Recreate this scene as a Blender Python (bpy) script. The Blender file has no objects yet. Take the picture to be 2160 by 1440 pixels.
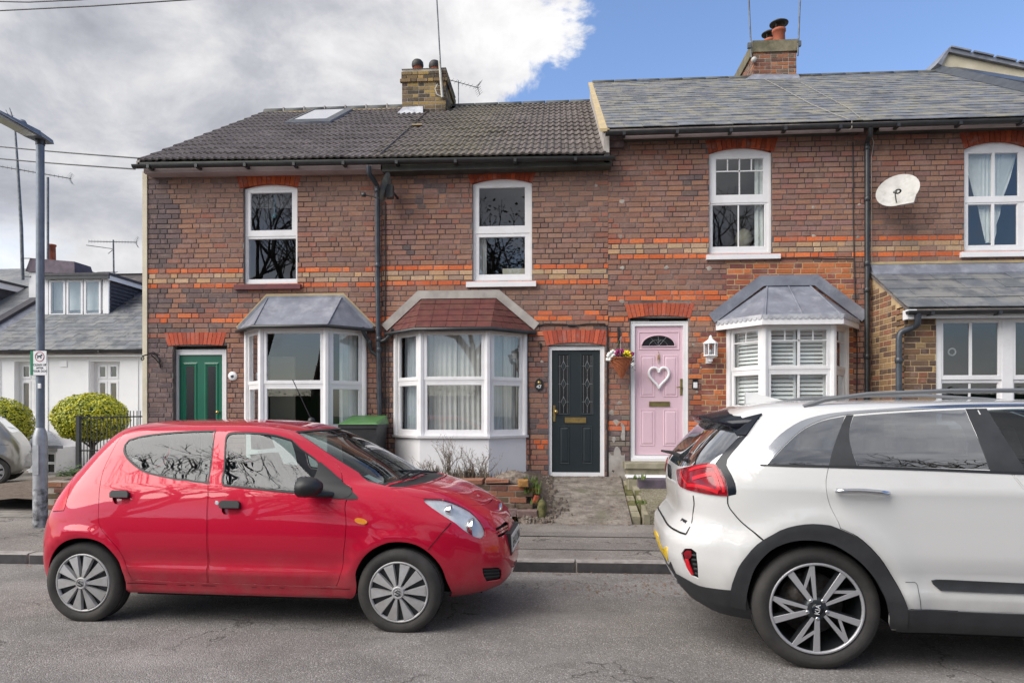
import bpy, bmesh, math, random
import numpy as np
from mathutils import Vector, Matrix, noise
from mathutils.bvhtree import BVHTree
from mathutils.geometry import delaunay_2d_cdt
R = math.radians
random.seed(7)
S = bpy.context.scene
COL = S.collection
# ------------------------------------------------------------------ camera
TH = R(3.87); HC = 1.52; FPX = 1440.0; HZ = 870.0
cam_d = bpy.data.cameras.new('camera'); cam = bpy.data.objects.new('camera', cam_d); COL.objects.link(cam)
cam.location = (0, 0, HC); cam.rotation_euler = (R(90), 0, TH)
cam_d.sensor_width = 36; cam_d.lens = 24; cam_d.shift_y = (HZ - 720) / 2160.0
cam_d.clip_start = 0.05; cam_d.clip_end = 3000
S.camera = cam
# ------------------------------------------------------------------ sky and sun
SUN_EL, SUN_AZ = 42, 237          # azimuth clockwise from +Y (north): the sun stands behind the camera, to its left
SKY_STRENGTH = 0.12
w = bpy.data.worlds.new('World'); S.world = w; w.use_nodes = True
nt = w.node_tree; N = nt.nodes; L = nt.links
for n in list(N): N.remove(n)
out = N.new('ShaderNodeOutputWorld'); bg = N.new('ShaderNodeBackground'); bg.inputs['Strength'].default_value = SKY_STRENGTH
sky = N.new('ShaderNodeTexSky'); sky.sky_type = 'NISHITA'; sky.sun_disc = False
sky.sun_elevation = R(SUN_EL); sky.sun_rotation = R(SUN_AZ); sky.air_density = 1.2; sky.dust_density = 0.7; sky.ozone_density = 2.0
tc = N.new('ShaderNodeTexCoord')
def wm(op, a, b=None, c=None):
    n = N.new('ShaderNodeMath'); n.operation = op
    for i, v in enumerate((a, b, c)):
        if v is None: continue
        if isinstance(v, (int, float)): n.inputs[i].default_value = v
        else: L.new(v, n.inputs[i])
    return n.outputs[0]
def wnoise(scale, detail, rough, dist=0.0, vec=None, off=(0, 0, 0)):
    mp = N.new('ShaderNodeMapping'); L.new(vec or tc.outputs['Generated'], mp.inputs[0]); mp.inputs['Location'].default_value = off
    mp.inputs['Scale'].default_value = (1, 1, 1.6)
    n = N.new('ShaderNodeTexNoise'); n.inputs['Scale'].default_value = scale; n.inputs['Detail'].default_value = detail
    n.inputs['Roughness'].default_value = rough; n.inputs['Distortion'].default_value = dist
    L.new(mp.outputs[0], n.inputs['Vector']); return n.outputs['Fac']
def ramp(v, stops):
    n = N.new('ShaderNodeValToRGB'); L.new(v, n.inputs[0]); e = n.color_ramp.elements
    while len(e) < len(stops): e.new(0.5)
    for i, (p, c) in enumerate(stops):
        e[i].position = p; e[i].color = (*c, 1) if len(c) == 3 else c
    return n.outputs[0]
def px_dir(px, py):
    r = (px - 1080) / FPX; u = (HZ - py) / FPX
    f = Vector((-math.sin(TH), math.cos(TH), 0)); rt = Vector((math.cos(TH), math.sin(TH), 0))
    return (f + rt * r + Vector((0, 0, 1)) * u)
_nrm = px_dir(1185, 0).cross(px_dir(1072, 215)).normalized()
if _nrm.dot(px_dir(1800, 100)) < 0: _nrm = -_nrm
dp = N.new('ShaderNodeVectorMath'); dp.operation = 'DOT_PRODUCT'; L.new(tc.outputs['Generated'], dp.inputs[0]); dp.inputs[1].default_value = _nrm
nz_edge = wnoise(7.0, 9, 0.62, 0.3, off=(1.3, 0.2, 0.5))
edge = wm('ADD', dp.outputs['Value'], wm('MULTIPLY', wm('SUBTRACT', nz_edge, 0.5), -0.34))
cover = wm('SMOOTH_MIN', 1.0, 0.0)
mr = N.new('ShaderNodeMapRange'); mr.interpolation_type = 'SMOOTHSTEP'; L.new(edge, mr.inputs['Value'])
mr.inputs['From Min'].default_value = 0.022; mr.inputs['From Max'].default_value = -0.02
mask = mr.outputs['Result']
sep = N.new('ShaderNodeSeparateXYZ'); L.new(tc.outputs['Generated'], sep.inputs[0])
big = wnoise(2.2, 7, 0.55, 0.2, off=(3.1, 1.7, 0.4))
fine = wnoise(5.0, 10, 0.62, 0.25, off=(0.6, 2.1, 1.1))
low = N.new('ShaderNodeMapRange'); low.interpolation_type = 'SMOOTHSTEP'; L.new(sep.outputs['Z'], low.inputs['Value'])
low.inputs['From Min'].default_value = 0.30; low.inputs['From Max'].default_value = 0.12
brk = wm('MULTIPLY', low.outputs['Result'], wm('MULTIPLY', wm('MAXIMUM', wm('SUBTRACT', big, 0.40), 0.0), 10.0))
mask2 = wm('MULTIPLY', mask, wm('SUBTRACT', 1.0, wm('MINIMUM', brk, 0.85)))
scat = wnoise(3.0, 8, 0.6, 0.6, off=(7.7, 3.3, 2.0))
behind = N.new('ShaderNodeMapRange'); L.new(sep.outputs['Y'], behind.inputs['Value']); behind.inputs['From Min'].default_value = 0.35; behind.inputs['From Max'].default_value = -0.2
scm = wm('MULTIPLY', wm('MINIMUM', wm('MAXIMUM', wm('MULTIPLY', wm('SUBTRACT', scat, 0.535), 6.0), 0.0), 0.85), behind.outputs['Result'])
mask3 = wm('MAXIMUM', mask2, scm)
tone = wm('ADD', wm('MULTIPLY', big, 0.5), wm('MULTIPLY', fine, 0.5))
rim = N.new('ShaderNodeMapRange'); rim.interpolation_type = 'SMOOTHSTEP'; L.new(edge, rim.inputs['Value'])
rim.inputs['From Min'].default_value = -0.34; rim.inputs['From Max'].default_value = 0.0
tone = wm('ADD', tone, wm('MULTIPLY', rim.outputs['Result'], 0.045))
tone = wm('ADD', tone, wm('MULTIPLY', low.outputs['Result'], 0.15))
CL = 1.0 / SKY_STRENGTH
cl = ramp(tone, [(0.38, (0.175, 0.18, 0.205)), (0.48, (0.265, 0.27, 0.295)), (0.55, (0.36, 0.36, 0.37)), (0.66, (0.49, 0.487, 0.49))])
sc = N.new('ShaderNodeVectorMath'); sc.operation = 'SCALE'; L.new(cl, sc.inputs[0]); sc.inputs['Scale'].default_value = CL * 0.69
bl = N.new('ShaderNodeVectorMath'); bl.operation = 'MULTIPLY'; L.new(sky.outputs[0], bl.inputs[0]); bl.inputs[1].default_value = (0.48, 0.50, 0.58)
mx = N.new('ShaderNodeMix'); mx.data_type = 'RGBA'; L.new(mask3, mx.inputs[0]); L.new(bl.outputs[0], mx.inputs[6]); L.new(sc.outputs[0], mx.inputs[7])
L.new(mx.outputs[2], bg.inputs['Color']); L.new(bg.outputs[0], out.inputs['Surface'])
sd = bpy.data.lights.new('sun', 'SUN'); sun = bpy.data.objects.new('sun', sd); COL.objects.link(sun)
sd.energy = 1.6; sd.angle = R(60); sd.color = (1.0, 0.955, 0.90)
az = R(SUN_AZ); el = R(SUN_EL)
sdir = Vector((math.sin(az) * math.cos(el), math.cos(az) * math.cos(el), math.sin(el)))
sun.rotation_euler = sdir.to_track_quat('Z', 'Y').to_euler(); sun.location = sdir * 40
S.view_settings.view_transform = 'Standard'; S.view_settings.look = 'None'; S.view_settings.gamma = 1.0
S.view_settings.exposure = 1.63; S.view_settings.use_curve_mapping = False
S.cycles.max_bounces = 8; S.cycles.transparent_max_bounces = 16; S.cycles.use_denoising = True
S.cycles.sample_clamp_indirect = 6
# ------------------------------------------------------------------ picture measurements -> places on real planes
Y0 = 9.95        # front wall plane of the terrace
def W(px, py, Y=Y0):
    d = px_dir(px, py); t = Y / d.y
    return d.x * t, HC + d.z * t
def WX(px, Y=Y0): return W(px, 870, Y)[0]
def WZ(py, px, Y=Y0): return W(px, py, Y)[1]
def WG(px, py, z):
    d = px_dir(px, py); t = (z - HC) / d.z
    return Vector((d.x * t, d.y * t, z))
# ------------------------------------------------------------------ object helpers
def props(o, label=None, cat=None, group=None, kind=None):
    if label: o['label'] = label
    if cat: o['category'] = cat
    if group: o['group'] = group
    if kind: o['kind'] = kind
    return o
def empty(name, loc, label, cat, group=None, rz=0):
    o = bpy.data.objects.new(name, None); COL.objects.link(o); o.location = loc; o.rotation_euler = (0, 0, rz); o.empty_display_size = 0.1
    return props(o, label, cat, group)
def root_loc(p):
    while p.parent is not None: p = p.parent
    return Vector(p.location)
def part_origin(p):
    """world offset of a (never rotated) static parent chain"""
    v = Vector((0, 0, 0))
    while p is not None:
        v += Vector(p.location); p = p.parent
    return v
def link_mesh(name, me, parent=None):
    o = bpy.data.objects.new(name, me); COL.objects.link(o)
    if parent is not None: o.parent = parent
    return o
class MB:
    def __init__(s): s.v = []; s.f = []; s.c = []; s.col = None; s.sm = []
    def add(s, vs, fs, smooth=False):
        b = len(s.v); s.v += [tuple(v) for v in vs]
        for f in fs: s.f.append([i + b for i in f]); s.c.append(s.col); s.sm.append(smooth)
        return s
    def box(s, x0, x1, y0, y1, z0, z1):
        if x1 < x0: x0, x1 = x1, x0
        if y1 < y0: y0, y1 = y1, y0
        if z1 < z0: z0, z1 = z1, z0
        v = [(x0, y0, z0), (x1, y0, z0), (x1, y1, z0), (x0, y1, z0), (x0, y0, z1), (x1, y0, z1), (x1, y1, z1), (x0, y1, z1)]
        return s.add(v, [(0, 3, 2, 1), (4, 5, 6, 7), (0, 1, 5, 4), (1, 2, 6, 5), (2, 3, 7, 6), (3, 0, 4, 7)])
    def cbox(s, x0, x1, y0, y1, z0, z1, c=0.006):
        """box with a chamfered front (-Y) face, as bricks and boards have"""
        v = [(x0, y1, z0), (x1, y1, z0), (x1, y1, z1), (x0, y1, z1),
             (x0, y0 + c, z0), (x1, y0 + c, z0), (x1, y0 + c, z1), (x0, y0 + c, z1),
             (x0 + c, y0, z0 + c), (x1 - c, y0, z0 + c), (x1 - c, y0, z1 - c), (x0 + c, y0, z1 - c)]
        return s.add(v, [(0, 1, 5, 4), (1, 2, 6, 5), (2, 3, 7, 6), (3, 0, 4, 7), (4, 5, 9, 8), (5, 6, 10, 9), (6, 7, 11, 10), (7, 4, 8, 11), (8, 9, 10, 11)])
    def quad(s, a, b, c, d): return s.add([a, b, c, d], [(0, 1, 2, 3)])
    def prism(s, pts, y0, y1):
        """extrude polygon pts (x,z) from y0 to y1"""
        n = len(pts); v = [(x, y0, z) for x, z in pts] + [(x, y1, z) for x, z in pts]
        f = [tuple(range(n)), tuple(range(2 * n - 1, n - 1, -1))] + [((i + 1) % n, i, n + i, n + (i + 1) % n) for i in range(n)]
        return s.add(v, f)
    def hull(s, bot, top):
        """solid between two rings with equal counts"""
        n = len(bot); v = list(bot) + list(top)
        f = [tuple(range(n - 1, -1, -1)), tuple(range(n, 2 * n))] + [(i, (i + 1) % n, n + (i + 1) % n, n + i) for i in range(n)]
        return s.add(v, f)
    def tube(s, pts, r, n=8, cap=True):
        pts = [Vector(p) for p in pts]; rs = r if isinstance(r, (list, tuple)) else [r] * len(pts)
        vs = []; fs = []; prev = None
        for i, p in enumerate(pts):
            t = (pts[min(i + 1, len(pts) - 1)] - pts[max(i - 1, 0)])
            if t.length < 1e-9: t = Vector((0, 0, 1))
            t.normalize()
            if prev is None:
                a = Vector((0, 0, 1)) if abs(t.z) < 0.9 else Vector((1, 0, 0))
                u = t.cross(a).normalized()
            else:
                u = (prev - t * prev.dot(t))
                u = u.normalized() if u.length > 1e-6 else t.orthogonal().normalized()
            prev = u; w_ = t.cross(u)
            for k in range(n):
                a = 2 * math.pi * k / n; vs.append(p + (u * math.cos(a) + w_ * math.sin(a)) * rs[i])
        for i in range(len(pts) - 1):
            for k in range(n):
                fs.append((i * n + k, i * n + (k + 1) % n, (i + 1) * n + (k + 1) % n, (i + 1) * n + k))
        s.add(vs, fs, True)
        if cap:
            b = len(pts) - 1
            s.add([vs[k] for k in range(n)], [tuple(range(n - 1, -1, -1))]); s.add([vs[b * n + k] for k in range(n)], [tuple(range(n))])
        return s
    def lathe(s, prof, c=(0, 0, 0), axis='z', n=24, smooth=True):
        """prof: (r, h) pairs along the axis through c"""
        vs = []; fs = []
        for r, h in prof:
            for k in range(n):
                a = 2 * math.pi * k / n; x, y = r * math.cos(a), r * math.sin(a)
                vs.append({'z': (c[0] + x, c[1] + y, c[2] + h), 'y': (c[0] + x, c[1] + h, c[2] + y), 'x': (c[0] + h, c[1] + x, c[2] + y)}[axis])
        for i in range(len(prof) - 1):
            for k in range(n): fs.append((i * n + k, i * n + (k + 1) % n, (i + 1) * n + (k + 1) % n, (i + 1) * n + k))
        return s.add(vs, fs, smooth)
    def build(s, name, material, parent=None, world=True, fix=True):
        me = bpy.data.meshes.new(name)
        off = part_origin(parent) if (parent is not None and world) else Vector((0, 0, 0))
        me.from_pydata([(x - off.x, y - off.y, z - off.z) for x, y, z in s.v], [], s.f)
        mats = material if isinstance(material, (list, tuple)) else [material]
        for m in mats: me.materials.append(m)
        if any(s.sm): me.polygons.foreach_set('use_smooth', s.sm)
        if any(c is not None for c in s.c):
            at = me.color_attributes.new('Col', 'FLOAT_COLOR', 'CORNER')
            buf = np.ones((len(me.loops), 4), dtype=np.float32)
            for p, c in zip(me.polygons, s.c):
                if c is not None: buf[p.loop_start:p.loop_start + p.loop_total, :3] = c
            at.data.foreach_set('color', buf.ravel())
        if fix:
            bm = bmesh.new(); bm.from_mesh(me); bmesh.ops.recalc_face_normals(bm, faces=bm.faces); bm.to_mesh(me); bm.free()
        me.update()
        return link_mesh(name, me, parent)
def lerp(a, b, t): return a + (b - a) * t
def lin(r, g, b):
    f = lambda c: (c / 255 / 12.92) if c <= 10 else ((c / 255 + 0.055) / 1.055) ** 2.4
    return (f(r), f(g), f(b))
def arc_pts(x0, x1, z_sp, rise, n=12):
    c = (x0 + x1) / 2; h = (x1 - x0) / 2; rad = (h * h + rise * rise) / (2 * rise); zc = z_sp + rise - rad
    return [(x, zc + math.sqrt(max(0, rad * rad - (x - c) ** 2))) for x in [lerp(x0, x1, i / n) for i in range(n + 1)]]
# ------------------------------------------------------------------ materials
class NT:
    def __init__(s, m): s.m = m; m.use_nodes = True; s.t = m.node_tree; s.b = s.t.nodes['Principled BSDF']; s.geo = None
    def n(s, typ, **kw):
        n = s.t.nodes.new(typ)
        for k, v in kw.items(): setattr(n, k, v)
        return n
    def l(s, a, b): s.t.links.new(a, b)
    def pos(s, scale=(1, 1, 1), world=True):
        if world: src = s.n('ShaderNodeNewGeometry').outputs['Position']
        else: src = s.n('ShaderNodeTexCoord').outputs['Object']
        mp = s.n('ShaderNodeMapping'); s.l(src, mp.inputs[0]); mp.inputs['Scale'].default_value = scale; return mp.outputs[0]
    def noise(s, scale, detail=4, rough=0.55, vec=None, dist=0.0):
        n = s.n('ShaderNodeTexNoise'); n.inputs['Scale'].default_value = scale; n.inputs['Detail'].default_value = detail
        n.inputs['Roughness'].default_value = rough; n.inputs['Distortion'].default_value = dist
        s.l(vec if vec is not None else s.pos(), n.inputs['Vector']); return n.outputs['Fac']
    def rng(s, v, a, b, c=0.0, d=1.0):
        n = s.n('ShaderNodeMapRange'); s.l(v, n.inputs['Value'])
        for k, x in zip(('From Min', 'From Max', 'To Min', 'To Max'), (a, b, c, d)): n.inputs[k].default_value = x
        return n.outputs['Result']
    def mix(s, f, a, b, mode='MIX'):
        n = s.n('ShaderNodeMix', data_type='RGBA', blend_type=mode)
        for i, v in ((0, f), (6, a), (7, b)):
            if isinstance(v, (int, float)): n.inputs[i].default_value = v
            elif isinstance(v, tuple): n.inputs[i].default_value = (*v[:3], 1)
            else: s.l(v, n.inputs[i])
        return n.outputs[2]
    def math(s, op, a, b=0.0):
        n = s.n('ShaderNodeMath', operation=op)
        for i, v in enumerate((a, b)):
            if isinstance(v, (int, float)): n.inputs[i].default_value = v
            else: s.l(v, n.inputs[i])
        return n.outputs[0]
    def col(s, v):
        if isinstance(v, tuple): s.b.inputs['Base Color'].default_value = (*v, 1)
        else: s.l(v, s.b.inputs['Base Color'])
    def bump(s, h, strength=0.3, dist=0.01):
        n = s.n('ShaderNodeBump'); n.inputs['Strength'].default_value = strength; n.inputs['Distance'].default_value = dist
        s.l(h, n.inputs['Height']); s.l(n.outputs[0], s.b.inputs['Normal'])
    def rough(s, v):
        if isinstance(v, (int, float)): s.b.inputs['Roughness'].default_value = v
        else: s.l(v, s.b.inputs['Roughness'])
M = {}
def mat(name, a, b=None, scale=6.0, rough=0.6, metal=0.0, bump=0.0, bscale=60.0, bdist=0.004, coat=0.0, spec=None, world=True, dirt=None, dscale=2.0, damt=0.5, detail=5):
    m = bpy.data.materials.new(name); t = NT(m)
    c = a
    if b is not None: c = t.mix(t.rng(t.noise(scale, detail, 0.6, t.pos(world=world)), 0.35, 0.65), a, b)
    if dirt is not None:
        d = t.rng(t.noise(dscale, 6, 0.65, t.pos(world=world)), 0.5, 0.75, 0, damt); c = t.mix(d, c, dirt)
    t.col(c); t.rough(rough); t.b.inputs['Metallic'].default_value = metal
    if coat: t.b.inputs['Coat Weight'].default_value = coat; t.b.inputs['Coat Roughness'].default_value = 0.03
    if spec is not None: t.b.inputs['Specular IOR Level'].default_value = spec
    if bump: t.bump(t.noise(bscale, 5, 0.6, t.pos(world=world)), bump, bdist)
    M[name] = m; return m
def brick_mat(name, src):
    m = bpy.data.materials.new(name); t = NT(m)
    if src == 'obj': c = t.n('ShaderNodeObjectInfo').outputs['Color']
    else: c = t.n('ShaderNodeAttribute', attribute_name='Col').outputs['Color']
    g = t.noise(38, 5, 0.65); g2 = t.noise(9, 5, 0.6)
    c = t.mix(t.rng(g, 0.35, 0.75, 0, 0.42), c, (0.07, 0.052, 0.05))
    c = t.mix(t.rng(g2, 0.52, 0.72, 0, 0.42), c, (0.36, 0.25, 0.22))
    c = t.mix(t.rng(t.noise(1.1, 6, 0.6), 0.50, 0.78, 0, 0.22), c, (0.13, 0.10, 0.10))
    c = t.mix(t.rng(t.noise(55, 3, 0.5), 0.68, 0.78, 0, 0.5), c, (0.5, 0.47, 0.43))
    t.col(c); t.rough(0.9); t.b.inputs['Specular IOR Level'].default_value = 0.25; t.bump(g, 0.75, 0.006); M[name] = m
brick_mat('brick', 'obj'); brick_mat('brickwork', 'attr')
def mortar_mat():
    m = bpy.data.materials.new('mortar'); t = NT(m)
    x = t.n('ShaderNodeSeparateXYZ'); t.l(t.n('ShaderNodeNewGeometry').outputs['Position'], x.inputs[0])
    c = t.mix(t.rng(t.noise(0.9, 5, 0.6), 0.4, 0.62), (0.055, 0.048, 0.052), (0.24, 0.205, 0.185))
    t.col(t.mix(t.rng(t.noise(30, 4), 0.4, 0.7, 0, 0.5), c, (0.07, 0.06, 0.06))); t.rough(0.95); t.bump(t.noise(50, 4), 0.4, 0.004); M['mortar'] = m
mortar_mat()
mat('mortar_yellow', (0.55, 0.40, 0.22), (0.40, 0.30, 0.18), 8, 0.95, bump=0.4)
mat('mortar_pale', (0.42, 0.38, 0.33), (0.25, 0.22, 0.19), 5, 0.95, bump=0.4)
mat('upvc', (0.80, 0.79, 0.80), (0.74, 0.73, 0.745), 3, 0.28, dirt=(0.50, 0.47, 0.44), dscale=5, damt=0.25)
mat('white_paint', (0.80, 0.79, 0.80), (0.74, 0.74, 0.76), 2.5, 0.55, bump=0.15, bscale=25, dirt=(0.42, 0.40, 0.38), dscale=3, damt=0.35)
mat('render_white', (0.80, 0.795, 0.80), (0.74, 0.74, 0.76), 1.2, 0.85, bump=0.3, bscale=40, dirt=(0.55, 0.54, 0.54), dscale=1.5, damt=0.35)
mat('fascia_pink', (0.46, 0.37, 0.37), (0.34, 0.28, 0.28), 3, 0.6)
mat('fascia_dark', (0.07, 0.075, 0.06), (0.035, 0.035, 0.035), 3, 0.6)
mat('gutter_black', (0.018, 0.020, 0.023), (0.035, 0.037, 0.04), 5, 0.38)
mat('cream_trim', (0.62, 0.56, 0.42), (0.50, 0.44, 0.33), 3, 0.6, bump=0.1)
mat('pipe_grey', (0.055, 0.065, 0.08), (0.03, 0.035, 0.045), 6, 0.35)
mat('cable', (0.02, 0.02, 0.022), rough=0.5)
mat('green_door', (0.005, 0.13, 0.075), (0.004, 0.10, 0.058), 2, 0.32)
mat('dark_door', (0.014, 0.022, 0.026), (0.018, 0.026, 0.030), 2, 0.35)
mat('pink_door', (0.70, 0.50, 0.57), (0.67, 0.47, 0.54), 2, 0.42)
mat('brass', (0.55, 0.38, 0.14), (0.40, 0.28, 0.11), 20, 0.3, metal=0.9)
mat('old_brass', (0.30, 0.25, 0.10), (0.22, 0.18, 0.08), 20, 0.45, metal=0.7)
mat('lead_came', (0.35, 0.36, 0.37), rough=0.4, metal=0.6)
mat('black_gloss', (0.012, 0.012, 0.014), rough=0.25)
mat('terracotta', (0.42, 0.12, 0.06), (0.30, 0.085, 0.05), 7, 0.85, bump=0.3, dirt=(0.06, 0.05, 0.045), dscale=6, damt=0.5)
mat('cowl_black', (0.012, 0.012, 0.013), (0.03, 0.024, 0.022), 8, 0.6)
mat('galvanised', (0.42, 0.43, 0.45), (0.33, 0.34, 0.36), 12, 0.45, metal=0.5, dirt=(0.16, 0.16, 0.17), dscale=8, damt=0.35)
mat('post_blue', (0.20, 0.235, 0.28), (0.15, 0.175, 0.215), 9, 0.5, metal=0.35, dirt=(0.08, 0.08, 0.09), dscale=7, damt=0.4)
mat('post_base', (0.42, 0.43, 0.45), (0.05, 0.05, 0.055), 14, 0.6, metal=0.2, bump=0.3)
mat('aerial', (0.16, 0.17, 0.18), (0.08, 0.085, 0.09), 10, 0.45, metal=0.5)
mat('white_pole', (0.55, 0.53, 0.48), (0.40, 0.38, 0.33), 10, 0.6)
mat('dish', (0.40, 0.39, 0.37), (0.50, 0.49, 0.47), 6, 0.6, dirt=(0.16, 0.15, 0.12), dscale=9, damt=0.45)
mat('dish_dark', (0.10, 0.11, 0.11), (0.22, 0.22, 0.18), 9, 0.6)
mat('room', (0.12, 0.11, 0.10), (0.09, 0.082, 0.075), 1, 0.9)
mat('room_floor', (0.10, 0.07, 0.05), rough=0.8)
mat('curtain_grey', (0.66, 0.645, 0.62), (0.56, 0.545, 0.52), 4, 0.9)
mat('curtain_dark', (0.50, 0.53, 0.57), (0.40, 0.43, 0.46), 4, 0.9)
mat('curtain_white', (0.72, 0.74, 0.72), (0.60, 0.64, 0.62), 4, 0.9)
mat('blind_white', (0.85, 0.85, 0.84), rough=0.55)
mat('yellow_wall', (0.70, 0.42, 0.06), rough=0.9)
mat('teal_thing', (0.04, 0.14, 0.18), rough=0.8)
mat('red_thing', (0.35, 0.04, 0.05), rough=0.8)
mat('cardboard', (0.45, 0.42, 0.34), rough=0.8)
mat('lead', (0.21, 0.225, 0.27), (0.145, 0.155, 0.19), 4, 0.5, bump=0.3, bscale=18, bdist=0.01, dirt=(0.42, 0.43, 0.47), dscale=5, damt=0.5)
mat('lead_white', (0.50, 0.51, 0.54), (0.30, 0.31, 0.35), 9, 0.6)
mat('felt_red', (0.13, 0.038, 0.032), (0.085, 0.024, 0.022), 9, 0.9, bump=0.5, bscale=150, dirt=(0.10, 0.09, 0.05), dscale=4, damt=0.4)
mat('cable_pale', (0.30, 0.28, 0.24), rough=.7)
mat('cement', (0.44, 0.41, 0.38), (0.32, 0.29, 0.27), 5, 0.9, bump=0.5, bscale=40, dirt=(0.20, 0.18, 0.16), dscale=3, damt=0.5)
mat('cement_yellow', (0.50, 0.38, 0.20), (0.38, 0.31, 0.20), 7, 0.95, bump=0.5, bscale=40)
mat('maroon_sill', (0.16, 0.035, 0.04), (0.10, 0.022, 0.028), 8, 0.55, bump=0.2)
mat('cladding_dark', (0.028, 0.026, 0.034), (0.05, 0.047, 0.058), 8, 0.6)
mat('stone_step', (0.30, 0.27, 0.20), (0.20, 0.18, 0.12), 7, 0.9, bump=0.5, bscale=30, dirt=(0.08, 0.09, 0.03), dscale=4, damt=0.6)
mat('mauve_stone', (0.13, 0.10, 0.13), (0.08, 0.065, 0.08), 7, 0.85, bump=0.4)
mat('black_iron', (0.02, 0.022, 0.024), rough=0.55)
mat('bin_black', (0.018, 0.02, 0.022), (0.03, 0.032, 0.035), 7, 0.5)
mat('bin_green', (0.055, 0.15, 0.045), (0.07, 0.18, 0.055), 7, 0.5)
mat('wicker', (0.42, 0.13, 0.05), (0.28, 0.08, 0.035), 26, 0.8, bump=0.9, bscale=70, bdist=0.01)
mat('flower_white', (0.80, 0.80, 0.78), rough=0.7); mat('flower_yellow', (0.80, 0.62, 0.02), rough=0.7); mat('flower_purple', (0.26, 0.01, 0.10), rough=0.7)
mat('leaf_basket', (0.035, 0.10, 0.02), (0.09, 0.16, 0.03), 20, 0.6)
mat('leaf_hedge', (0.19, 0.24, 0.012), (0.55, 0.52, 0.02), 7, 0.55, detail=3)
mat('leaf_dark', (0.018, 0.045, 0.012), (0.035, 0.075, 0.02), 1.5, 0.6)
mat('bark', (0.09, 0.07, 0.055), (0.05, 0.04, 0.032), 12, 0.9, bump=0.5)
mat('twig', (0.20, 0.165, 0.125), (0.11, 0.085, 0.065), 12, 0.9)
mat('grass_green', (0.07, 0.13, 0.02), (0.12, 0.16, 0.03), 20, 0.8)
mat('rubble', (0.085, 0.065, 0.052), (0.24, 0.20, 0.165), 18, 0.95, bump=0.5)
mat('moss', (0.055, 0.06, 0.018), (0.16, 0.145, 0.06), 16, 0.95, bump=0.6)
mat('dead_leaf', (0.14, 0.075, 0.04), (0.25, 0.15, 0.08), 30, 0.9)
mat('soil', (0.08, 0.055, 0.04), (0.14, 0.11, 0.085), 14, 0.98, bump=0.9, bscale=30, bdist=0.02)
mat('heart_white', (0.80, 0.79, 0.80), rough=0.6)
mat('lamp_glass', (0.45, 0.48, 0.50), rough=0.1)
mat('sign_white', (0.72, 0.72, 0.73), rough=0.4); mat('sign_red', (0.45, 0.10, 0.16), rough=0.4); mat('sign_ink', (0.03, 0.035, 0.06), rough=0.5); mat('sign_green', (0.0, 0.16, 0.075), rough=0.4)
def glass_mat(name, tint=(0.92, 0.95, 0.95), refl=1.0, trans=1.0):
    """window pane: mirror-like reflection by Fresnel, the rest goes straight through"""
    m = bpy.data.materials.new(name); t = NT(m); nt_ = t.t; nt_.nodes.remove(t.b)
    o = [n for n in nt_.nodes if n.type == 'OUTPUT_MATERIAL'][0]
    fr = t.n('ShaderNodeFresnel'); t.l(t.rng(t.n('ShaderNodeNewGeometry').outputs['Backfacing'], 0, 1, 1.52, 1 / 1.52), fr.inputs['IOR'])
    f = t.math('MINIMUM', t.math('MULTIPLY', fr.outputs[0], 1.9 * refl), 1.0)
    gl = t.n('ShaderNodeBsdfGlossy'); gl.inputs['Roughness'].default_value = 0.0; gl.inputs['Color'].default_value = (0.95, 0.97, 1, 1)
    tr = t.n('ShaderNodeBsdfTransparent'); tr.inputs['Color'].default_value = (*[c * trans for c in tint], 1)
    mxs = t.n('ShaderNodeMixShader'); t.l(f, mxs.inputs[0]); t.l(tr.outputs[0], mxs.inputs[1]); t.l(gl.outputs[0], mxs.inputs[2])
    t.l(mxs.outputs[0], o.inputs['Surface']); M[name] = m
glass_mat('glass', refl=1.3); glass_mat('car_glass', (0.50, 0.58, 0.56), .68); glass_mat('car_glass_dark', (0.14, 0.16, 0.20), 3.6)
def slate_mat(name, a, b, lichen, yellow=0.35):
    m = bpy.data.materials.new(name); t = NT(m)
    rnd = t.n('ShaderNodeAttribute', attribute_name='Col').outputs['Color'] if name.endswith('joined') else t.n('ShaderNodeObjectInfo').outputs['Color']
    c = t.mix(t.rng(t.noise(7, 6, 0.65), 0.35, 0.65), a, b)
    c = t.mix(0.75, c, rnd, 'MULTIPLY')
    c = t.mix(t.rng(t.noise(3.0, 8, 0.7), 0.47, 0.58, 0, 0.9), c, lichen)
    c = t.mix(t.rng(t.noise(5.0, 6, 0.7, t.pos((1, 1, 1.3))), 0.57, 0.66, 0, yellow), c, (0.33, 0.29, 0.05))
    t.col(c); t.rough(0.62); t.bump(t.noise(35, 6, 0.6), 0.5, 0.006); M[name] = m
slate_mat('slate', (0.105, 0.115, 0.135), (0.17, 0.178, 0.195), (0.235, 0.22, 0.18), .3); slate_mat('slate_joined', (0.105, 0.115, 0.135), (0.17, 0.178, 0.195), (0.235, 0.22, 0.18), .3)
slate_mat('slate_clean', (0.10, 0.11, 0.125), (0.145, 0.155, 0.168), (0.20, 0.20, 0.195), 0.0)
slate_mat('slate_clean_joined', (0.09, 0.095, 0.115), (0.135, 0.14, 0.16), (0.21, 0.205, 0.19), 0.15)
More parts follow.
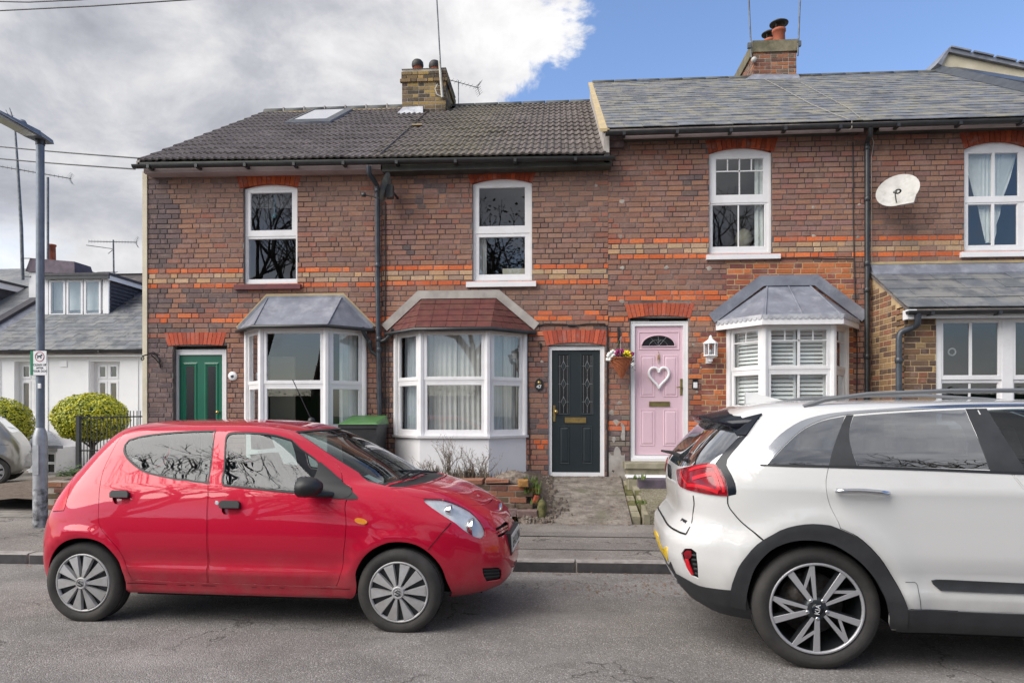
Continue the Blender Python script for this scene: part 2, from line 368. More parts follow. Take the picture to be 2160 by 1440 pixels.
def tile_mat():
    m = bpy.data.materials.new('roof_tile'); t = NT(m)
    rnd = t.n('ShaderNodeObjectInfo').outputs['Color']
    c = t.mix(t.rng(t.noise(14, 6, 0.65), 0.35, 0.65), (0.085, 0.072, 0.072), (0.155, 0.135, 0.13))
    c = t.mix(0.85, c, rnd, 'MULTIPLY')
    c = t.mix(t.rng(t.noise(48, 3, 0.6), 0.66, 0.72, 0, 0.8), c, (0.50, 0.48, 0.44))
    x = t.n('ShaderNodeSeparateXYZ'); t.l(t.n('ShaderNodeNewGeometry').outputs['Position'], x.inputs[0])
    f = t.rng(t.math('ABSOLUTE', t.math('SUBTRACT', x.outputs[0], -1.55)), 1.6, 0.2, -0.08, 0.24)
    c = t.mix(t.rng(t.math('ADD', t.noise(6.0, 6, 0.7), f), 0.56, 0.84, 0, 0.5), c, (0.16, 0.145, 0.08))
    t.col(c); t.rough(0.9); t.bump(t.noise(60, 5), 0.5, 0.005); M['roof_tile'] = m
tile_mat()
# ================================================================== ground, road, pavement
KERB_Y = 6.53
ROAD_SLOPE = 0.045
def road_z(y): return max(-0.3, ROAD_SLOPE * (KERB_Y - y)) if y > 1.5 else ROAD_SLOPE * (KERB_Y - 1.5) - 0.03 * (1.5 - y)
def tarmac(name, a, b, crack=0.5, scale=260, patch=0.5, streak=None):
    m = bpy.data.materials.new(name); t = NT(m)
    vor = t.n('ShaderNodeTexVoronoi'); vor.inputs['Scale'].default_value = scale; t.l(t.pos(), vor.inputs['Vector'])
    sp = t.n('ShaderNodeSeparateColor'); t.l(vor.outputs['Color'], sp.inputs[0])
    c = t.mix(t.rng(sp.outputs[0], 0.0, 1.0), a, b)
    c = t.mix(t.rng(sp.outputs[1], 0.86, 0.94, 0, 0.6), c, tuple(min(1, x * 2.0) for x in b))
    c = t.mix(t.rng(sp.outputs[2], 0.90, 0.96, 0, 0.6), c, (0.17, 0.125, 0.085))
    c = t.mix(t.rng(t.noise(1.3, 7, 0.65, t.pos((1, 1.2, 1))), 0.42, 0.68, 0, patch), c, tuple(x * 0.5 for x in a))
    c = t.mix(t.rng(t.noise(0.7, 6, 0.6, t.pos((1, 1.4, 1), True)), 0.5, 0.7, 0, 0.40), c, tuple(min(1, x * 1.5) for x in b))
    v2 = t.n('ShaderNodeTexVoronoi', feature='DISTANCE_TO_EDGE'); v2.inputs['Scale'].default_value = 0.75
    wp = t.n('ShaderNodeVectorMath', operation='ADD'); nz = t.n('ShaderNodeTexNoise'); nz.inputs['Scale'].default_value = 3.0; nz.inputs['Detail'].default_value = 6
    t.l(t.pos(), nz.inputs['Vector']); s2 = t.n('ShaderNodeVectorMath', operation='SCALE'); t.l(nz.outputs['Color'], s2.inputs[0]); s2.inputs['Scale'].default_value = 0.9
    t.l(t.pos(), wp.inputs[0]); t.l(s2.outputs[0], wp.inputs[1]); t.l(wp.outputs[0], v2.inputs['Vector'])
    ck = t.math('MULTIPLY', t.rng(v2.outputs[0], 0.0, 0.012, 1, 0), t.rng(t.noise(0.8, 3), 0.48, 0.56))
    c = t.mix(t.math('MULTIPLY', ck, crack), c, (0.02, 0.018, 0.017))
    t.col(c); t.rough(0.93); t.b.inputs['Specular IOR Level'].default_value = 0.3
    h = t.math('ADD', t.math('MULTIPLY', vor.outputs['Distance'], -1.0), t.math('MULTIPLY', t.noise(30, 5), 0.6)); t.bump(h, 0.9, 0.006)
    M[name] = m
tarmac('road_tarmac', (0.165, 0.155, 0.148), (0.265, 0.25, 0.24), 0.7, 130, 0.45)
tarmac('pavement_tarmac', (0.16, 0.145, 0.134), (0.255, 0.232, 0.214), 0.9, 150, 0.5)
tarmac('trench_tarmac', (0.14, 0.127, 0.119), (0.22, 0.203, 0.19), 0.3, 170, 0.35)
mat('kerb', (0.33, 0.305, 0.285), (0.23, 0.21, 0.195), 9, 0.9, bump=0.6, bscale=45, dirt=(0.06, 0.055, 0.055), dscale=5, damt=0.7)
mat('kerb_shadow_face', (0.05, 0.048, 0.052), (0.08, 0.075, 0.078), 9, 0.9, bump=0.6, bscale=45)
def path_mat():
    m = bpy.data.materials.new('path_concrete'); t = NT(m)
    c = t.mix(t.rng(t.noise(5, 8, 0.7, t.pos((1, 1.6, 1.5))), 0.36, 0.64), (0.115, 0.098, 0.085), (0.29, 0.255, 0.22))
    c = t.mix(t.rng(t.noise(2.2, 6, 0.7), 0.52, 0.66, 0, 0.7), c, (0.10, 0.10, 0.055))
    c = t.mix(t.rng(t.noise(40, 4, 0.6), 0.6, 0.72, 0, 0.7), c, (0.06, 0.045, 0.035))
    t.col(c); t.rough(0.95); t.bump(t.noise(14, 8, 0.7), 0.9, 0.03); M['path_concrete'] = m
path_mat()
def sheet(name, x0, x1, y0, y1, fz, m, nx=2, ny=2, kind='structure', label=None):
    b = MB(); vs = []
    for j in range(ny + 1):
        for i in range(nx + 1):
            x = lerp(x0, x1, i / nx); y = lerp(y0, y1, j / ny); vs.append((x, y, fz(x, y)))
    fs = [(j * (nx + 1) + i, j * (nx + 1) + i + 1, (j + 1) * (nx + 1) + i + 1, (j + 1) * (nx + 1) + i) for j in range(ny) for i in range(nx)]
    b.add(vs, fs, True); o = b.build(name, m, fix=False); props(o, label, kind=kind); return o
mat('far_ground', (0.07, 0.085, 0.04), (0.11, 0.10, 0.07), 0.3, 0.95)
sheet('ground', -400, 400, -400, 400, lambda x, y: -0.9, M['far_ground'], 4, 4)
sheet('road', -60, 60, -1.5, KERB_Y - 0.02, lambda x, y: road_z(y), M['road_tarmac'], 60, 40)
PZ0, PZ1 = 0.10, 0.17     # pavement height at the kerb and at its back edge
PB = 8.35
def pav_z(y): return lerp(PZ0, PZ1, (y - KERB_Y) / (PB - KERB_Y))
sheet('pavement', -60, 60, KERB_Y + 0.10, PB, lambda x, y: pav_z(y) - 0.004 + 0.004 * noise.noise((x * 2, y * 3, 0)), M['pavement_tarmac'], 200, 12)
sheet('trench_patch', -2.2, 4.5, 7.02, 7.30, lambda x, y: pav_z(y) + 0.003 + 0.004 * noise.noise((x * 2, y * 3, 0)), M['trench_tarmac'], 60, 3)
sheet('trench_patch', -1.0, 5.5, 7.62, 7.86, lambda x, y: pav_z(y) + 0.004 + 0.004 * noise.noise((x * 2, y * 3, 0)), M['trench_tarmac'], 60, 3)
kerb = MB(); kerb.box(-60, 60, KERB_Y + 0.012, KERB_Y + 0.115, -0.25, 0.085)
ko = kerb.build('kerb', M['mortar']); props(ko, kind='structure')
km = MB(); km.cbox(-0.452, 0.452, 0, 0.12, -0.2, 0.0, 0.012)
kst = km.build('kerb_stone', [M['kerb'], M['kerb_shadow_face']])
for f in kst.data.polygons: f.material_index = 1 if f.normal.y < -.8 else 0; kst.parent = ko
ktmpl = kst.data
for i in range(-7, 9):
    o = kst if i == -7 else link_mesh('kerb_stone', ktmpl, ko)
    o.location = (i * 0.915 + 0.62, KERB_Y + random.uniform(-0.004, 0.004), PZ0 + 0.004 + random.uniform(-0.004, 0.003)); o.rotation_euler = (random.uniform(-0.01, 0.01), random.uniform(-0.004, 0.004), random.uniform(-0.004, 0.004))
sheet('pavement', -60, 60, -4.0, -1.5, lambda x, y: road_z(-1.5) + 0.1, M['pavement_tarmac'], 4, 2)
# ================================================================== the terrace
C_PURP = [lin(152, 113, 96), lin(145, 108, 94), lin(159, 117, 97), lin(139, 106, 96), lin(163, 121, 100), lin(151, 115, 103)]
C_BROWN = [lin(150, 116, 100), lin(142, 109, 95), lin(156, 120, 103), lin(136, 106, 95)]
C_RED = [lin(162, 108, 90), lin(156, 102, 86), lin(156, 108, 92)]
C_ORANGE = [lin(220, 116, 66), lin(210, 104, 60), lin(204, 108, 70), lin(226, 124, 74)]
C_YEL = [lin(188, 160, 128), lin(200, 168, 136), lin(170, 143, 122), lin(158, 126, 110), lin(196, 158, 120), lin(180, 148, 124)]
C_SOOT = [lin(112, 96, 94), lin(120, 100, 96), lin(104, 90, 92)]
C_PATCH = [lin(186, 108, 66), lin(170, 94, 62), lin(146, 84, 70), lin(130, 80, 74), lin(196, 116, 72)]
def pick(c, j=0.08):
    k = random.choice(c); s = random.uniform(1 - j, 1 + j); return tuple(min(1, x * s * random.uniform(0.975, 1.025)) for x in k)
BW, BH, BJ = 0.214, 0.063, 0.012
_brick_mesh = {}
def brick_me(w, mname='brick', depth=0.05, var=0):
    key = (round(w, 3), mname, var)
    if key not in _brick_mesh:
        b = MB(); b.cbox(-w / 2, w / 2, 0, depth, -BH / 2, BH / 2, 0.0045)
        rr = random.Random(var)
        for i in range(8, 12):
            x, y, z = b.v[i]; b.v[i] = (x + rr.uniform(-0.003, 0.003), y + rr.uniform(0, 0.003), z + rr.uniform(-0.003, 0.003))
        o = b.build('brick', M[mname]); _brick_mesh[key] = o.data; bpy.data.objects.remove(o)
    return _brick_mesh[key]
def merge_rects(x0, x1, z0, z1, ops, b, ya, yb):
    xs = sorted({x0, x1, *[min(max(v, x0), x1) for o in ops for v in (o[0], o[1])]}); zs = sorted({z0, z1, *[min(max(v, z0), z1) for o in ops for v in (o[2], o[3])]})
    for i in range(len(xs) - 1):
        run = None
        for j in range(len(zs) - 1):
            cx, cz = (xs[i] + xs[i + 1]) / 2, (zs[j] + zs[j + 1]) / 2
            inside = any(o[0] < cx < o[1] and o[2] < cz < o[3] for o in ops)
            if inside or xs[i + 1] - xs[i] < 1e-5:
                if run is not None: b.box(xs[i], xs[i + 1], ya, yb, run, zs[j]); run = None
            elif run is None: run = zs[j]
        if run is not None: b.box(xs[i], xs[i + 1], ya, yb, run, zs[-1])
def lay_bricks(wall, x0, x1, z0, z1, ops, zref, colf, quota, tilt=0.0, y=Y0 - 0.004, minx=None, maxx=None):
    """Flemish-like bond. colf(row, x, z) -> colour. Nearest full stretchers become parts, the rest one joined part."""
    cells = []
    xm = (x0 + x1) / 2
    r0 = math.floor((z0 - zref) / 0.075) ; r1 = math.ceil((z1 - zref) / 0.075)
    for r in range(r0, r1 + 1):
        zc = zref + r * 0.075
        x = x0 - random.uniform(0, 0.05) - (0.16 if r % 2 else 0.0); k = r % 3
        while x < x1:
            wd = BW if k % 2 == 0 else (0.102 if random.random() < 0.8 else BW)
            k += 1
            a, b = max(x, x0 + 0.001), min(x + wd, x1 - 0.001); x += wd + BJ
            if b - a < 0.02: continue
            z = zc - tilt * ((a + b) / 2 - xm)
            za, zb = z - BH / 2, z + BH / 2
            if za < z0 - 0.001 or zb > z1 + 0.001:
                continue
            segs = [(a, b)]
            for o in ops:
                if zb > o[2] + 0.012 and za < o[3] - 0.012:
                    ns = []
                    for p, q in segs:
                        if q <= o[0] or p >= o[1]: ns.append((p, q)); continue
                        if o[0] - p > 0.02: ns.append((p, o[0] - 0.004))
                        if q - o[1] > 0.02: ns.append((o[1] + 0.004, q))
                    segs = ns
            for p, q in segs:
                top, bot = zb, za
                for o in ops:
                    if q > o[0] and p < o[1]:
                        if o[2] < top <= o[2] + 0.012: top = o[2]
                        if o[3] - 0.012 <= bot < o[3]: bot = o[3]
                cells.append((p, q, bot, top, r, colf(r, (p + q) / 2, z)))
    full = [c for c in cells if c[1] - c[0] > 0.2 and c[3] - c[2] > 0.062]
    full.sort(key=lambda c: (c[0] ** 2 + (c[2] - HC) ** 2)); sel = set(map(id, full[:quota])); off = part_origin(wall)
    j = MB()
    for c in cells:
        p, q, za, zb, r, col = c; jy = random.uniform(-0.0025, 0.0025)
        if id(c) in sel:
            o = link_mesh('brick', brick_me(BW, var=random.randrange(4)), wall)
            o.location = Vector(((p + q) / 2, y + jy, (za + zb) / 2)) - off; o.scale = ((q - p) / BW, 1, 1); o.color = (*col, 1)
            o.rotation_euler = (0, random.uniform(-0.006, 0.006), random.uniform(-0.004, 0.004))
        else:
            j.col = col; j.cbox(p, q, y + jy, y + 0.05, za, zb, 0.0045)
    o = j.build('brickwork', M['brickwork'], wall); o['kind'] = 'stuff'
def soldier_arch(wall, x0, x1, z_sp, z_top, rise, n, cols, y=Y0 - 0.007, flare=0.06):
    """rubbed-brick arch over an opening: each voussoir a part"""
    cx = (x0 + x1) / 2; lo = arc_pts(x0, x1, z_sp, rise, n * 2)
    for i in range(n):
        g = 0.0035
        a0, a1 = i / n, (i + 1) / n
        def pt(t, up):
            x = lerp(x0, x1, t); h = (x1 - x0) / 2; zl = z_sp + rise * (1 - ((x - cx) / h) ** 2)
            if not up: return (x, zl)
            return (cx + (x - cx) * (1 + flare / h), z_top + 0.35 * rise * (1 - ((x - cx) / h) ** 2))
        p = [pt(a0, 0), pt(a1, 0), pt(a1, 1), pt(a0, 1)]
        p = [(p[0][0] + g, p[0][1]), (p[1][0] - g, p[1][1]), (p[2][0] - g, p[2][1]), (p[3][0] + g, p[3][1])]
        b = MB(); b.prism(p, y + random.uniform(-0.002, 0.002), y + 0.10); b.col = None
        o = b.build('arch_brick', M['brick'], wall); o.color = (*pick(cols, 0.14), 1)
# ---- windows -------------------------------------------------------------------------------
def rect_ring(b, o, i, y0, y1):
    """rectangular frame: outer o=(x0,x1,z0,z1), inner i, from depth y0 to y1 (four mitred bars)"""
    ax, bx, az_, bz = o; cx_, dx, cz, dz = i
    b.hull([(ax, y0, az_), (ax, y1, az_), (cx_, y1, cz), (cx_, y0, cz)], [(ax, y0, bz), (ax, y1, bz), (cx_, y1, dz), (cx_, y0, dz)])
    b.hull([(bx, y0, az_), (dx, y0, cz), (dx, y1, cz), (bx, y1, az_)], [(bx, y0, bz), (dx, y0, dz), (dx, y1, dz), (bx, y1, bz)])
    b.hull([(ax, y0, az_), (cx_, y0, cz), (cx_, y1, cz), (ax, y1, az_)], [(bx, y0, az_), (dx, y0, cz), (dx, y1, cz), (bx, y1, az_)])
    b.hull([(ax, y0, bz), (ax, y1, bz), (cx_, y1, dz), (cx_, y0, dz)], [(bx, y0, bz), (bx, y1, bz), (dx, y1, dz), (dx, y0, dz)])
def xform(b, f):
    if f is not None: b.v = [tuple(f(*v)) for v in b.v]
    return b
def sash(win, o, gl, y, f=None, th=0.035, bars=(), m='upvc', glass='glass'):
    """sash ring + pane (+ glazing bars given as (x0,x1,z0,z1))"""
    b = MB(); rect_ring(b, o, gl, y, y + th); e = 0.006
    rect_ring(b, (gl[0] + 0.0005, gl[1] - 0.0005, gl[2] + 0.0005, gl[3] - 0.0005), (gl[0] + e, gl[1] - e, gl[2] + e, gl[3] - e), y + 0.008, y + th - 0.004)
    xform(b, f).build('sash', M[m], win)
    p = MB(); p.quad((gl[0], y + 0.022, gl[2]), (gl[1], y + 0.022, gl[2]), (gl[1], y + 0.022, gl[3]), (gl[0], y + 0.022, gl[3]))
    xform(p, f).build('pane', M[glass], win, fix=False)
    for br in bars:
        q = MB(); q.box(br[0], br[1], y + 0.010, y + 0.021, br[2], br[3]); xform(q, f).build('glazing_bar', M[m], win)
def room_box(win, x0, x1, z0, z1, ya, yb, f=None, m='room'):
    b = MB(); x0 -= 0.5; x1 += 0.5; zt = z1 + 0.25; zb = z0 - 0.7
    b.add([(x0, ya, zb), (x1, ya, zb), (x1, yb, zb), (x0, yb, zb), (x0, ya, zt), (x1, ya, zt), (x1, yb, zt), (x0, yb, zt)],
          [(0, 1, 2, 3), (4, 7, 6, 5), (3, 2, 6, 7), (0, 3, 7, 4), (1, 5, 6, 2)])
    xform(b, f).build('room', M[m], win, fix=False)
def curtain(win, x0, x1, z0, z1, y, m, folds=0.10, amp=0.03, f=None, top=None, name='curtain', pinch=None):
    b = MB(); n = max(6, int((x1 - x0) / folds * 6)); rows = 10; vs = []
    ph = random.uniform(0, 6)
    for j in range(rows + 1):
        t = j / rows; z = lerp(z1, z0, t)
        for i in range(n + 1):
            s = i / n; x = lerp(x0, x1, s)
            if pinch: x = lerp(x, pinch(t), 0) if False else pinch(s, t)
            yy = y + amp * math.sin((x - x0) / folds * 6.28 + ph + 0.6 * math.sin(3 * t)) * (0.5 + 0.5 * t)
            vs.append((x, yy, z))
    fs = [(j * (n + 1) + i, j * (n + 1) + i + 1, (j + 1) * (n + 1) + i + 1, (j + 1) * (n + 1) + i) for j in range(rows) for i in range(n)]
    b.add(vs, fs, True); xform(b, f).build(name, M[m], win, fix=False)
def upper_window(house, px0, px1, ptop, pspring, pbot, top_gl, bot_gl, sill, sill_m='upvc', bars_top=False, mid=None, yin=0.045, closed=True, sliding=False):
    """sash window with a segmental head. px positions in the wall plane."""
    x0, x1 = WX(px0), WX(px1); z0 = WZ(pbot, px0); zs = WZ(pspring, (px0 + px1) / 2); zt = WZ(ptop, (px0 + px1) / 2)
    yf = Y0 + yin; rise = zt - zs
    zc = WZ(mid, (px0 + px1) / 2)
    b = MB(); fw = 0.034
    b.box(x0, x0 + fw, yf, yf + 0.09, z0, zs); b.box(x1 - fw, x1, yf, yf + 0.09, z0, zs); b.box(x0 + fw, x1 - fw, yf, yf + 0.09, z0, z0 + fw)
    head = arc_pts(x0, x1, zs, rise, 14); b.prism([(x0, zs - 0.02), (x1, zs - 0.02)] + head[::-1], yf + 0.003, yf + 0.09)
    b.box(x0 + fw, x1 - fw, yf + 0.004, yf + 0.085, zc - 0.016, zc + 0.016)
    win = b.build('window', M['upvc'], house)
    def g(r): return (WX(r[0], yf), WX(r[1], yf), WZ(r[3], (r[0] + r[1]) / 2, yf), WZ(r[2], (r[0] + r[1]) / 2, yf))
    t = g(top_gl); bo = g(bot_gl)
    bt = []; bb = []
    xm_ = (t[0] + t[1]) / 2; xm2 = (bo[0] + bo[1]) / 2; h = 0.009
    if bars_top:
        zz = lerp(t[2], t[3], 0.66); bt = [(xm_ - h, xm_ + h, t[2], t[3]), (t[0], t[1], zz - h, zz + h - 0.0005), ((t[0] + xm_) / 2 - h, (t[0] + xm_) / 2 + h, zz + h, t[3]), ((t[1] + xm_) / 2 - h, (t[1] + xm_) / 2 + h, zz + h, t[3])]
        bb = [(xm2 - h, xm2 + h, bo[2], bo[3])]
    sash(win, (x0 + fw - 0.004, x1 - fw + 0.004, zc + 0.012, zs - 0.012), t, yf + 0.006, bars=bt, glass='glass')
    sash(win, (x0 + fw - 0.004, x1 - fw + 0.004, z0 + fw - 0.004, zc - 0.012), bo, yf + 0.012, bars=bb)
    s = MB(); sx0, sx1 = WX(sill[0]), WX(sill[1]); sz1 = WZ(sill[2], (sill[0] + sill[1]) / 2); sz0 = WZ(sill[3], (sill[0] + sill[1]) / 2)
    s.hull([(sx0, Y0 - 0.06, sz0), (sx1, Y0 - 0.06, sz0), (sx1, yf + 0.05, sz0), (sx0, yf + 0.05, sz0)], [(sx0, Y0 - 0.06, sz1 - 0.008), (sx1, Y0 - 0.06, sz1 - 0.008), (sx1, yf + 0.05, sz1 + 0.006), (sx0, yf + 0.05, sz1 + 0.006)])
    s.build('sill', M[sill_m], win)
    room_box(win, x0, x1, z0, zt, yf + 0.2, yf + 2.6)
    return win, (x0, x1, z0, zs, zt), t, bo, yf
def facet_map(pa, pb):
    """(a, d, z) on a bay facet from corner pa to pb (x,y pairs): a along it, d inwards"""
    pa = Vector((*pa, 0)); pb = Vector((*pb, 0)); u = (pb - pa).normalized(); n = Vector((-u.y, u.x, 0))
    return (lambda a, d, z: pa + u * a + n * d + Vector((0, 0, z))), (pb - pa).length
def bay(house, pl, pr, cl, cr, p, py_base, py_sill, py_tr, py_head, wall_m, bars=False, narrow=False):
    """canted bay; wall ends pl, pr (px on the wall plane), front corners cl, cr (px on the plane p in front)"""
    yf = Y0 - p; pxm = (cl + cr) / 2
    A, B, C, D = (WX(pl), Y0), (WX(cl, yf), yf), (WX(cr, yf), yf), (WX(pr), Y0)
    zb, zs, zt, zh = [WZ(v, pxm, yf) for v in (py_base, py_sill, py_tr, py_head)]
    bay_o = MB()
    def poly(off, z): return [(x + ox, y + oy, z) for (x, y), (ox, oy) in zip((A, B, C, D), ((-off, 0.0), (-off * 0.45, -off), (off * 0.45, -off), (off, 0.0)))]
    bay_o.hull(poly(0, zb), poly(0, zs - 0.03)); root = bay_o.build('bay_window', M[wall_m], house)
    hb = MB(); hb.hull(poly(0.006, zh - 0.002), poly(0.006, zh + (0.10 if bars else 0.035))); hb.build('head_board', M['white_paint'], root)
    s = MB(); s.hull(poly(0.045, zs - 0.045), poly(0.05, zs - 0.012)); s.build('sill', M['white_paint'], root)
    for (cx_, cy_), nm in ((A, 0), (B, 1), (C, 2), (D, 3)):
        c = MB(); w_ = 0.045 if nm in (1, 2) else 0.035
        off = {0: 0.02, 3: -0.02}.get(nm, 0); oy = -0.02 if nm in (0, 3) else 0.035
        c.lathe([(w_ * 1.1, zs - 0.012), (w_ * 1.1, zh)], (cx_ + off + (0.02 if nm == 1 else -0.02 if nm == 2 else 0), cy_ + oy, 0), 'z', 8, False); c.build('corner_post', M['upvc'], root)
    wins = []
    for k, (pa, pb) in enumerate(((A, B), (B, C), (C, D))):
        f, ln = facet_map(pa, pb); g = 0.035; gl = 0.05 if narrow else 0.055
        wb = MB(); rect_ring(wb, (0.02, ln - 0.02, zs - 0.012, zh), (g + 0.02, ln - g - 0.02, zs + 0.03, zh - 0.035), 0.012, 0.08)
        wb.box(g + 0.02, ln - g - 0.02, 0.016, 0.078, zt - 0.018, zt + 0.018)
        xform(wb, f); wf = wb.build('window', M['upvc'], house)
        for o_, q in (((g + 0.01, ln - g - 0.01, zt + 0.012, zh - 0.028), 0.008), ((g + 0.01, ln - g - 0.01, zs + 0.022, zt - 0.012), 0.018)):
            inn = (o_[0] + gl, o_[1] - gl, o_[2] + gl * 0.8, o_[3] - gl * 0.8); bs = []
            h = 0.008
            if bars:
                xm_ = (inn[0] + inn[1]) / 2
                if q < 0.01:
                    zz = lerp(inn[2], inn[3], 0.70); bs = [(inn[0], inn[1], zz - h, zz + h)]
                    if k == 1: bs += [(xm_ - h * 2, xm_ + h * 2, inn[2], inn[3]), ((inn[0] + xm_) / 2 - h, (inn[0] + xm_) / 2 + h, zz + h, inn[3]), ((inn[1] + xm_) / 2 - h, (inn[1] + xm_) / 2 + h, zz + h, inn[3])]
                    else: bs += [(xm_ - h, xm_ + h, zz + h, inn[3])]
                elif k == 1: bs = [(xm_ - 0.015, xm_ + 0.015, inn[2], inn[3])]
            sash(wf, o_, inn, q, f, 0.04, bs)
        wins.append((wf, f, ln))
    return root, wins, (A, B, C, D, zb, zs, zt, zh)
def door_leaf(house, name_m, l, r, t, b_, yl, label=None):
    """leaf slab; px bounds measured in the plane yl"""
    x0, x1 = WX(l, yl), WX(r, yl); z1 = WZ(t, (l + r) / 2, yl); z0 = WZ(b_, (l + r) / 2, yl)
    m = MB(); m.box(x0, x1, yl, yl + 0.045, z0, z1); o = m.build('door', M[name_m], house)
    if label: o['label'] = label
    return o, (x0, x1, z0, z1)
def moulding(door, m, l, r, t, b_, yl, w_=0.016, raised=True):
    x0, x1 = WX(l, yl), WX(r, yl); z1 = WZ(t, (l + r) / 2, yl); z0 = WZ(b_, (l + r) / 2, yl)
    b = MB()
    def ring(o, i, y0, y1, z=0):
        ax, bx, az_, bz = o; cx_, dx, cz, dz = i
        for q in (((ax, y0, az_), (bx, y0, az_), (dx, y1, cz), (cx_, y1, cz)), ((bx, y0, az_), (bx, y0, bz), (dx, y1, dz), (dx, y1, cz)), ((bx, y0, bz), (ax, y0, bz), (cx_, y1, dz), (dx, y1, dz)), ((ax, y0, bz), (ax, y0, az_), (cx_, y1, cz), (cx_, y1, dz))): b.quad(*q)
    a = w_
    ring((x0, x1, z0, z1), (x0 + a * .5, x1 - a * .5, z0 + a * .5, z1 - a * .5), yl - 0.0005, yl - 0.010)
    ring((x0 + a * .5, x1 - a * .5, z0 + a * .5, z1 - a * .5), (x0 + a, x1 - a, z0 + a, z1 - a), yl - 0.010, yl - 0.002)
    if raised:
        ring((x0 + a, x1 - a, z0 + a, z1 - a), (x0 + a * 2.2, x1 - a * 2.2, z0 + a * 2.2, z1 - a * 2.2), yl - 0.002, yl - 0.011)
        c = a * 2.2; b.quad((x0 + c, yl - 0.011, z0 + c), (x1 - c, yl - 0.011, z0 + c), (x1 - c, yl - 0.011, z1 - c), (x0 + c, yl - 0.011, z1 - c))
    b.build('panel', M[m], door, fix=False); return x0, x1, z0, z1
def door_frame(house, l, r, t, b_, il, ir, it, ib, yl, m='upvc', bottom=0.03):
    y = yl - 0.03; x0, x1 = WX(l, y), WX(r, y); xi0, xi1 = WX(il, y), WX(ir, y)
    z1 = WZ(t, (l + r) / 2, y); z0 = WZ(b_, (l + r) / 2, y); zi1 = WZ(it, (l + r) / 2, y); zi0 = WZ(ib, (l + r) / 2, y)
    b = MB(); b.box(x0, xi0, y, y + 0.09, z0, z1); b.box(xi1, x1, y, y + 0.09, z0, z1); b.box(xi0, xi1, y + 0.002, y + 0.09, zi1, z1); b.box(xi0, xi1, y + 0.002, y + 0.09, z0, zi0)
    b.box(x0, x0 + 0.012, y - 0.008, y, z0, z1); b.box(x1 - 0.012, x1, y - 0.008, y, z0, z1); b.box(x0 + 0.012, x1 - 0.012, y - 0.008, y, z1 - 0.012, z1)
    return b.build('door_frame', M[m], house)
# ------------------------------------------------------------------ four houses of the terrace
XA, XB, XC_, XD, XE = WX(311), WX(805), WX(1283), WX(1826), 7.58
def house_root(x, label): return empty('brick_house', (x, Y0, 0.0), label, 'house', 'brick houses of the terrace')
H1 = house_root((XA + XB) / 2, 'brick terraced house at the end of the row with a green front door and skylight')
H2 = house_root((XB + XC_) / 2, 'brick terraced house with a black front door numbered 47 and a red felt bay roof')
H3 = house_root((XC_ + XD) / 2, 'brick terraced house with a pink front door and scalloped lead bay roof')
H4 = house_root((XD + XE) / 2, 'brick terraced house at the cropped edge with a slate lean-to over its window')
GZ = -0.2
def n2(x, z, s=1.0, o=0): return noise.noise((x * s + o, z * s, o * 1.7))
def base_col(x, z, brown=0.0):
    v = n2(x, z, 0.8, 3.1) * 1.3 + random.uniform(-0.25, 0.25) + brown
    if v > 0.36: return pick(C_BROWN)
    if v < -0.8: return pick(C_SOOT)
    if random.random() < 0.12: return pick(C_RED)
    return pick(C_PURP)
def zrow(py, px): return WZ(py, px)
def W4(l, r, t, b, Y=Y0): return (WX(l, Y), WX(r, Y), WZ(b, (l + r) / 2, Y), WZ(t, (l + r) / 2, Y))
# ---------------- windows upstairs
def win_pack(h, l, r, crown, spring, bot, archt, archl, archr, **k):
    o = upper_window(h, l, r, crown, spring, bot, **k)
    x0, x1, z0, zs, zt = o[1]
    return o, (x0, x1, z0, zt + 0.002), (WX(archl), WX(archr), zs, WZ(archt, (archl + archr) / 2), zt - zs)
w1, op1, ar1 = win_pack(H1, 514, 627, 388, 396, 599, 368, 506, 629, top_gl=(528, 616, 406, 486), bot_gl=(523, 624, 503, 589), sill=(497, 636, 600, 611), sill_m='maroon_sill', mid=494.5)
w2, op2, ar2 = win_pack(H2, 997, 1122, 376, 386, 593, 357, 992, 1124, top_gl=(1010, 1108, 395, 477), bot_gl=(1010, 1108, 499, 579), sill=(984, 1131, 594, 606), mid=488)
w3, op3, ar3 = win_pack(H3, 1496, 1628, 311, 322, 536, 289, 1494, 1633, top_gl=(1510, 1611, 334, 411), bot_gl=(1503, 1614, 431, 520), sill=(1489, 1644, 537, 548), bars_top=True, mid=423)
w4, op4, ar4 = win_pack(H4, 2034, 2172, 298, 313, 530, 275, 2032, 2176, top_gl=(2043, 2150, 322, 414), bot_gl=(2043, 2148, 430, 517), sill=(2024, 2184, 531, 543), bars_top=False, mid=422)
for (win, *_), in ((w4,),):
    t, bo, yf = w4[2], w4[3], w4[4]
    for g in (t, bo):
        b = MB(); xm_ = (g[0] + g[1]) / 2; b.box(xm_ - 0.018, xm_ + 0.018, yf + 0.008, yf + 0.028, g[2], g[3]); b.build('glazing_bar', M['upvc'], w4[0])
yc = Y0 + 0.15
def gw(l, r, t, b, y=yc): return WX(l, y), WX(r, y), WZ(b, (l + r) / 2, y), WZ(t, (l + r) / 2, y)
b = MB(); g = gw(520, 625, 404, 437); b.box(g[0], g[1], yc, yc + 0.03, g[2], g[3])
g = gw(524, 616, 433, 441); b.box(g[0], g[1], yc - 0.03, yc + 0.03, g[2], g[3]); b.build('roller_blind', M['cladding_dark'], w1[0])
b = MB(); x, z = W(579, 410, yc - 0.05); x2, z2 = W(580, 452, yc - 0.05); b.tube([(x, yc - 0.05, z), (x, yc - 0.05, z2)], 0.008); b.lathe([(0.004, 0.03), (0.03, -0.03), (0.034, -0.05), (0.0, -0.06)], (x, yc - 0.05, z2), 'z', 8); b.build('light_pull', M['teal_thing'], w1[0])
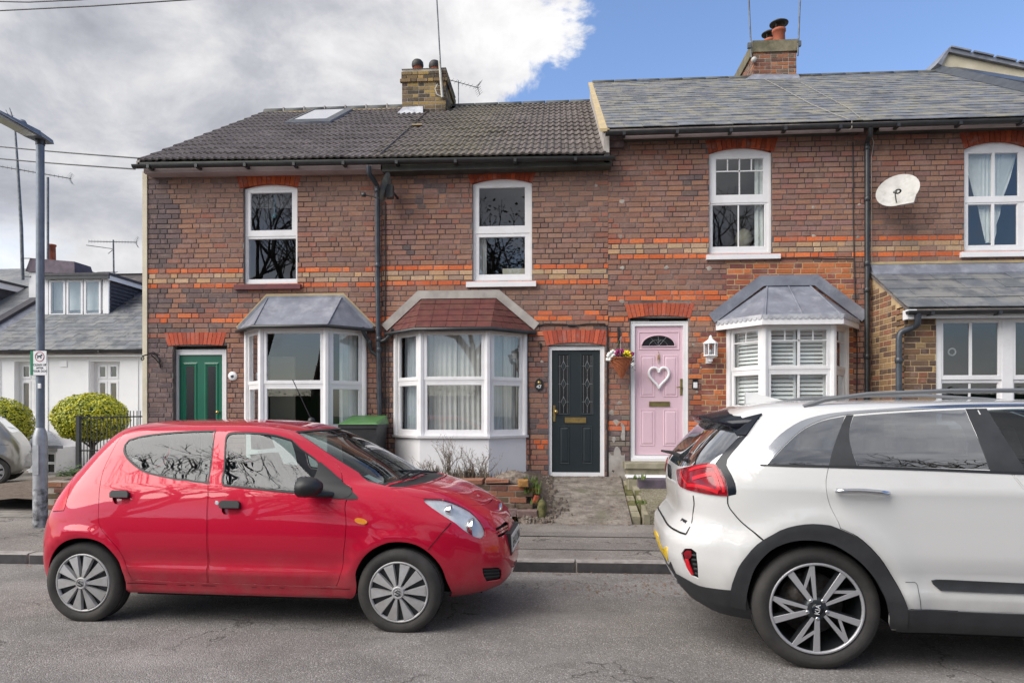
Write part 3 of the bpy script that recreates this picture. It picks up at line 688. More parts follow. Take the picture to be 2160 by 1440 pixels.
g = gw(1008, 1026, 497, 580); curtain(w2[0], g[0], g[1], g[2], g[3], yc, 'curtain_grey', 0.06, 0.02)
g = gw(1060, 1110, 566, 584); b = MB(); b.box(g[0], g[1], yc, yc + 0.1, g[2], g[3]); b.build('bedhead', M['cardboard'], w2[0])
g = gw(1590, 1622, 325, 524, yc); curtain(w3[0], g[0] + .02, g[1], g[2], g[3], yc + 0.02, 'curtain_white', 0.07, 0.02)
g = gw(1565, 1600, 470, 520, yc); b = MB(); b.lathe([(0.03, 0), (0.11, 0.1), (0.13, 0.2), (0.10, 0.3), (0.0, 0.36)], ((g[0] + g[1]) / 2, yc + 0.35, g[2]), 'z', 12); b.build('cushion', M['cardboard'], w3[0])
g = gw(2040, 2152, 318, 512, yc)
def pin(s, t):
    xm_ = lerp(g[0], g[1], 0.42); wd = (g[1] - g[0]) * (0.98 * (1 - t) ** 1.2 + 0.13 + 0.12 * max(0, t - 0.6)) * 0.5; return xm_ + wd * (2 * s - 1)
curtain(w4[0], g[0], g[1], g[2], g[3], yc, 'curtain_white', 0.05, 0.02, pinch=pin)
# ---------------- bays
bay1, bw1, B1 = bay(H1, 519, 772, 547, 690, 0.45, 1006, 905, 811, 691, 'white_paint')
bay2, bw2, B2 = bay(H2, 833, 1110, 885, 1031, 0.45, 1010, 917, 803, 694, 'render_white')
bay3, bw3, B3 = bay(H3, 1534, 1787, 1611, 1762, 0.50, 1000, 895, 780, 683, 'white_paint', bars=True)
def bay_room(bw, Bb, m='room'):
    A, B, C, D, zb, zs, zt, zh = Bb; room_box(bw[1][0], A[0] + 0.3, D[0] - 0.3, zs, zh, Y0 + 0.26, Y0 + 3.2, None, m)
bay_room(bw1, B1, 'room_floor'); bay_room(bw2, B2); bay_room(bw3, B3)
def bay_curtains(bw, Bb, spec):
    zs, zt, zh = Bb[5], Bb[6], Bb[7]
    for k, a, b_, m, mz in spec:
        wf, f, ln = bw[k]; curtain(wf, a * ln, b_ * ln, zs + 0.02, zh - 0.03, 0.16 + 0.02 * mz, m, 0.075, 0.018, f)
bay_curtains(bw2, B2, [(0, 0.06, 0.94, 'curtain_dark', 0), (1, 0.08, 0.52, 'curtain_grey', 0), (1, 0.50, 0.95, 'curtain_grey', 1), (2, 0.06, 0.60, 'curtain_dark', 1), (2, 0.55, 0.95, 'curtain_grey', 0)])
bay_curtains(bw1, B1, [(2, 0.45, 0.92, 'curtain_white', 0), (0, 0.05, 0.30, 'curtain_grey', 0)])
b = MB(); g0 = WX(570, Y0 + 0.6); g1 = WX(622, Y0 + 0.6); b.box(g0, g1, Y0 + 0.6, Y0 + 0.64, 0.9, WZ(752, 600, Y0 + 0.6)); b.build('door_leaf', M['cardboard'], bw1[1][0])
def slats(bw, Bb, k, a, b_, zz0, zz1, n):
    wf, f, ln = bw[k]; d = 0.12
    fr = MB(); rect_ring(fr, (a * ln, b_ * ln, zz0, zz1), (a * ln + 0.03, b_ * ln - 0.03, zz0 + 0.03, zz1 - 0.03), d - 0.01, d + 0.03); xform(fr, f).build('shutter_frame', M['blind_white'], wf)
    h = (zz1 - zz0 - 0.06) / n
    for i in range(n):
        z = zz0 + 0.03 + (i + 0.5) * h; s = MB(); hh = h * 0.42
        s.hull([(a * ln + 0.03, d, z - hh), (b_ * ln - 0.03, d, z - hh), (b_ * ln - 0.03, d + 0.012, z - hh), (a * ln + 0.03, d + 0.012, z - hh)], [(a * ln + 0.03, d + 0.03, z + hh), (b_ * ln - 0.03, d + 0.03, z + hh), (b_ * ln - 0.03, d + 0.042, z + hh), (a * ln + 0.03, d + 0.042, z + hh)])
        xform(s, f).build('slat', M['blind_white'], wf)
zs3, zt3, zh3 = B3[5], B3[6], B3[7]
for k, a, b_ in ((0, 0.10, 0.90), (1, 0.09, 0.49), (1, 0.51, 0.91), (2, 0.1, 0.9)):
    slats(bw3, B3, k, a, b_, zt3 + 0.02, zh3 - 0.06, 9); slats(bw3, B3, k, a, b_, zs3 + 0.03, zt3 - 0.02, 11)
b = MB(); xa = WX(1690, Y0 + 0.5); b.box(xa, WX(1760, Y0 + 0.5), Y0 + 0.5, Y0 + 0.55, 0.8, WZ(786, 1720, Y0 + 0.5)); b.build('yellow_cupboard', M['yellow_wall'], bw3[1][0])
b = MB(); xa = WX(1632, Y0 + 0.5); b.box(xa, WX(1682, Y0 + 0.5), Y0 + 0.5, Y0 + 0.55, 0.8, WZ(806, 1660, Y0 + 0.5)); b.build('dark_sofa', M['teal_thing'], bw3[1][0])
b = MB(); b.box(xa, WX(1682, Y0 + 0.49), Y0 + 0.49, Y0 + 0.53, WZ(806, 1660, Y0 + .5), WZ(790, 1660, Y0 + 0.5)); b.build('red_throw', M['red_thing'], bw3[1][0])
# ---------------- bay roofs
def bay_roof(house, Bb, p, py_eave, py_top, tl, tr, m, over=0.09, lead_rim=True):
    A, B, C, D, zb, zs, zt, zh = Bb
    ze = WZ(py_eave, (tl + tr) / 2, B[1] - over); ztp = WZ(py_top, (tl + tr) / 2)
    yw = Y0 - 0.01
    EA, EB, EC, ED = Vector((A[0] - over * 1.25, yw, ze)), Vector((B[0] - over * 0.45, B[1] - over, ze)), Vector((C[0] + over * 0.45, C[1] - over, ze)), Vector((D[0] + over * 1.25, yw, ze))
    TL, TR = Vector((WX(tl), yw, ztp)), Vector((WX(tr), yw, ztp))
    b = MB(); u = Vector((0, 0, -0.025))
    b.add([EA, EB, EC, ED, TR, TL, EA + u, EB + u, EC + u, ED + u], [(0, 1, 5), (1, 2, 4, 5), (2, 3, 4), (0, 6, 7, 1), (1, 7, 8, 2), (2, 8, 9, 3), (6, 9, 8, 7)])
    r = b.build('bay_roof', M[m], house)
    return r, (EA, EB, EC, ED, TL, TR, ze, ztp)
def rib(parent, a, b_, w_, h, m, name, up=Vector((0, -0.5, 0.8))):
    q = MB(); q.tube([a + up * 0.002, (a + b_) / 2 + up * 0.004, b_ + up * 0.002], w_, 6); return q.build(name, M[m], parent)
r1, E1 = bay_roof(H1, B1, 0.45, 684, 627, 566, 722, 'lead')
rib(r1, E1[1], E1[4], 0.011, 0, 'lead', 'lead_roll'); rib(r1, E1[2], E1[5], 0.011, 0, 'lead', 'lead_roll')
b = MB()
def wall_band(b, pts, w_, y):
    """flat band on the wall above a polyline of (x,z)"""
    P_ = [Vector((x, 0, z)) for x, z in pts]; ns = []
    for i in range(len(P_) - 1):
        d = (P_[i + 1] - P_[i]).normalized(); n_ = Vector((-d.z, 0, d.x)); ns.append(n_ if n_.z > 0 else -n_)
    off = []
    for i in range(len(P_)):
        a, c = ns[max(i - 1, 0)], ns[min(i, len(ns) - 1)]; m_ = (a + c).normalized(); off.append(m_ * w_ / max(.4, m_.dot(a)))
    Y_, bk = Vector((0, y, 0)), Vector((0, 0.03, 0))
    for i in range(len(P_) - 1):
        p0, p1, q0, q1 = P_[i] + Y_, P_[i + 1] + Y_, P_[i] + off[i] + Y_, P_[i + 1] + off[i + 1] + Y_
        b.hull([p0, p1, p1 + bk, p0 + bk], [q0, q1, q1 + bk, q0 + bk])
wall_band(b, [(E1[0].x, E1[6]), (E1[4].x, E1[7]), (E1[5].x, E1[7]), (E1[3].x, E1[6])], 0.055, Y0 - 0.012); b.build('mortar_fillet', M['cement_yellow'], r1)
b = MB(); wall_band(b, [(E1[0].x + .02, E1[6]), (E1[4].x, E1[7] - 0.03), (E1[5].x, E1[7] - 0.03), (E1[3].x - .02, E1[6])], 0.05, Y0 - 0.03); b.build('lead_flashing', M['lead'], r1)
r2, E2 = bay_roof(H2, B2, 0.45, 690, 630, 889, 1047, 'felt_red')
b = MB(); wall_band(b, [(E2[0].x - 0.0, E2[6] + 0.02), (E2[4].x, E2[7]), (E2[5].x, E2[7]), (E2[3].x + 0.0, E2[6] + 0.02)], 0.12, Y0 - 0.035); b.build('cement_flashing', M['cement'], r2)
def shingle_plane(parent, e0, e1, t0, t1, rows, tab, m):
    for r in range(rows):
        ta, tb = r / rows, (r + 1) / rows
        a, b_ = e0.lerp(t0, ta), e1.lerp(t1, ta); c, d = e0.lerp(t0, tb), e1.lerp(t1, tb)
        n = max(1, int(round((b_ - a).length / tab))); nrm = (e1 - e0).cross(t0 - e0).normalized()
        if nrm.z < 0: nrm = -nrm
        for i in range(n):
            s0, s1 = i / n, (i + 1) / n; g = 0.004 / max(0.01, (b_ - a).length)
            p = [a.lerp(b_, s0 + g), a.lerp(b_, s1 - g), c.lerp(d, s1 - g), c.lerp(d, s0 + g)]
            lo = nrm * random.uniform(0.007, 0.012); hi = nrm * 0.002
            q = MB(); q.hull([p[0], p[1], p[2], p[3]], [p[0] + lo, p[1] + lo, p[2] + hi, p[3] + hi]); q.build('shingle', M[m], parent)
shingle_plane(r2, E2[1], E2[2], E2[4], E2[5], 5, 0.20, 'felt_red'); shingle_plane(r2, E2[0], E2[1], E2[4], E2[4] + Vector((0.01, 0, 0)), 5, 0.20, 'felt_red'); shingle_plane(r2, E2[2], E2[3], E2[5] - Vector((0.01, 0, 0)), E2[5], 5, 0.20, 'felt_red')
r3, E3 = bay_roof(H3, B3, 0.50, 664, 602, 1618, 1706, 'lead', 0.13)
for f in (0.0, 0.5, 1.0): rib(r3, E3[1].lerp(E3[2], 0.04 + f * 0.92), E3[4].lerp(E3[5], f), 0.012, 0, 'lead', 'lead_roll')
b = MB(); wall_band(b, [(E3[0].x - 0.02, E3[6] - 0.02), (E3[4].x - 0.06, E3[7] - 0.01), (E3[5].x + 0.06, E3[7] - 0.01), (E3[3].x + 0.02, E3[6] - 0.02)], 0.15, Y0 - 0.05); b.build('lead_flashing', M['lead'], r3)
b = MB(); c = MB()
for a, d in ((E3[0], E3[1]), (E3[1], E3[2]), (E3[2], E3[3])):
    ln = (d - a).length; n = max(2, int(ln / 0.075)); u = (d - a).normalized(); nn = Vector((u.y, -u.x, 0))
    for i in range(n):
        p = a + u * (i + 0.5) * ln / n + nn * 0.006; rr = ln / n / 2
        pts = [p + u * (rr * math.cos(t)) + Vector((0, 0, -0.02 - rr * 1.0 * math.sin(t))) for t in [math.pi * k / 6 for k in range(7)]]
        pts += [p - u * rr + Vector((0, 0, 0.01)), p + u * rr + Vector((0, 0, 0.01))]
        b.hull(pts, [q + nn * 0.004 for q in pts])
    inn = nn * -0.012; dz = Vector((0, 0, -0.125)); t0 = Vector((0, 0, -0.012))
    c.hull([a + t0, d + t0, d + t0 + inn * 2, a + t0 + inn * 2], [a + dz, d + dz, d + dz + inn * 2, a + dz + inn * 2])
b.build('scalloped_edge', M['lead_white'], r3); c.build('fascia', M['upvc'], r3)
b = MB(); A, B, C, D = B3[:4]; b.hull([(A[0] - .1, A[1], B3[7] + .0), (B[0] - .04, B[1] - .09, B3[7]), (C[0] + .04, C[1] - .09, B3[7]), (D[0] + .1, D[1], B3[7])], [(A[0] - .1, A[1], B3[7] + .02), (B[0] - .04, B[1] - .09, B3[7] + .02), (C[0] + .04, C[1] - .09, B3[7] + .02), (D[0] + .1, D[1], B3[7] + .02)]); b.build('soffit', M['upvc'], r3)
def bay_gutter(roof, E, m='gutter_black'):
    b = MB(); dz = Vector((0, -0.02, -0.03)); b.tube([E[0] + dz + Vector((-.02, 0, 0)), E[1] + dz + Vector((-.01, -.02, 0)), E[2] + dz + Vector((.01, -.02, 0)), E[3] + dz + Vector((.02, 0, 0))], 0.028, 8); b.build('gutter', M[m], roof)
bay_gutter(r1, E1); bay_gutter(r2, E2)
# ---------------- doors
YD1 = Y0 + 0.12
d1, g = door_leaf(H1, 'green_door', 376, 468, 748, 990, YD1)
door_frame(H1, 365.5, 478, 737, 1000, 376, 468.5, 748, 990, YD1)
for l, r in ((386, 417), (430.5, 462)):
    moulding(d1, 'green_door', l, r, 764, 930, YD1, 0.05, False)
    q = MB(); x0, x1, z0, z1 = WX(l + 7.5, YD1), WX(r - 7.5, YD1), WZ(921, l, YD1), WZ(772, l, YD1); q.quad((x0, YD1 - 0.004, z0), (x1, YD1 - 0.004, z0), (x1, YD1 - 0.004, z1), (x0, YD1 - 0.004, z1)); q.build('pane', M['black_gloss'], d1, fix=False)
b = MB(); x, z = W(461, 869, YD1); b.lathe([(0.0, -0.06), (0.022, -0.055), (0.026, -0.04), (0.012, -0.02), (0.012, 0)], (x, YD1, z), 'y', 12); b.build('handle', M['brass'], d1)
YD2 = Y0 + 0.07
d2, g2 = door_leaf(H2, 'dark_door', 1164, 1266, 737.5, 996, YD2)
door_frame(H2, 1157, 1275, 730, 1004, 1164, 1266, 738, 996, YD2)
for l, r in ((1174.5, 1203), (1224.5, 1253)):
    moulding(d2, 'dark_door', l, r, 745.5, 875, YD2, 0.024, False)
    q = MB(); x0, x1, z0, z1 = WX(l + 4, YD2), WX(r - 4, YD2), WZ(871, l, YD2), WZ(749.5, l, YD2); yy = YD2 - 0.003; q.quad((x0, yy, z0), (x1, yy, z0), (x1, yy, z1), (x0, yy, z1)); q.build('pane', M['black_gloss'], d2, fix=False)
    xm_ = (x0 + x1) / 2; q = MB(); zz = [WZ(v, l, YD2) for v in (772, 809.5, 847)]
    q.tube([(xm_, yy, z0), (xm_, yy, z1)], 0.0025, 4)
    for s in (-1, 1): q.tube([(xm_ + s * 0.055, yy, z0), (xm_ + s * 0.055, yy, z1)], 0.0022, 4)
    for z in zz:
        q.tube([(xm_, yy, z + 0.075), (xm_ + 0.034, yy, z), (xm_, yy, z - 0.075), (xm_ - 0.034, yy, z), (xm_, yy, z + 0.075)], 0.003, 4)
        for s in (-1, 1): q.tube([(xm_ + s * 0.034, yy, z), (xm_ + s * 0.075, yy, z)], 0.0022, 4)
    q.build('leaded_lights', M['lead_came'], d2)
    for z in zz:
        q = MB(); q.prism([(xm_, z - 0.05), (xm_ + 0.024, z), (xm_, z + 0.05), (xm_ - 0.024, z)], yy - 0.002, yy); q.build('diamond_pane', M['dark_door'], d2)
for l, r in ((1179, 1202), (1227, 1250)): moulding(d2, 'dark_door', l, r, 898, 978, YD2, 0.02)
def letterbox(door, l, r, t, b_, yd, m):
    x0, x1, z0, z1 = WX(l, yd), WX(r, yd), WZ(b_, l, yd), WZ(t, l, yd); q = MB(); rect_ring(q, (x0, x1, z0, z1), (x0 + .014, x1 - .014, z0 + .014, z1 - .014), yd - 0.014, yd); q.box(x0 + .014, x1 - .014, yd - 0.008, yd, z0 + .014, z1 - .014); q.build('letterbox', M[m], door)
letterbox(d2, 1191.5, 1236, 880, 891.5, YD2, 'brass')
b = MB(); x, z = W(1169, 872, YD2); b.cbox(x - 0.018, x + 0.018, YD2 - 0.012, YD2, z - 0.12, z + 0.12); x2, z2 = W(1173, 868, YD2)
b.lathe([(0.0, -0.075), (0.025, -0.07), (0.032, -0.05), (0.02, -0.03), (0.012, 0)], (x2, YD2, z2), 'y', 12); b.build('handle', M['brass'], d2)
YD3 = Y0 + 0.06
d3, g3 = door_leaf(H3, 'pink_door', 1339, 1441, 687, 959, YD3)
door_frame(H3, 1330, 1451, 678, 972, 1339, 1441, 687, 960, YD3)
b = MB(); x0, x1 = WX(1331, YD3 - 0.05), WX(1450, YD3 - 0.05); b.box(x0, x1, YD3 - 0.07, YD3, WZ(972, 1390, YD3 - .05), WZ(966, 1390, YD3 - .05)); b.build('threshold', M['upvc'], H3)
for l, r in ((1350, 1381.5), (1399, 1430)):
    moulding(d3, 'pink_door', l, r, 749, 837, YD3, 0.02); moulding(d3, 'pink_door', l, r, 863, 940, YD3, 0.02)
moulding(d3, 'pink_door', 1346.5, 1433.5, 699, 738, YD3, 0.018, False)
cx, cz = W(1388.5, 730.5, YD3); rx = (WX(1424, YD3) - WX(1353, YD3)) / 2; rz = WZ(707, 1388, YD3) - cz
fan = [(cx + rx * math.cos(t), cz + rz * math.sin(t) ** 0.9) for t in [math.pi * i / 20 for i in range(21)]]
q = MB(); q.prism(fan, YD3 - 0.004, YD3 + 0.001); q.build('fanlight', M['black_gloss'], d3)
q = MB(); q.tube([(x, YD3 - 0.008, z) for x, z in fan] + [(fan[0][0], YD3 - 0.008, fan[0][1])], 0.009, 6); q.build('fanlight_surround', M['pink_door'], d3)
q = MB()
for t in (60, 90, 120): q.tube([(cx, YD3 - 0.006, cz), (cx + rx * 0.97 * math.cos(R(t)), YD3 - 0.006, cz + rz * .97 * math.sin(R(t)))], 0.002, 4)
q.tube([(cx + rx * 0.55 * math.cos(t), YD3 - 0.006, cz + rz * 0.6 * math.sin(t)) for t in [math.pi * i / 12 for i in range(13)]], 0.002, 4)
q.tube([(cx - 0.03, YD3 - .006, cz + .09), (cx, YD3 - .006, cz + .05), (cx + .03, YD3 - .006, cz + .09)], 0.003, 4); q.build('leaded_lights', M['lead_came'], d3)
x, z = W(1389, 755, YD3); q = MB(); q.hull([(x - .018, YD3 - .001, z), (x, YD3 - .001, z - .1), (x + .018, YD3 - .001, z), (x, YD3 - .001, z + .1)], [(x - .008, YD3 - .03, z), (x, YD3 - .02, z - .06), (x + .008, YD3 - .03, z), (x, YD3 - .02, z + .06)]); q.build('knocker', M['brass'], d3)
letterbox(d3, 1369, 1412.5, 846.5, 857, YD3, 'old_brass')
x, z = W(1437, 816, YD3); q = MB(); q.cbox(x - .017, x + .017, YD3 - .012, YD3, z - .12, z + .12, .004); x2, z2 = W(1426, 817, YD3)
q.tube([(x, YD3, z), (x, YD3 - .05, z), (x2, YD3 - .055, z2)], [0.009, 0.010, 0.008], 8); q.build('handle', M['old_brass'], d3)
# ---------------- walls with bricks
def eave_z(x):   # underside of roof along the left pair
    return lerp(WZ(352, 305), WZ(338, 1283), (x - XA) / (XC_ - XA))
ZT1, ZT2 = eave_z(XA) + 0.02, eave_z(XC_) + 0.02
ZT3 = WZ(288, 1500) + 0.05; ZT4 = WZ(272, 2000) + 0.05
def house_wall(h, x0, x1, zt, ops, arches, zref, colf, quota, mortar='mortar'):
    b = MB(); oo = list(ops)
    merge_rects(x0, x1, 0.0, zt, oo, b, Y0 + 0.004, Y0 + 0.25)
    wl = b.build('wall', M[mortar], h)
    for (ax0, ax1, zs, ztop, rise, n, cols) in arches: soldier_arch(wl, ax0, ax1, zs, ztop, rise, n, cols)
    ex = [(a[0], a[1], a[2], a[3]) for a in arches]
    lay_bricks(wl, x0, x1, 0.0, zt, oo + ex, zref, colf, quota, tilt=0.005)
    return wl
def door_op(l, r, t, b_): return (WX(l), WX(r), WZ(b_, (l + r) / 2), WZ(t, (l + r) / 2))
def bay_op(Bb): return (Bb[0][0] + 0.01, Bb[3][0] - 0.01, Bb[4], Bb[7] + 0.02)
def bands(rows_o, rows_y, fallback):
    def f(r, x, z):
        if r in rows_o: return pick(C_ORANGE) if random.random() < 0.9 else pick(C_RED)
        if r in rows_y: return pick(C_YEL)
        return fallback(r, x, z)
    return f
a1 = (ar1[0], ar1[1], ar1[2], ar1[3], ar1[4], 13, [lin(176, 84, 44), lin(160, 70, 40)])
dop1 = door_op(365, 479, 729, 1002); da1 = (WX(354), WX(470), WZ(729, 412), WZ(702, 412), 0.02, 14, [lin(200, 98, 72), lin(188, 88, 64), lin(174, 80, 60)])
def c1(r, x, z):
    e = (x - XA)
    if r in (-9, -10): return pick(C_ORANGE + C_RED) if not (-7 < 0 and WX(629) < x and random.random() < 0.35) else base_col(x, z)
    if r == -13 and e < 1.1: return pick(C_ORANGE + C_RED)
    if e < 0.42 + 0.25 * n2(0, z, 1.3): return pick(C_SOOT, 0.15)
    br = 0.42 if (z > 4.15 and x < WX(640)) else 0.0
    if z > 3.85 and z < 4.6 and x > WX(330) and x < WX(500): br = -0.1
    return base_col(x, z, br)
H1w = house_wall(H1, XA, XB, ZT1, [op1, dop1, bay_op(B1)], [a1, da1], WZ(572, 430), bands({0, -3}, {-1, -2}, c1), 255)
a2 = (ar2[0], ar2[1], ar2[2], ar2[3], ar2[4], 14, [lin(186, 84, 48), lin(160, 70, 42)])
dop2 = door_op(1157, 1276, 728, 1005); da2 = (WX(1152), WX(1278), WZ(729, 1215), WZ(697, 1215), 0.05, 14, [lin(204, 100, 72), lin(192, 90, 66), lin(178, 82, 62)])
def c2(r, x, z):
    if r in (-9, -10): return pick(C_ORANGE + C_RED)
    if r in (-13,) and x < WX(1155): return pick(C_ORANGE)
    if z < 1.42 and x > WX(1110) and x < WX(1158) and r in (-34, -35, -29): return pick(C_ORANGE + C_RED)
    if x > WX(1110) and z < 2.6: return pick(C_RED + C_PURP + C_SOOT)
    if x < WX(832) and z < 2.8: return pick(C_BROWN + C_SOOT)
    return base_col(x, z, -0.05)
H2w = house_wall(H2, XB, XC_, ZT2, [op2, dop2, bay_op(B2)], [a2, da2], WZ(563.5, 1040), bands({0, -3}, {-1, -2}, c2), 255)
a3 = (ar3[0], ar3[1], ar3[2], ar3[3], ar3[4], 14, [lin(176, 80, 46), lin(150, 66, 40)])
dop3 = door_op(1329, 1452, 670, 974); da3 = (WX(1326), WX(1456), WZ(671, 1390), WZ(641, 1390), 0.04, 15, [lin(206, 102, 68), lin(192, 92, 62), lin(178, 84, 60)])
def patch3(x, z):
    return (WX(1530) + 0.14 * n2(0, z, 2.2, 5) - (0.45 if z < WZ(700, 1500) else 0) * (0.6 + 0.8 * n2(0, z, 4, 2)) < x < WX(1800) and z < WZ(552, 1600)) or (x > WX(1508) + 0.1 * n2(0, z, 5, 1) and x < WX(1536) and z < WZ(700, 1500))
def c3(r, x, z):
    if patch3(x, z): return pick(C_PATCH, 0.14)
    if r in (-10, -11) and x < WX(1540): return pick(C_ORANGE + C_RED[:1])
    if r == -15 and (x < WX(1328) or WX(1455) < x < WX(1488)): return pick(C_ORANGE)
    if r in (-18, -19) and x < WX(1328): return pick(C_ORANGE + C_PURP[:2])
    if r in (-35, -36) and (x < WX(1330) or WX(1450) < x < WX(1480)): return pick(C_ORANGE)
    if x > WX(1640) and z > 4.1 and random.random() < 0.25: return pick([lin(152, 115, 108), lin(160, 112, 100)])
    if x < WX(1329) and z < 1.5: return pick(C_SOOT + [lin(130, 120, 110)])
    return base_col(x, z, -0.03)
H3w = house_wall(H3, XC_, XD, ZT3, [op3, dop3, bay_op(B3)], [a3, da3], WZ(506, 1560), bands({0, -3}, {-1, -2}, c3), 230)
sk = MB()
for i in range(60):
    for j in range(60):
        x = lerp(WX(1480), WX(1800), (i + .5) / 60); z = lerp(0.9, WZ(552, 1600), (j + .5) / 60); hw = (WX(1800) - WX(1480)) / 120; hz = (WZ(552, 1600) - 0.9) / 120
        if patch3(x, z) and not (B3[0][0] < x + hw and x - hw < B3[3][0] and B3[4] < z + hz and z - hz < B3[7]): sk.quad((x - hw, Y0 + 0.0025, z - hz), (x + hw, Y0 + 0.0025, z - hz), (x + hw, Y0 + 0.0025, z + hz), (x - hw, Y0 + 0.0025, z + hz))
sk.build('repointing', M['mortar_yellow'], H3w, fix=False)
a4 = (ar4[0], ar4[1], ar4[2], ar4[3], ar4[4], 13, [lin(170, 78, 46), lin(150, 66, 40)])
PL = 0.62; yl4 = Y0 - PL
lean_x0 = WX(1838); lean_zt = WZ(571, 2000)
op_lean = (lean_x0 + 0.28, XE - 0.1, 0.2, WZ(650, 2000) - 0.15)
def c4(r, x, z): return base_col(x, z, 0.05)
H4w = house_wall(H4, XD, XE, ZT4, [op4, op_lean], [a4], WZ(502.5, 1930), bands({0, -3}, {-1, -2}, c4), 150)
for h, xa, xb, z in ((H3, XC_, XD, ZT3), (H4, XD, XE, ZT4)):
    pass
for k, (px, py, r_) in enumerate([(1312, 425, .05), (1310, 500, .04), (1312, 565, .04), (1312, 635, .05), (1406, 565, .045), (1404, 636, .05), (1496, 430, .03), (1496, 566, .05), (1715, 437, .035), (1716, 498, .035), (1812, 432, .03), (1810, 500, .04), (1290, 870, .06), (1300, 890, .07), (1143, 762, .03), (1470, 826, .025), (1478, 775, .02), (1462, 727, .03), (1306, 850, .05), (1258, 392, .03)]):
    x, z = W(px, py); b = MB(); n = 9
    ring = [(x + r_ * random.uniform(.5, 1.1) * math.cos(2 * math.pi * i / n), z + 0.8 * r_ * random.uniform(.5, 1.1) * math.sin(2 * math.pi * i / n)) for i in range(n)]
    b.add([(x, Y0 - 0.012, z)] + [(a, Y0 - 0.0035, c) for a, c in ring], [(0, i + 1, (i + 1) % n + 1) for i in range(n)], True); b.build('filler_patch', M['mortar_pale'], H3w if px > 1283 else H2w)
b = MB(); b.box(XA, XA + 0.02, Y0 + 0.25, Y0 + 8.2, 0, 5.3); b.build('side_wall', M['render_white'], H1)
for h, xa, xb, z in ((H1, XA, XB, 5.2), (H2, XB, XC_, 5.2), (H3, XC_, XD, 5.5), (H4, XD, XE, 5.5)):
    b = MB(); b.box(xa + 0.001, xb - 0.001, Y0 + 8.2, Y0 + 8.4, 0, z); b.build('back_wall', M['render_white'], h)
b = MB(); xs0, xs1 = WX(302), WX(311.5); b.box(xs0, xs1, Y0 - 0.02, Y0 + 0.3, 0.0, WZ(362, 306)); b.build('corner_board', M['cream_trim'], H1)
b = MB()
xa, xb = WX(1284), WX(1318); N_ = 26
for i in range(N_):
    for j in range(60):
        x = lerp(xa, xb, (i + .5) / N_); z = lerp(0.42, 1.5, (j + .5) / 60)
        if noise.noise((x * 9, z * 6, 1.2)) + 0.9 * (1.1 - z) - abs(x - (xa + xb) / 2) * 1.5 > 0.02:
            hx = (xb - xa) / N_ / 2; hz = 1.08 / 120; dp_ = 0.012 + 0.008 * noise.noise((x * 14, z * 14, 4))
            b.quad((x - hx, Y0 - dp_, z - hz), (x + hx, Y0 - dp_, z - hz), (x + hx, Y0 - dp_, z + hz), (x - hx, Y0 - dp_, z + hz))
b.build('render_patch', M['cement'], H3w, fix=False)
# ================================================================== roofs
YE, YR = 9.72, 14.1
def basis_euler(ex, ey):
    ex = ex.normalized(); ez = ex.cross(ey).normalized(); ey = ez.cross(ex)
    return Matrix((ex, ey, ez)).transposed().to_euler()
def tile_me():
    b = MB(); n = 18; w_ = 0.334; ln = 0.385; vs = []
    def prof(s):
        t = (s * 3) % 1.0; return 0.022 * max(0.0, math.sin(math.pi * min(1, t / 0.62))) ** 0.8 if t < 0.62 else 0.0
    for j, (yy, zz) in enumerate(((0.0, 0.0), (0.0, 0.022), (ln, 0.004))):
        for i in range(n + 1):
            s = i / n; vs.append((s * w_, yy, (prof(s) if j else prof(s) * 0.55) + zz))
    b.add(vs, [(j * (n + 1) + i, j * (n + 1) + i + 1, (j + 1) * (n + 1) + i + 1, (j + 1) * (n + 1) + i) for j in range(2) for i in range(n)], False)
    o = b.build('roof_tile', M['roof_tile'], fix=False); me = o.data; bpy.data.objects.remove(o); return me
TILE = tile_me()
def patch(EL, ER, RL, RR):
    return lambda s, t: EL.lerp(ER, s).lerp(RL.lerp(RR, s), t)
def roof_deck(house, EL, ER, RL, RR, m, thick=0.06, name='roof'):
    b = MB(); dn = Vector((0, 0, -thick)); BL, BR = Vector((RL.x, 2 * YR - EL.y, EL.z - 0.1)), Vector((RR.x, 2 * YR - ER.y, ER.z - 0.1))
    b.hull([EL + dn, ER + dn, RR + dn, RL + dn], [EL - Vector((0, 0, .012)), ER - Vector((0, 0, .012)), RR - Vector((0, 0, .012)), RL - Vector((0, 0, .012))])
    b.hull([RL + dn, RR + dn, BR + dn, BL + dn], [RL, RR, BR, BL])
    o = b.build(name, M[m], house); return o
def V(px, py, Y): x, z = W(px, py, Y); return Vector((x, Y, z))
zel, zer = WZ(341, 292, YE), WZ(327, 1285, YE); zrl, zrr = WZ(240, 545, YR), WZ(217, 1238, YR)
XL, XR = WX(290, YE), XC_ + 0.0
def PL_(x, t):
    s = (x - XL) / (XR - XL); return Vector((x, lerp(YE, YR, t), lerp(lerp(zel, zer, s), lerp(zrl, zrr, s), t)))
sag = lambda x, t: 0.02 * noise.noise((x * 0.8, t * 3, 2.0))
roofs = {}
for h, xa, xb in ((H1, XL, XB), (H2, XB, XR)):
    roofs[h.name] = roof_deck(h, PL_(xa, 0), PL_(xb, 0), PL_(xa, 1), PL_(xb, 1), 'fascia_dark')
NC, NR = 22, 14; tw = (XR - XL) / NC
CH1 = (WX(848, 13.45), WX(940, 13.45), 13.45, 14.75)
SK = (WX(606, 13.0), WX(700, 13.0))
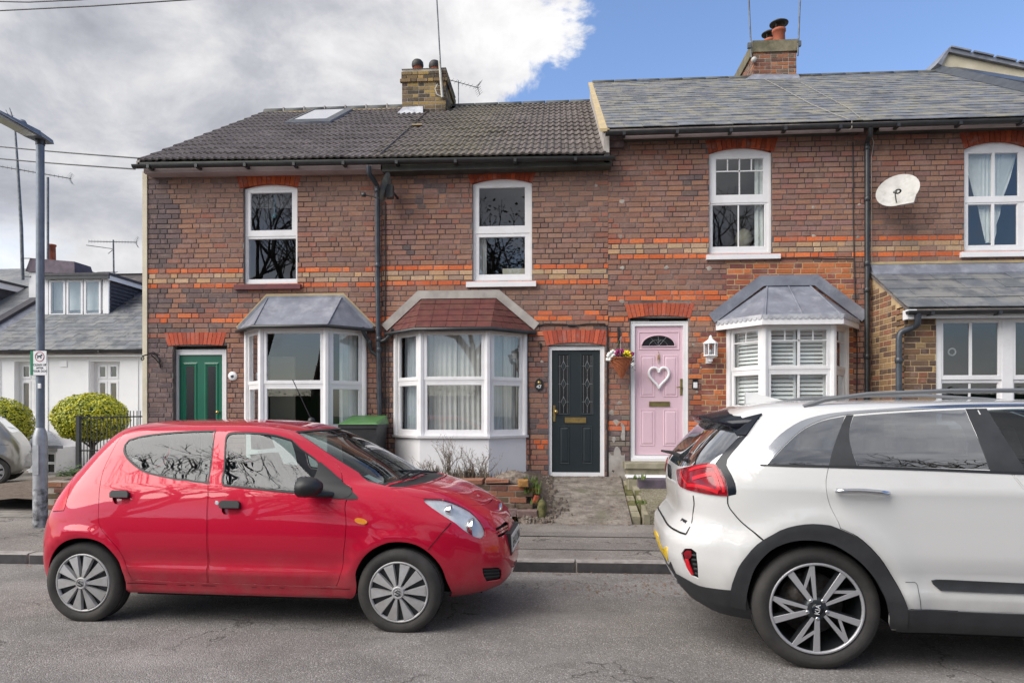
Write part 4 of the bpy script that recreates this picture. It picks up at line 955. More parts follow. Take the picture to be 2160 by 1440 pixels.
for r in range(NR):
    for c in range(NC):
        x = XL + c * tw + (tw / 2 if False else 0); t = r / NR
        h = H1 if x + tw / 2 < XB else H2; rf = roofs[h.name]
        p = PL_(x, t); q = PL_(x + tw, t); u = PL_(x, t + 1 / NR)
        if x + tw * 0.5 > CH1[0] and x + tw * .5 < CH1[1] and p.y > CH1[2] - 0.1: continue
        o = link_mesh('roof_tile', TILE, rf)
        o.location = p + Vector((0, 0, 0.012 + sag(x, t) + random.uniform(-0.003, 0.003))) - part_origin(rf)
        e = basis_euler(q - p, u - p); e.z += random.uniform(-0.006, 0.006); e.x += random.uniform(-0.01, 0.006); o.rotation_euler = e
        o.scale = (tw / 0.334 * 0.995, (u - p).length * 1.12 / 0.385, 1)
        k = random.uniform(0.72, 1.15);
        if h is H2: k *= 0.95; o.color = (k * 1.02, k * 0.98, k * 0.92, 1)
        else: o.color = (k, k * 0.98, k, 1)
def ridge_tiles(house, f, xa, xb, ln, m, r_=0.11, mort='cement'):
    n = max(1, int(round((xb - xa) / ln))); l_ = (xb - xa) / n
    for i in range(n):
        a, b_ = f(xa + i * l_ + 0.008, 1), f(xa + (i + 1) * l_ - 0.008, 1); q = MB(); vs = []
        for p in (a, b_):
            for k in range(7):
                t = math.pi * k / 6; vs.append(p + Vector((0, r_ * math.cos(t) * 1.15, -0.02 + r_ * math.sin(t) * 0.95)))
        q.add(vs, [(k, k + 1, 8 + k, 7 + k) for k in range(6)] + [tuple(range(7)), tuple(range(13, 6, -1))], True); o = q.build('ridge_tile', M[m], house)
        if i and mort != m:
            q = MB(); p = f(xa + i * l_, 1); q.box(p.x - 0.012, p.x + 0.012, p.y - r_ * 1.12, p.y + r_ * 1.0, p.z - 0.03, p.z + r_ * 0.62); q.build('ridge_mortar', M[mort], house)
mat('ridge_dark', (0.10, 0.105, 0.11), (0.06, 0.062, 0.065), 8, 0.85, bump=0.4, dirt=(0.16, 0.17, 0.08), dscale=7, damt=0.6)
ridge_tiles(H1, PL_, XL + 0.02, CH1[0], 0.46, 'ridge_dark'); ridge_tiles(H2, PL_, CH1[1] + 0.02, XR, 0.46, 'ridge_dark', 0.085, 'ridge_dark')
b = MB();
for i in range(12):
    x = lerp(XL + 0.02, CH1[0], i / 12); x2 = lerp(XL + .02, CH1[0], (i + 1) / 12); p, q = PL_(x, 0.972), PL_(x2, 0.972); u = Vector((0, 0.1, 0.10 + 0.01 * random.random())); b.hull([p, q, q + Vector((0, .1, 0)), p + Vector((0, .1, 0))], [p + Vector((0, 0, .055)), q + Vector((0, 0, .055)), q + u, p + u])
b.build('ridge_bedding', M['cement_yellow'], H1)
b = MB();
for i in range(NR):
    p, q = PL_(XL - 0.02, i / NR), PL_(XL - 0.02, (i + 1) / NR); b.hull([p + Vector((0, 0, -.06)), q + Vector((0, 0, -.06)), q + Vector((.05, 0, -.06)), p + Vector((.05, 0, -.06))], [p + Vector((0, 0, .012)), q + Vector((0, 0, .0)), q + Vector((.05, 0, .0)), p + Vector((.05, 0, .012))])
b.build('verge', M['cement'], H1)
b = MB(); b.tube([PL_(XB + .02, 0.02) + Vector((0, 0, .05)), PL_(XB + .02, 0.97) + Vector((0, 0, .05))], 0.007, 6); b.build('roof_seam', M['gutter_black'], H1)
p = PL_(WX(890, 12.3), 0.5) + Vector((0, 0, 0.04)); b = MB(); b.box(p.x - .09, p.x + .09, p.y - .05, p.y + .05, p.z, p.z + 0.02); b.build('mortar_fragment', M['cement_yellow'], H2)
def on_roof(px, py):
    d = px_dir(px, py); lo, hi = YE, YR
    for _ in range(40):
        m_ = (lo + hi) / 2; t = m_ / d.y; x = d.x * t; z = HC + d.z * t
        zr = PL_(x, (m_ - YE) / (YR - YE)).z
        if z < zr: hi = m_
        else: lo = m_
    return Vector((x, m_, z))
def roof_hit(px, py, f=PL_):
    d = px_dir(px, py); best = None
    for i in range(400):
        Y = lerp(YE, YR, i / 400); t = Y / d.y; x = d.x * t; z = HC + d.z * t; e = abs(z - f(x, (Y - YE) / (YR - YE)).z)
        if best is None or e < best[0]: best = (e, Vector((x, Y, z)))
    return best[1]
k0, k1, k2, k3 = roof_hit(607, 266), roof_hit(690, 266), roof_hit(719, 240), roof_hit(640, 241)
x0, x1 = k0.x, k1.x; t0 = (k0.y - YE) / (YR - YE); t1 = (k3.y - YE) / (YR - YE)
nr = (PL_(x1, t0) - PL_(x0, t0)).cross(PL_(x0, t1) - PL_(x0, t0)).normalized()
def skp(x, t, h): return PL_(x, t) + nr * h
b = MB(); e = 0.07
b.hull([skp(x0 - .04, t0 - .005, .0), skp(x1 + .04, t0 - .005, 0), skp(x1 + .04, t1, 0), skp(x0 - .04, t1, 0)], [skp(x0 - .04, t0 - .005, .075), skp(x1 + .04, t0 - .005, .075), skp(x1 + .04, t1, .075), skp(x0 - .04, t1, .075)])
sk_ = b.build('skylight', M['lead'], H1)
b = MB(); c0, c1_, c2_, c3_ = skp(x0 - .04, t0, .076), skp(x1 + .04, t0, .076), skp(x1 + .04, t1, .076), skp(x0 - .04, t1, .076)
i0, i1, i2, i3 = skp(x0 + e, t0 + .02, .10), skp(x1 - e, t0 + .02, .10), skp(x1 - e, t1 - .02, .10), skp(x0 + e, t1 - .02, .10)
b.add([c0, c1_, c2_, c3_, i0, i1, i2, i3], [(0, 1, 5, 4), (1, 2, 6, 5), (2, 3, 7, 6), (3, 0, 4, 7)]); b.build('frame', M['pipe_grey'], sk_)
mat('sky_glass', (0.55, 0.56, 0.60), rough=0.03, coat=1.0)
b = MB(); b.quad(*(v - nr * 0.008 for v in (i0, i1, i2, i3))); b.build('pane', M['sky_glass'], sk_, fix=False)
z3l, z3r = WZ(272, 1282, YE), WZ(247, 2160, YE); rz3l, rz3r = WZ(176, 1242, YR), WZ(153, 1985, YR); XS0 = XC_ - 0.03
xg = WX(2160, YE)
zeave = lambda x: lerp(z3l, z3r, (x - WX(1282, YE)) / (xg - WX(1282, YE)))
xr0, xr1 = WX(1242, YR), WX(1985, YR)
zridge = lambda x: lerp(rz3l, rz3r, (x - xr0) / (xr1 - xr0))
def PR_(x, t): return Vector((x, lerp(YE, YR, t), lerp(zeave(x), zridge(x), t)))
for h, xa, xb in ((H3, XS0, XD), (H4, XD, XE)): roofs[h.name] = roof_deck(h, PR_(xa, 0), PR_(xb, 0), PR_(xa, 1), PR_(xb, 1), 'slate_joined')
for h in (H3, H4):
    me = roofs[h.name].data; me.materials[0] = M['mortar']
def slate_me(w_=0.25, ln=0.42, th=0.009, m='slate'):
    b = MB(); b.hull([(0.002, 0, 0), (w_ - 0.002, 0, 0), (w_ - 0.002, ln, 0), (0.002, ln, 0)], [(0.002, 0.002, th), (w_ - 0.002, 0.001, th), (w_ - 0.002, ln, th), (0.002, ln, th)])
    o = b.build('slate', M[m]); me = o.data; bpy.data.objects.remove(o); return me
SLATE = slate_me(); SLATE_C = slate_me(m='slate_clean', th=0.012)
def slates(f, house_rf, xa, xb, rows, sw, me, t0=0.0, t1=1.0, quota=300, skip=None, jm='slate_joined', over=1.75, kr=(0.6, 1.2)):
    cells = []; sl = None
    for r in range(rows):
        t = lerp(t0, t1, r / rows); tn = lerp(t0, t1, (r + 1) / rows)
        x = xa - (sw / 2 if r % 2 else 0)
        while x < xb - 0.02:
            a, b_ = max(x, xa), min(x + sw, xb); x += sw
            if b_ - a < 0.03: continue
            if skip and skip((a + b_) / 2, t): continue
            cells.append((a, b_, t, tn))
    j = MB()
    for i, (a, b_, t, tn) in enumerate(cells):
        p, q, u = f(a, t), f(b_, t), f(a, tn); k = random.uniform(*kr); col = (k * random.uniform(.95, 1.05), k, k * random.uniform(.97, 1.05))
        lift = 0.016 + random.uniform(-0.003, 0.004); drop = random.uniform(-0.012, 0.006)
        if i < quota:
            o = link_mesh('slate', me, house_rf); up = (u - p)
            o.location = p + Vector((0, 0, lift)) + up * (drop / up.length) - part_origin(house_rf); e = basis_euler(q - p, up); e.x -= 0.03; e.z += random.uniform(-0.008, 0.008); o.rotation_euler = e
            o.scale = ((b_ - a) / 0.25, up.length * over / 0.42, 1); o.color = (*col, 1)
        else:
            up = (u - p) * over; nn = (q - p).cross(up).normalized(); j.col = col; b0 = p + Vector((0, 0, lift)); b1 = q + Vector((0, 0, lift)); tp = up - nn * 0.016
            g = (q - p).normalized() * 0.002
            j.hull([b0 + g, b1 - g, b1 - g + tp, b0 + g + tp], [b0 + g + nn * .009, b1 - g + nn * .009, b1 - g + tp + nn * .009, b0 + g + tp + nn * .009])
    if j.v:
        o = j.build('slates', M[jm], house_rf); o['kind'] = 'stuff'
CH2 = (WX(1590, 13.9), WX(1680, 13.9), 13.9, 15.3)
sk2 = lambda x, t: CH2[0] < x < CH2[1] and t > 0.965
slates(PR_, roofs[H3.name], XS0, XD, 21, 0.25, SLATE, skip=sk2); slates(PR_, roofs[H4.name], XD, XE, 21, 0.25, SLATE, skip=sk2)
ridge_tiles(H3, PR_, XS0, CH2[0], 0.46, 'ridge_dark', 0.07, 'ridge_dark'); ridge_tiles(H3, PR_, CH2[1], XD, 0.46, 'ridge_dark', 0.07, 'ridge_dark'); ridge_tiles(H4, PR_, XD, XE, 0.46, 'ridge_dark', 0.07, 'ridge_dark')
b = MB(); fl = []
for t in (0.0, 1.0):
    p, q = PR_(XS0, t), PL_(XR, t); fl.append((p, q))
x0_ = XS0 - 0.045; x1_ = XS0 + 0.03
b.hull([(x0_, YE + .02, fl[0][1].z - .1), (x1_, YE + .02, fl[0][1].z - .1), (x1_, YR, fl[1][1].z - .1), (x0_, YR, fl[1][1].z - .1)], [(x0_, YE + .02, fl[0][0].z - .05), (x1_, YE + .02, fl[0][0].z - .05), (x1_, YR, fl[1][0].z - .03), (x0_, YR, fl[1][0].z - .03)])
b.build('party_verge', M['cement'], H3)
b = MB(); b.hull([(x0_ - .06, YE, fl[0][0].z - .035), (x1_, YE, fl[0][0].z - .035), (x1_, YR, fl[1][0].z - .02), (x0_ - .03, YR, fl[1][0].z - .02)], [(x0_ - .06, YE, fl[0][0].z + .012), (x1_, YE, fl[0][0].z + .012), (x1_, YR, fl[1][0].z + .02), (x0_ - .03, YR, fl[1][0].z + .02)]); b.build('verge', M['cement_yellow'], H3)
b = MB(); b.box(XC_ - 0.03, XC_ + .24, Y0 - 0.14, Y0, WZ(300, 1300), WZ(280, 1300)); b.box(XC_ - 0.01, XC_ + .22, Y0 - 0.08, Y0, WZ(315, 1300), WZ(300, 1300)); b.build('corbel', M['brick'], H3).color = (*C_SOOT[2], 1)
H5 = empty('rendered_house', (8.6, YR, 0), 'taller house behind with a sloping cream bargeboard rising above the slate roof', 'house')
YG = YR + .15; X5 = XE + 0.01
ax = V(1990, 112, YG); bx_ = V(2420, 205, YG); lx = V(1972, 146, YG); dz = Vector((0, 0, 1))
b = MB(); b.prism([(lx.x + .05, 0), (bx_.x, 0), (bx_.x, bx_.z - .25), (ax.x, ax.z - .12)], YG + .05, YG + 5); b.build('wall', M['cream_trim'], H5)
b = MB(); b.prism([(lx.x, lx.z), (ax.x - .02, ax.z - .07), (bx_.x, bx_.z - .07), (bx_.x, bx_.z - 1.1), (ax.x + .06, lx.z - .06)], YG - .12, YG + .05); b.build('bargeboard', M['cream_trim'], H5)
b = MB(); b.prism([(lx.x - .05, lx.z + .02), (ax.x, ax.z), (bx_.x, bx_.z), (bx_.x, bx_.z - .07), (ax.x, ax.z - .08), (lx.x + .02, lx.z - .02)], YG - .2, YG + 5); b.build('roof', M['lead'], H5)
n_ = 9
for i in range(n_):
    p, q = ax.lerp(bx_, (i + .06) / n_), ax.lerp(bx_, (i + .94) / n_); b = MB(); b.hull([p + Vector((0, -.24, .0)), q + Vector((0, -.24, .0)), q + Vector((0, .1, .0)), p + Vector((0, .1, .0))], [p + Vector((0, -.24, .03)), q + Vector((0, -.24, .03)), q + Vector((0, .1, .04)), p + Vector((0, .1, .04))]); b.build('coping_tile', M['lead'], H5)
b = MB(); p, q = PR_(X5, 0), PR_(X5, 1); w3 = Vector((.3, 0, 0)); b.hull([p - dz * 5.2, p + w3 - dz * 5.2, q + w3 - dz * 7.9, q - dz * 7.9], [p + dz * .22, p + w3 + dz * .22, q + w3 + dz * .10, q + dz * .10]); b.build('party_wall', M['pipe_grey'], H5)
b = MB()
for i in range(12):
    t0_, t1_ = i / 12, (i + 1) / 12; p, q = PR_(XE - .14, t0_), PR_(XE - .14, t1_); hgt = 0.16
    b.hull([p + Vector((0, 0, .02)), p + Vector((.14, 0, .02)), q + Vector((.14, 0, .02)), q + Vector((0, 0, .02))], [p + Vector((0, 0, .035)), p + Vector((.14, 0, .14)), q + Vector((.14, 0, .14)), q + Vector((0, 0, .035))])
b.build('lead_flashing', M['pipe_grey'], H4)
# ================================================================== gutters, fascias, soffits
def gutter(house, p0, p1, m='gutter_black', r_=0.052, brk=0.9):
    b = MB(); vs = []; n = 8
    for p in (p0, p1):
        for k in range(n + 1):
            a = math.pi * k / n; vs.append(p + Vector((0, -r_ * math.cos(a), -r_ * math.sin(a) * 0.95)))
        for k in range(n, -1, -1):
            a = math.pi * k / n; vs.append(p + Vector((0, -(r_ - .004) * math.cos(a), -(r_ - .004) * math.sin(a) * 0.95)))
    c = 2 * (n + 1); b.add(vs, [(k, (k + 1) % c, c + (k + 1) % c, c + k) for k in range(c)] + [tuple(range(n + 1)), tuple(range(c, c + n + 1))], False)
    g = b.build('gutter', M[m], house)
    L_ = (p1 - p0).length; k = int(L_ / brk)
    for i in range(k + 1):
        p = p0.lerp(p1, (i + 0.35) / (k + 1)); q = MB(); q.box(p.x - .02, p.x + .02, p.y - r_ - .006, p.y + r_ + .03, p.z - r_ - .008, p.z - .01); q.build('bracket', M[m], g)
    return g
ga, gb = V(281, 349, 9.66), V(1297, 331, 9.66)
xm_ = XB
gm = ga.lerp(gb, (xm_ - ga.x) / (gb.x - ga.x)); gutter(H1, ga, gm); gutter(H2, gm + Vector((.004, 0, 0)), gb)
def board(house, name, p0, p1, h, th, m):
    b = MB(); d = Vector((0, th, 0)); z = Vector((0, 0, h)); b.hull([p0, p1, p1 + d, p0 + d], [p0 + z, p1 + z, p1 + d + z, p0 + d + z]); return b.build(name, M[m], house)
f0 = V(303, 365, 9.74); f1 = V(803, 357, 9.74); board(H1, 'fascia', f0, f1, 0.10, 0.02, 'fascia_pink'); board(H1, 'soffit', f0 + Vector((0, .02, 0)), f1 + Vector((0, .02, 0)), 0.015, Y0 - 9.76, 'fascia_pink')
f0 = V(806, 362, 9.74); f1 = V(1290, 349, 9.74); board(H2, 'fascia', f0, f1, 0.11, 0.02, 'fascia_dark'); board(H2, 'soffit', f0 + Vector((0, .02, 0)), f1 + Vector((0, .02, 0)), 0.015, Y0 - 9.76, 'fascia_dark')
ga, gb = V(1277, 280, 9.66), V(2330, 246.5, 9.66)
gm = ga.lerp(gb, (XD - ga.x) / (gb.x - ga.x)); ge = ga.lerp(gb, (XE - ga.x) / (gb.x - ga.x)); gutter(H3, ga, gm); gutter(H4, gm + Vector((.004, 0, 0)), ge)
f0 = V(1315, 293, 9.74); f1 = V(1822, 277, 9.74); board(H3, 'fascia', f0, f1, 0.11, 0.02, 'fascia_pink'); board(H3, 'soffit', f0 + Vector((0, .02, .03)), f1 + Vector((0, .02, .03)), 0.015, Y0 - 9.76, 'fascia_dark')
f0 = V(1856, 276, 9.74); f1 = V(2300, 262, 9.74); f1.x = XE; board(H4, 'fascia', f0, f1, 0.11, 0.02, 'fascia_pink'); board(H4, 'soffit', f0 + Vector((0, .02, .03)), f1 + Vector((0, .02, .03)), 0.015, Y0 - 9.76, 'fascia_dark')
# ================================================================== chimneys
def chimney(house, x0, x1, y0, y1, zb, zt, cols, cap, quota_mat='mortar_pale', left_face=False):
    b = MB(); b.box(x0 + .006, x1 - .006, y0 + .006, y1 - .006, zb, zt); ch = b.build('chimney', M[quota_mat], house); off = part_origin(ch)
    rows = int((zt - zb) / 0.075)
    for r in range(rows):
        z = zb + 0.04 + r * 0.075; ext = 0.0; top = rows - 1 - r
        if top == cap: ext = 0.035
        elif top < cap: ext = 0.012
        k = r % 2; x = x0 - ext
        while x < x1 + ext - 0.02:
            wd = min((BW if k % 2 == 0 else 0.102), x1 + ext - x)
            if wd > 0.03:
                o = link_mesh('brick', brick_me(BW, var=random.randrange(4)), ch); o.location = Vector((x + wd / 2, y0 - ext - random.uniform(0, .004), z)) - off; o.scale = (wd / BW, 1, 1); o.color = (*pick(cols, 0.15), 1)
                if ext: o.scale = (wd / BW, 1.4, 1)
            x += wd + BJ; k += 1
        y = y0 + 0.05 - ext; k = (r + 1) % 2
        while y < y1 - 0.03:
            wd = min((BW if k % 2 == 0 else 0.102), y1 - y)
            if wd > .03:
                o = link_mesh('brick', brick_me(BW, var=random.randrange(4)), ch); s = -1 if left_face else 1
                o.location = Vector(((x0 - ext) if left_face else (x1 + ext), y + wd / 2, z)) - off; o.rotation_euler = (0, 0, s * math.pi / 2); o.scale = (wd / BW, 1, 1); o.color = (*pick(cols, 0.15), 1)
            y += wd + BJ; k += 1
    return ch
C_STOCK = [lin(150, 128, 84), lin(128, 108, 76), lin(104, 90, 66), lin(92, 78, 60), lin(168, 140, 84), lin(78, 70, 58)]
zc1 = WZ(243, 895, CH1[2]); ch1 = chimney(H2, CH1[0], CH1[1], CH1[2], CH1[3], zc1 - 0.1, WZ(144, 890, CH1[2]), C_STOCK, 2)
zt1 = WZ(144, 890, CH1[2])
b = MB(); b.hull([(CH1[0] - .01, CH1[2] - .01, zt1 - .01), (CH1[1] + .01, CH1[2] - .01, zt1 - .01), (CH1[1] + .01, CH1[3], zt1 - .01), (CH1[0] - .01, CH1[3], zt1 - .01)], [(CH1[0] + .15, CH1[2] + .15, zt1 + .06), (CH1[1] - .15, CH1[2] + .15, zt1 + .06), (CH1[1] - .15, CH1[3] - .15, zt1 + .06), (CH1[0] + .15, CH1[3] - .15, zt1 + .06)]); b.build('flaunching', M['cement'], ch1)
def pot(ch, px, py_top, Y, zb, r_, kind):
    x, zt = W(px, py_top, Y); b = MB()
    if kind == 'dome':
        b.lathe([(r_ * .9, zb), (r_ * .85, zt - r_ * 1.1), (r_ * 1.0, zt - r_ * 1.1), (r_ * 1.0, zt - r_ * .85), (r_ * .8, zt - r_ * .85)], (x, Y, 0), 'z', 20); b.build('chimney_pot', M['terracotta'], ch)
        b = MB(); b.lathe([(r_ * 1.05, zt - r_ * 1.5), (r_ * 1.18, zt - r_ * 1.1), (r_ * 1.1, zt - r_ * .5), (r_ * .8, zt - r_ * .12), (r_ * .35, zt + .01), (0, zt + .015)], (x, Y, 0), 'z', 20); b.build('cowl', M['cowl_black'], ch)
    else:
        b.lathe([(r_ * 1.0, zb), (r_ * .92, zb + .1), (r_ * .86, zt - .24), (r_ * 1.0, zt - .23), (r_ * 1.0, zt - .18), (r_ * .8, zt - .18)], (x, Y, 0), 'z', 20); b.build('chimney_pot', M['terracotta'], ch)
        b = MB()
        for k in range(4):
            a = R(45 + 90 * k); b.tube([(x + r_ * .85 * math.cos(a), Y + r_ * .85 * math.sin(a), zt - .2), (x + r_ * .85 * math.cos(a), Y + r_ * .85 * math.sin(a), zt - .05)], .012, 5)
        b.lathe([(0, zt - .07), (r_ * 1.35, zt - .07), (r_ * 1.38, zt - .05), (r_ * .9, zt - .01), (0, zt)], (x, Y, 0), 'z', 20); b.build('cowl', M['cowl_black'], ch)
pot(ch1, 881, 127, 13.9, zt1, 0.105, 'dome'); pot(ch1, 917, 129, 13.9, zt1, 0.105, 'dome')
def pq(px, py, Y): return V(px, py, Y)
b = MB(); a = CH1[2] - .03; b.hull([pq(832, 243, a - .16), pq(893, 238, a - .16), pq(893, 238, a), pq(845, 241, a)], [pq(836, 241, a - .13), pq(892, 236, a - .13), pq(892, 224, a), pq(850, 226, a)]); b.build('lead_flashing', M['lead_white'], ch1)
C_CH2 = [lin(150, 96, 70), lin(130, 84, 66), lin(110, 78, 66), lin(165, 110, 78), lin(120, 100, 84)]
ztc2 = WZ(87, 1635, CH2[2]); zbc2 = WZ(168, 1635, CH2[2]) - .1
ch2 = chimney(H3, CH2[0], CH2[1], CH2[2], CH2[3], zbc2, ztc2, C_CH2, -1, left_face=True)
b = MB(); zz = WZ(110, 1635, CH2[2]); b.box(CH2[0] - .03, CH2[1] + .03, CH2[2] - .03, CH2[3], zz, ztc2 + .01)
mat('mossy_render', (0.12, 0.11, 0.07), (0.22, 0.19, 0.13), 6, 0.95, bump=0.6, bscale=30, dirt=(0.05, 0.05, 0.03), dscale=4, damt=0.7)
b.build('capping', M['mossy_render'], ch2)
pot(ch2, 1643, 45, 14.3, ztc2, 0.135, 'cowl'); pot(ch2, 1623, 67, 15.0, ztc2, 0.12, 'cowl')
b = MB(); a = CH2[2] - .03; b.hull([pq(1572, 168, a - .14), pq(1688, 166, a - .14), pq(1688, 166, a), pq(1585, 167, a)], [pq(1574, 166, a - .12), pq(1687, 164, a - .12), pq(1685, 157, a), pq(1588, 157, a)]); b.build('lead_flashing', M['lead'], ch2)
# ================================================================== things on the roofs
def thing_mesh(b, name, m, label, cat, group=None):
    o = b.build(name, M[m] if isinstance(m, str) else m); return props(o, label, cat, group)
def mast(name, pts, r_, m, label): b = MB(); b.tube(pts, r_, 8); return thing_mesh(b, name, m, label, 'pole')
y_ = CH1[2] - .05
am = empty('aerial_mast', V(932, 205, y_), 'tall pale pole strapped to the yellow brick chimney', 'aerial mast')
b = MB(); b.tube([V(933, 206, y_), V(918, -60, y_)], 0.014, 8); b.build('pole', M['aerial'], am)
b = MB(); b.tube([V(933, 206, y_), V(927, 130, y_)], 0.026, 8); b.build('sleeve', M['white_pole'], am)
b = MB(); b.tube([V(934, 205, y_), V(922, 200, y_), V(918, 188, y_), V(923, 178, y_)], 0.012, 6); b.build('cable', M['white_pole'], am)
y_ = CH2[2] - .05
for (pa, pb, lb) in (((1585, 122), (1577, -60), 'thin mast on the outer corner of the chimney with red pots'), ((1683, 118), (1690, -60), 'thin mast on the house side of the chimney with red pots')):
    t = empty('aerial_mast', V(*pa, y_), lb.replace('outer corner', 'left corner').replace('house side', 'right corner'), 'aerial mast'); b = MB(); b.tube([V(*pa, y_), V(*pb, y_)], 0.016, 8); b.build('pole', M['aerial'], t)
    q = MB(); x, z = W(pa[0] - (5 if pa[0] < 1600 else -3), pa[1] - 25, y_); q.box(x - .03, x + .03, y_ - .03, y_ + .03, z - .05, z + .05); q.build('bracket', M['aerial'], t)
b = MB(); p = V(1590, 127, y_); b.lathe([(0, -.05), (.05, -.04), (.055, 0), (.03, .04)], p, 'y', 10); thing_mesh(b, 'junction_box', 'dish', 'small grey box fixed low on the corner of the red potted chimney', 'box')
def yagi(base, pts, els, r_=0.008, label='', pole_r=0.012, m='aerial', gap=None, vertical=0.0, name='television_aerial', refl=True, elw=0.10):
    t = empty(name, base[0], label, 'aerial'); b = MB(); b.tube(base, pole_r, 6); b.build('pole', M[m], t)
    a, c = pts; b = MB(); b.tube([a, c], r_, 6); b.build('boom', M[m], t)
    d = (c - a).normalized(); up = Vector((0, 0, 1)); side = d.cross(up).normalized(); e = MB()
    for i in range(els):
        p = a.lerp(c, i / (els - 1)); v = side if not vertical else up; w_ = elw
        e.tube([p - v * w_, p + v * w_], 0.004, 4)
    e.build('elements', M[m], t)['kind'] = 'stuff'
    if refl:
        b = MB(); p = c - d * 0.03
        for s in (-1, 1):
            for k in range(4): b.tube([p + up * s * (.03 + .035 * k) + d * .02 * k - side * .14, p + up * s * (.03 + .035 * k) + d * .02 * k + side * .14], .004, 4)
        b.tube([p - up * .15 + d * .06, p, p + up * .15 + d * .06], .006, 4); b.build('reflector', M[m], t)
    return t
yagi([V(967, 222, 15.2), V(967, 170, 15.2)], (V(945, 168, 15.0), V(1010, 186, 15.4)), 9, label='rooftop television aerial behind the ridge beside the yellow brick chimney', elw=.1)
def dish(loc, face, rad, m, label, lnb=True, ratio=1.0):
    t = empty('satellite_dish', loc, label, 'satellite dish', 'satellite dishes'); face = face.normalized()
    side = face.cross(Vector((0, 0, 1))).normalized(); up = side.cross(face)
    b = MB(); n = 28; rings = 6; vs = []
    for j in range(rings + 1):
        rr = rad * j / rings
        for k in range(n):
            a = 2 * math.pi * k / n; vs.append(loc + side * rr * math.cos(a) * ratio + up * rr * math.sin(a) - face * (0.10 * rad * (1 - (j / rings) ** 2)) * 1.3)
    fs = [(j * n + k, j * n + (k + 1) % n, (j + 1) * n + (k + 1) % n, (j + 1) * n + k) for j in range(1, rings) for k in range(n)] + [(0, n + k, n + (k + 1) % n) for k in range(n)]
    b.add(vs, fs, True); b.add([v - face * 0.012 for v in vs], fs, True); b.build('dish', M[m], t, fix=False)
    return t, side, up, face
t, s_, u_, f_ = dish(V(1893, 401, Y0 - 0.32), Vector((-0.55, -0.75, 0.38)), 0.255, 'dish', 'large pale satellite dish on the wall beside the black downpipe', ratio=1.05)
L0 = V(1893, 401, Y0 - 0.32); b = MB(); b.tube([L0 - f_ * .04, Vector((L0.x, Y0, L0.z - .02))], .02, 6); b.tube([L0 - u_ * .2 - f_ * .02, L0 - u_ * .15 + f_ * .08, L0 - u_ * .12 + f_ * .11], .008, 6); b.lathe([(0, -.02), (.016, -.018), (.016, .02), (0, .022)], L0 - u_ * .12 + f_ * .12, 'x', 10); b.build('arm', M['dish_dark'], t)
b = MB(); p = L0 - u_ * .25 - s_ * 0.12; b.hull([p - f_ * .03 - s_ * .09, p - f_ * .03 + s_ * .07, p + u_ * .12 + s_ * .05 - f_ * .03, p + u_ * .12 - s_ * .11 - f_ * .03], [p - f_ * .0 - s_ * .09, p - f_ * .0 + s_ * .07, p + u_ * .12 + s_ * .05, p + u_ * .12 - s_ * .11]); b.build('foot', M['dish'], t)
t, s_, u_, f_ = dish(V(811, 396, Y0 - 0.30), Vector((-1.0, -0.02, 0.30)), 0.22, 'dish_dark', 'small satellite dish seen edge on above the grey downpipe', ratio=0.9)
L0 = V(811, 396, Y0 - 0.30); b = MB(); b.tube([L0 - f_ * .02 + u_ * -.02, L0 - f_ * .10, Vector((L0.x + .12, Y0, L0.z - .06))], .018, 6); b.box(L0.x + .03, L0.x + .13, L0.y - .05, L0.y + .05, L0.z - .15, L0.z + .03); b.build('mount', M['gutter_black'], t)
e = V(768, 411, Y0 - 0.33); b = MB(); b.tube([L0 - u_ * .17, L0 - u_ * .17 + f_ * .1, e], .010, 6); b.lathe([(0, -.04), (.028, -.035), (.032, .02), (0, .03)], e, 'x', 10); b.build('arm', M['gutter_black'], t)
def pipe(name, pts, r_, m, label, joints=(), cat='downpipe', group='rainwater downpipes'):
    t = empty(name, pts[-1], label, cat, group); b = MB(); pts2 = []
    for i, p in enumerate(pts):
        if 0 < i < len(pts) - 1:
            a = (pts[i - 1] - p); c = (pts[i + 1] - p); q = min(0.03, a.length / 3, c.length / 3); pts2 += [p + a.normalized() * q, p + (a.normalized() + c.normalized()) * q * .25, p + c.normalized() * q]
        else: pts2.append(p)
    b.tube(pts2, r_, 12); b.build('pipe', M[m], t)
    for j in joints: b = MB(); b.lathe([(r_ + .002, -.035), (r_ + .009, -.03), (r_ + .009, .03), (r_ + .002, .035)], j, 'z', 14); b.build('collar', M[m], t)
    return t
yp = Y0 - 0.06
pipe('downpipe', [V(778, 350, 9.66), V(778, 366, 9.68), V(796, 392, yp), V(796, 580, yp), V(801, 900, yp), V(801, 1010, yp)], 0.036, 'pipe_grey', 'grey downpipe between the first two bay windows', [V(796, 402, yp), V(797, 560, yp), V(799, 715, yp), V(799.5, 738, yp)])
pipe('downpipe', [V(1836, 268, 9.66), V(1836, 285, 9.70), V(1829, 300, yp), V(1829, 1010, yp)], 0.034, 'gutter_black', 'black downpipe running the full height beside the lean-to', [V(1829, y, yp) for y in (312, 420, 556, 612, 752)])
pipe('downpipe', [V(765, 690, Y0 - .15), V(767, 703, Y0 - .15), V(780, 722, Y0 - .08), V(782, 740, yp), V(797, 751, yp)], 0.028, 'gutter_black', 'short black pipe draining the lead bay roof of the first house', [V(780, 722, Y0 - .08)])
pipe('downpipe', [V(829, 694, Y0 - .14), V(825, 704, Y0 - .1), V(812, 718, yp), V(800, 721, yp)], 0.028, 'gutter_black', 'short black pipe draining the red felt bay roof')
def cable(pts, r_, label, m='cable', Y=Y0 - 0.02, name='cable', group='cables clipped to the brick walls'):
    b = MB(); b.tube([V(x, y, Y) for x, y in pts], r_, 5); return thing_mesh(b, name, m, label, 'cable', group)
